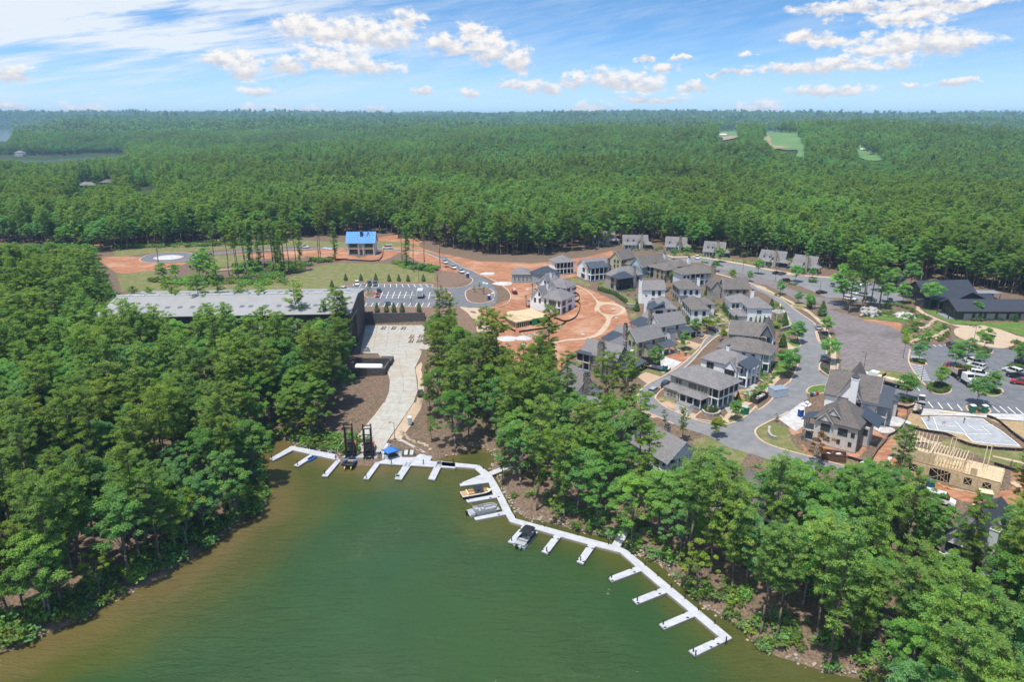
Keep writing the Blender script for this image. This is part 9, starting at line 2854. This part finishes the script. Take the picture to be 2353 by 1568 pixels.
def lone(c,x,y,H_,k,label,cat='tree',group=None,fam=None,wide=1.):
 p=G(c,x,y)
 fam=fam or PINES
 base=22+(k%3)if fam is PINES else 17
 s=H_/base
 return put_tree('pine_tree' if fam is PINES else 'broadleaf_tree',fam[k],label,cat,p.x,p.y,p.z,s*wide,group,s)
TALLP=[make_pine(501+i,27,0,bare=.62,spread=2.3)for i in range(2)]
IVY=[make_pine(511+i,22,0,bare=.12,spread=1.6,leafmat=L_OAK)for i in range(2)]
for k,(x,y,H_)in enumerate(((828,690,27),(940,662,25),(962,668,22),(1090,668,26),(1010,640,24))):
 lone('6',x,y,H_,k%5,('tall pine at the left of the group by the boulder mound','tall pine behind the boulder mound, left trunk','tall pine behind the boulder mound, right trunk','tall pine at the right of the group by the boulder mound','pine at the back of the group by the boulder mound')[k],group='tall pines by the boulder mound',wide=.95)
far_row=[(1310,285,0),(1340,385,3),(1720,405,2),(1785,385,0),(1885,340,0),(1965,400,0),(2020,335,0),(2060,290,1),(2180,335,0),(2255,350,0),(2290,250,1),(2345,330,0),(1445,380,3),(1650,400,2),(1700,360,2)]
for k,(x,y,t_)in enumerate(far_row):
 p=G('f1',x,y)
 fam,lab=((TALLP,'tall bare trunked pine in the row of the far clearing'),(IVY,'tree wrapped in ivy in the row of the far clearing'),(OAKS[3:4],'leafy tree at the left of the far clearing'),(YT,'young bushy tree at the left of the far clearing'))[t_]
 put_tree('pine_tree' if t_<2 else 'broadleaf_tree',fam[k%len(fam)],lab,'tree',p.x,p.y,p.z,1. if t_<3 else 1.3,lab.replace('pine','pines').replace('tree ','trees '))
for k,(x,y,t_)in enumerate(((30,560,0),(110,490,0),(285,485,0),(360,500,0),(465,490,0),(500,480,0),(565,465,0),(140,430,1),(380,400,1),(430,470,1),(230,400,1),(770,350,0),(918,360,1),(1520,410,0),(1625,460,0),(1560,420,1),(1720,430,0),(1865,430,0),(600,380,1),(785,350,0),(180,440,0))):
 p=G('2',x,y)
 fam,lab=((TALLP,'tall bare trunked pine behind the lawn of the boat store'),(IVY,'tree wrapped in ivy behind the lawn of the boat store'))[t_]
 put_tree('pine_tree',fam[k%2],lab,'tree',p.x,p.y,p.z,.95,lab.replace('pine','pines').replace('tree ','trees '))
for c,x,y,H_,k,lab in(('f1',1690,870,24,4,'tall pine with bare trunk before the middle of the boat store'),('f1',1825,820,26,2,'pine standing clear of the boat store roof, third from the left'),('f1',1460,850,23,1,'dense pine before the boat store, first from the left'),('f1',2040,850,21,0,'pine before the boat store roof, fourth from the left'),('f1',2180,860,20,4,'low wide pine before the boat store roof'),('f1',1280,800,17,2,'thin small pine before the left of the boat store'),('f1',1140,800,17,0,'pine at the left end of the boat store roof'),('2',600,1180,25,1,'big pine with pointed crown before the boat store roof'),('2',960,1230,24,0,'pine near the right end of the boat store roof'),('2',1010,1210,22,3,'pine in front of the boat store corner'),('2',860,1190,19,1,'pine close to the boat store wall'),('f4',270,310,22,2,'tall pine with high crown beside the launch pad'),('f4',395,300,20,0,'second tall pine beside the launch pad'),('f4',825,765,27,0,'tall two crowned pine at the edge of the clay, left trunk'),('f4',900,880,27,4,'tall two crowned pine at the edge of the clay, right trunk'),('f4',1490,770,27,3,'big full pine in front of the clay common'),('5',600,1600,24,1,'very tall wide pine beside the lane in front of the houses'),('5',1240,1620,9.5,1,'small pine on the near side of the lane'),('r4',1075,770,27,0,'very tall pine on the bank behind the dark pontoon boat'),('r4',1380,868,21,3,'tall pine right of the single lime green tree'),('r4',2225,745,27,2,'tall slender pine left of the wide gangway house'),('f4',1190,1290,26,4,'tall pine above the short gangway, left trunk'),('f4',1220,1410,24,0,'tall pine above the short gangway, right trunk'),('f4',1390,1480,24,1,'broad tall pine on the bank above the tan deck boat'),('f4',1700,1290,24,2,'tall pine before the chimney house'),('f4',2110,1350,25,3,'tall branchy pine right of the chimney house'),('r2',1230,1130,16,3,'dense pine in front of the timber frame house'),('r4',680,480,12,1,'small leaning pine by the short gangway'),('r2',2250,1500,18,4,'pine in front of the unfinished white house')):
 lone(c,x,y,H_,k,lab)
p=G('r2',545,900)
DEADT=make_oak(601,9.5,3.4,0,leafmat=L_DEAD,low=.3,nb=22,trunk_r=.16)
put_tree('dead_tree',DEADT,'half dead brown tree in front of the stucco house','tree',p.x,p.y,p.z,1.,None)
for x,y,H_,k,lab in((1010,850,18,1,'bright lime green tree leaning over the left bank, right of two'),(1275,700,17,0,'bright lime green tree near the tip of the left bank'),(545,1100,13,1,'small lime green tree at the water edge of the left bank'),(70,1070,14,0,'lime green tree at the lower left corner of the left bank')):
 lone('f2',x,y,H_,k,lab,fam=LIMES)
p=G('r4',1285,905)
put_tree('broadleaf_tree',LIMES[0],'single lime green tree on the bank behind the long dock','tree',p.x,p.y,p.z,.55,None)
def snag(c,x,y,H_,label):
 rng=np.random.default_rng(int(x))
 p=G(c,x,y)
 mb_=MB()
 limb(mb_,(0,0,-1),(.4,0,H_),.22,.04,DEADWOOD,rng,6,.04,6)
 for k in range(16):
  z=H_*(.35+.6*rng.random())
  an=rng.random()*TAU
  l_=1.+2.2*rng.random()*(1-.5*z/H_)
  limb(mb_,(.4*z/H_,0,z),(.4*z/H_+l_*math.cos(an),l_*math.sin(an),z+.3*l_),.06,.015,DEADWOOD,rng,2,.15,4)
 t=thing('dead_tree',label,'tree',(p.x,p.y,p.z-.2),0)
 mb_.build('trunk',t)
snag('f2',1165,400,15,'bare grey dead tree near the tip of the left bank')
snag('f1',1310,1080,16,'bare grey dead tree in the middle of the left wood')
snag('1',1495,720,19,'bare pale dead tree in the far wood')
# planting the wood
def lod_object(name,kind,meshes):
 tm,cm=meshes
 bm=bmesh.new()
 bm.from_mesh(tm)
 n0=len(bm.faces)
 bm.from_mesh(cm)
 bm.faces.ensure_lookup_table()
 for i,f in enumerate(bm.faces):
  f.material_index=0 if i<n0 else 1
 m=bpy.data.meshes.new(name)
 bm.to_mesh(m)
 bm.free()
 for mm in(tm.materials[0],cm.materials[0]):
  m.materials.append(mm)
 return bpy.data.objects.new(name,m)
LOD0=[lod_object('tree_form','p',PINES[i])for i in(0,1,3)]+[lod_object('tree_form','o',OAKS[i])for i in(0,1,4)]+[lod_object('tree_form','o',LIMES[1]),lod_object('tree_form','o',make_oak(151,15,3.4,2,L_GREY))]
LOD1=[lod_object('tree_form','p',make_pine(111+i,22,1,b_,s_))for i,(b_,s_)in enumerate(((.4,3.2),(.3,3.),(.46,3.8)))]+[lod_object('tree_form','o',make_oak(131+i,17,r_,1))for i,r_ in enumerate((4.6,5.2,4.2))]+[lod_object('tree_form','o',make_oak(141,14,4.2,1,L_LIME)),lod_object('tree_form','o',make_oak(151,15,3.4,2,L_GREY))]
LOD2=[lod_object('tree_form','p',make_pine(211+i,22,2,b_))for i,b_ in enumerate((.5,.4))]+[lod_object('tree_form','o',make_oak(231+i,17,r_,2))for i,r_ in enumerate((4.8,5.4))]
def crowd(name,X,Y,Z,S,V,forms,label,sink=0.,rz=None):
 rng=np.random.default_rng(len(X))
 me_=bpy.data.meshes.new(name)
 me_.vertices.add(len(X))
 me_.vertices.foreach_set('co',np.stack([X,Y,Z-sink],-1).ravel())
 for nm,ty,val in(('form','INT',V.astype(np.int32)),('size','FLOAT',S.astype(np.float32)),('turn','FLOAT',(rng.random(len(X))*TAU).astype(np.float32))):
  at=me_.attributes.new(nm,ty,'POINT')
  at.data.foreach_set('value',val)
 o=bpy.data.objects.new(name,me_)
 COL.objects.link(o)
 ng=bpy.data.node_groups.new(name,'GeometryNodeTree')
 ng.interface.new_socket('Geometry',in_out='INPUT',socket_type='NodeSocketGeometry')
 ng.interface.new_socket('Geometry',in_out='OUTPUT',socket_type='NodeSocketGeometry')
 gi,gout=ng.nodes.new('NodeGroupInput'),ng.nodes.new('NodeGroupOutput')
 join=ng.nodes.new('GeometryNodeJoinGeometry')
 for f in forms[::-1]:
  oi=ng.nodes.new('GeometryNodeObjectInfo')
  oi.inputs['Object'].default_value=f
  oi.inputs['As Instance'].default_value=True
  ng.links.new(oi.outputs['Geometry'],join.inputs[0])
 iop=ng.nodes.new('GeometryNodeInstanceOnPoints')
 ng.links.new(gi.outputs[0],iop.inputs['Points'])
 ng.links.new(join.outputs[0],iop.inputs['Instance'])
 iop.inputs['Pick Instance'].default_value=True
 def attr(nm,ty):
  a=ng.nodes.new('GeometryNodeInputNamedAttribute')
  a.data_type=ty
  a.inputs['Name'].default_value=nm
  return a.outputs[0]
 ng.links.new(attr('form','INT'),iop.inputs['Instance Index'])
 cx_=ng.nodes.new('ShaderNodeCombineXYZ')
 ng.links.new(attr('turn','FLOAT'),cx_.inputs[2])
 ng.links.new(cx_.outputs[0],iop.inputs['Rotation'])
 ng.links.new(attr('size','FLOAT'),iop.inputs['Scale'])
 ng.links.new(iop.outputs[0],gout.inputs[0])
 md=o.modifiers.new('copies','NODES')
 md.node_group=ng
 tag(o,label,kind='stuff')
 return o
def region_name(x,y,px):
 if y<330 and px<960:
  return 'in the left bank wood'
 if y<330:
  return 'in the wood above the curved dock'
 if px<1250:
  return 'in the wood behind the boat store'
 return 'in the wood behind the cottages'
X,Y,rng=wood_points(62,620,5.1,.48,3)
kind_r=rng.random(len(X))+.22*vnoise(X/45,Y/45,9)
isp=kind_r>.5
sc=.8+.34*rng.random(len(X))
Hh=np.where(isp,22*sc,16.5*sc)
Rr=np.where(isp,3.4*sc,4.4*sc)
rng2=np.random.default_rng(5)
keepd=rng2.random(len(X))<np.where((bilin(SDF,X,Y)<9)&(X>0),np.where(X>26,.85,.34),np.where(X>0,np.where(Y<200,.7,.92),.9))
X,Y,Hh,Rr=X[keepd],Y[keepd],Hh[keepd],Rr[keepd]
X,Y,Z,Hh,Rr=wood_filter(X,Y,Hh,Rr,True)
isp=Hh/Rr>4.3
order=np.argsort(np.hypot(X,Y))
seen=project(np.stack([X,Y,Z+Hh*.7],-1))
inview=(seen[:,0]>-60)&(seen[:,0]<2413)&(seen[:,1]<1640)
near_n={True:0,False:0}
used=np.zeros(len(X),bool)
LIMIT=285
for i in order:
 p=bool(isp[i])
 if not inview[i]or near_n[p]>=LIMIT:
  continue
 near_n[p]+=1
 used[i]=True
 reg=region_name(X[i],Y[i],seen[i,0])
 lime=(not p)and trng.random()<.13
 fam,labs=(PINES,P_LAB)if p else((LIMES,L_LAB)if lime else(OAKS,O_LAB))
 k=trng.randrange(len(fam))
 base_h=22.5 if p else(13 if lime else 17)
 s=float(Hh[i])/base_h*(.8 if lime else 1)
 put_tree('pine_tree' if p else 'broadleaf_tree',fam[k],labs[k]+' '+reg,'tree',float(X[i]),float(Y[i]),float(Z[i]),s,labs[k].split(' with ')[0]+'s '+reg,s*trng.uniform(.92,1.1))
rest=~used
Xr,Yr,Zr,Hr,pr=X[rest],Y[rest],Z[rest],Hh[rest],isp[rest]
V=np.where(rng2.random(len(Xr))<.015,7,0)+np.where(pr,rng2.integers(0,3,len(Xr)),np.where(rng2.random(len(Xr))<.06,6,rng2.integers(3,6,len(Xr))))
V=np.minimum(V,7)
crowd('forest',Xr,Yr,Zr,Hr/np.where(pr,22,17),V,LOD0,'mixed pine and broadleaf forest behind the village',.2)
def far_band(name,y0,y1,cell,size,forms,label,seed,lime=True):
 X,Y,rng=wood_points(y0,y1,cell,.5,seed)
 gap=vnoise(X/40,Y/55,5)+.5*vnoise(X/17,Y/21,6)>-.72
 X,Y=X[gap],Y[gap]
 isp=(rng.random(len(X))+.5*vnoise(X/130,Y/130,9))>.45
 s=size*(.62+.38*rng.random(len(X))+.55*rng.random(len(X))**3)
 H0=np.where(isp,22*s,16.5*s)
 R0=np.where(isp,3.5*s,4.6*s)
 X,Y,Z,H1,R1=wood_filter(X,Y,H0,R0,False)
 isp=H1/R1>5
 n=len(forms)
 h=3 if n==8 else 2
 V=np.where(isp,rng.integers(0,h,len(X)),rng.integers(h,2*h,len(X)))
 if n==8:
  d=rng.random(len(X))+.02*vnoise(X/60,Y/60,8)
  V=np.where(d<.018,7,np.where(~isp&(d>.93),6,V))
 crowd(name,X,Y,Z,H1/np.where(isp,22,17),V,forms,label,.3)
 return len(X)
cnt=[far_band('far_forest',620,1150,5.4,.84,LOD0,'dense forest rolling away beyond the village',21),far_band('far_forest',1150,2300,7.8,.98,LOD1,'forest on the far hills and round the golf course',22),far_band('distant_forest',2300,4300,13.5,1.3,LOD2,'distant forest towards the horizon',23),far_band('distant_forest',4300,9500,32,2.1,LOD2,'hazy forest along the horizon',24)]
# haze
hb=MB().box(-9000,9000,-400,13000,-16,150,mat('white_paint',(.8,.8,.8)))
hzo=hb.build('haze',kind='stuff',label='thin blue summer haze over the lake and the woods')
hm=bpy.data.materials.new('haze_air')
hm.use_nodes=True
T=NT(hm.node_tree)
vp=T.n('ShaderNodeVolumePrincipled',{'Color':(.42,.68,1.),'Density':.000095,'Anisotropy':0.})
T.n('ShaderNodeOutputMaterial',{1:vp.outputs[0]})
hzo.data.materials.clear()
hzo.data.materials.append(hm)
# stones and low growth of the shore
crowd('shore_stones',SHORE_STONES[0],SHORE_STONES[1],height(*SHORE_STONES)+.05,.25+.5*np.random.default_rng(3).random(len(SHORE_STONES[0]))**2,np.random.default_rng(4).integers(0,7,len(SHORE_STONES[0])),RM,'pale loose stones along the water line')
UG_=[bpy.data.objects.new('bush_form',make_bush(701+i,1.3,1.5,m_,12,.22,26))for i,m_ in enumerate((L_SHRUB,L_OAK,L_LIME))]
rng=np.random.default_rng(31)
ux,uy=[],[]
for i,(a_,b_)in enumerate(zip(SHORE,SHORE[1:])):
 if 26<=i<52:
  continue
 k=int(math.dist(a_,b_)*(2.6 if i<26 else 1.5))
 t=rng.random(k)
 nx,ny=-(b_[1]-a_[1]),b_[0]-a_[0]
 l_=max(math.hypot(nx,ny),.01)
 off=rng.random(k)**1.5*7+.2
 ux+=list(a_[0]+(b_[0]-a_[0])*t+nx/l_*off)
 uy+=list(a_[1]+(b_[1]-a_[1])*t+ny/l_*off)
for c_,pts,n in(('2',pairs([0,470,300,500,560,470,720,400,560,380,0,400]),170),('2',[(680,350),(900,365),(760,380)],30),('2',[(1420,370),(1840,420),(1830,480),(1500,420)],60),('f1',pairs([1220,390,1500,430,2353,420,2353,330,1800,370,1300,370]),170),('f1',[(900,105),(2353,66),(2353,84),(900,128)],150),('4',pairs([300,190,1000,210,1800,260,2353,390,2353,330,1800,200,1000,160,300,140]),90)):
 poly=gpoly(c_,pts)
 xs_,ys_=[p[0]for p in poly],[p[1]for p in poly]
 X_=rng.uniform(min(xs_),max(xs_),n*4)
 Y_=rng.uniform(min(ys_),max(ys_),n*4)
 ok=in_poly(X_,Y_,poly)
 ux+=list(X_[ok][:n])
 uy+=list(Y_[ok][:n])
X_=rng.uniform(-10,150,2600)
Y_=rng.uniform(80,215,2600)
ok=in_poly(X_,Y_,WOODS_RIGHT)&(bilin(SDF,X_,Y_)>3)
ux+=list(X_[ok][:420])
uy+=list(Y_[ok][:420])
ux,uy=np.array(ux),np.array(uy)
ok=bilin(SDF,ux,uy)>.3
for poly in BLOCKED:
 ok&=~in_poly(ux,uy,poly)
ok&=~in_poly(ux,uy,[p for p in village_poly])
ux,uy=ux[ok],uy[ok]
crowd('undergrowth',ux,uy,height(ux,uy),np.where(ux<-10,.8,.5)+.8*rng.random(len(ux)),np.where(rng.random(len(ux))<.12,2,rng.integers(0,2,len(ux))),UG_,'tangled green undergrowth at the water edge and under the woods',.1)
gx_,gy_=[],[]
for c_,pts,n in(('4',pairs([640,560,880,800,940,1040,1330,1070,1520,1050,1480,800,1300,740,1000,640]),150),('5',[(1960,880),(2300,740),(2350,860),(2230,980),(2080,1130)],60),('5',pairs([430,880,640,820,860,720,1060,560,1160,590,1000,700,760,850,500,910]),60),('4',pairs([1960,700,2130,900,2190,1090,2130,1380,2050,1300,2000,1000]),70),('4',pairs([30,480,330,560,460,700,520,820,330,880,300,700,0,640]),60),('4',pairs([600,200,1850,350,2353,440,2353,410,1850,320,1100,220,600,180]),90),('6',pairs([1130,620,1420,690,1560,760,1700,850,1560,960,1340,980,1280,860,1340,770,1000,690]),110),('6',[(1280,430),(1420,560),(1440,640),(1340,560)],40),('5',[(1760,1230),(1990,1020),(2080,1090),(1800,1330)],30)):
 poly=gpoly(c_,pts)
 X_,Y_=rng.uniform(min(p[0]for p in poly),max(p[0]for p in poly),n*3),rng.uniform(min(p[1]for p in poly),max(p[1]for p in poly),n*3)
 ok=in_poly(X_,Y_,poly)
 gx_+=list(X_[ok][:n])
 gy_+=list(Y_[ok][:n])
gx_,gy_=np.array(gx_),np.array(gy_)
ok=~in_poly(gx_,gy_,village_poly)
for h in HOUSES:
 ok&=~in_poly(gx_,gy_,[h.W(x,y)for x,y in((-.8,-.8),(h.lx+.8,-.8),(h.lx+.8,h.ly+.8),(-.8,h.ly+.8))])
gx_,gy_=gx_[ok],gy_[ok]
crowd('garden_planting',gx_,gy_,height(gx_,gy_),.25+.5*rng.random(len(gx_)),np.where(rng.random(len(gx_))<.2,2,rng.integers(0,2,len(gx_))),UG_,'low shrubs and perennials planted round the houses',0)
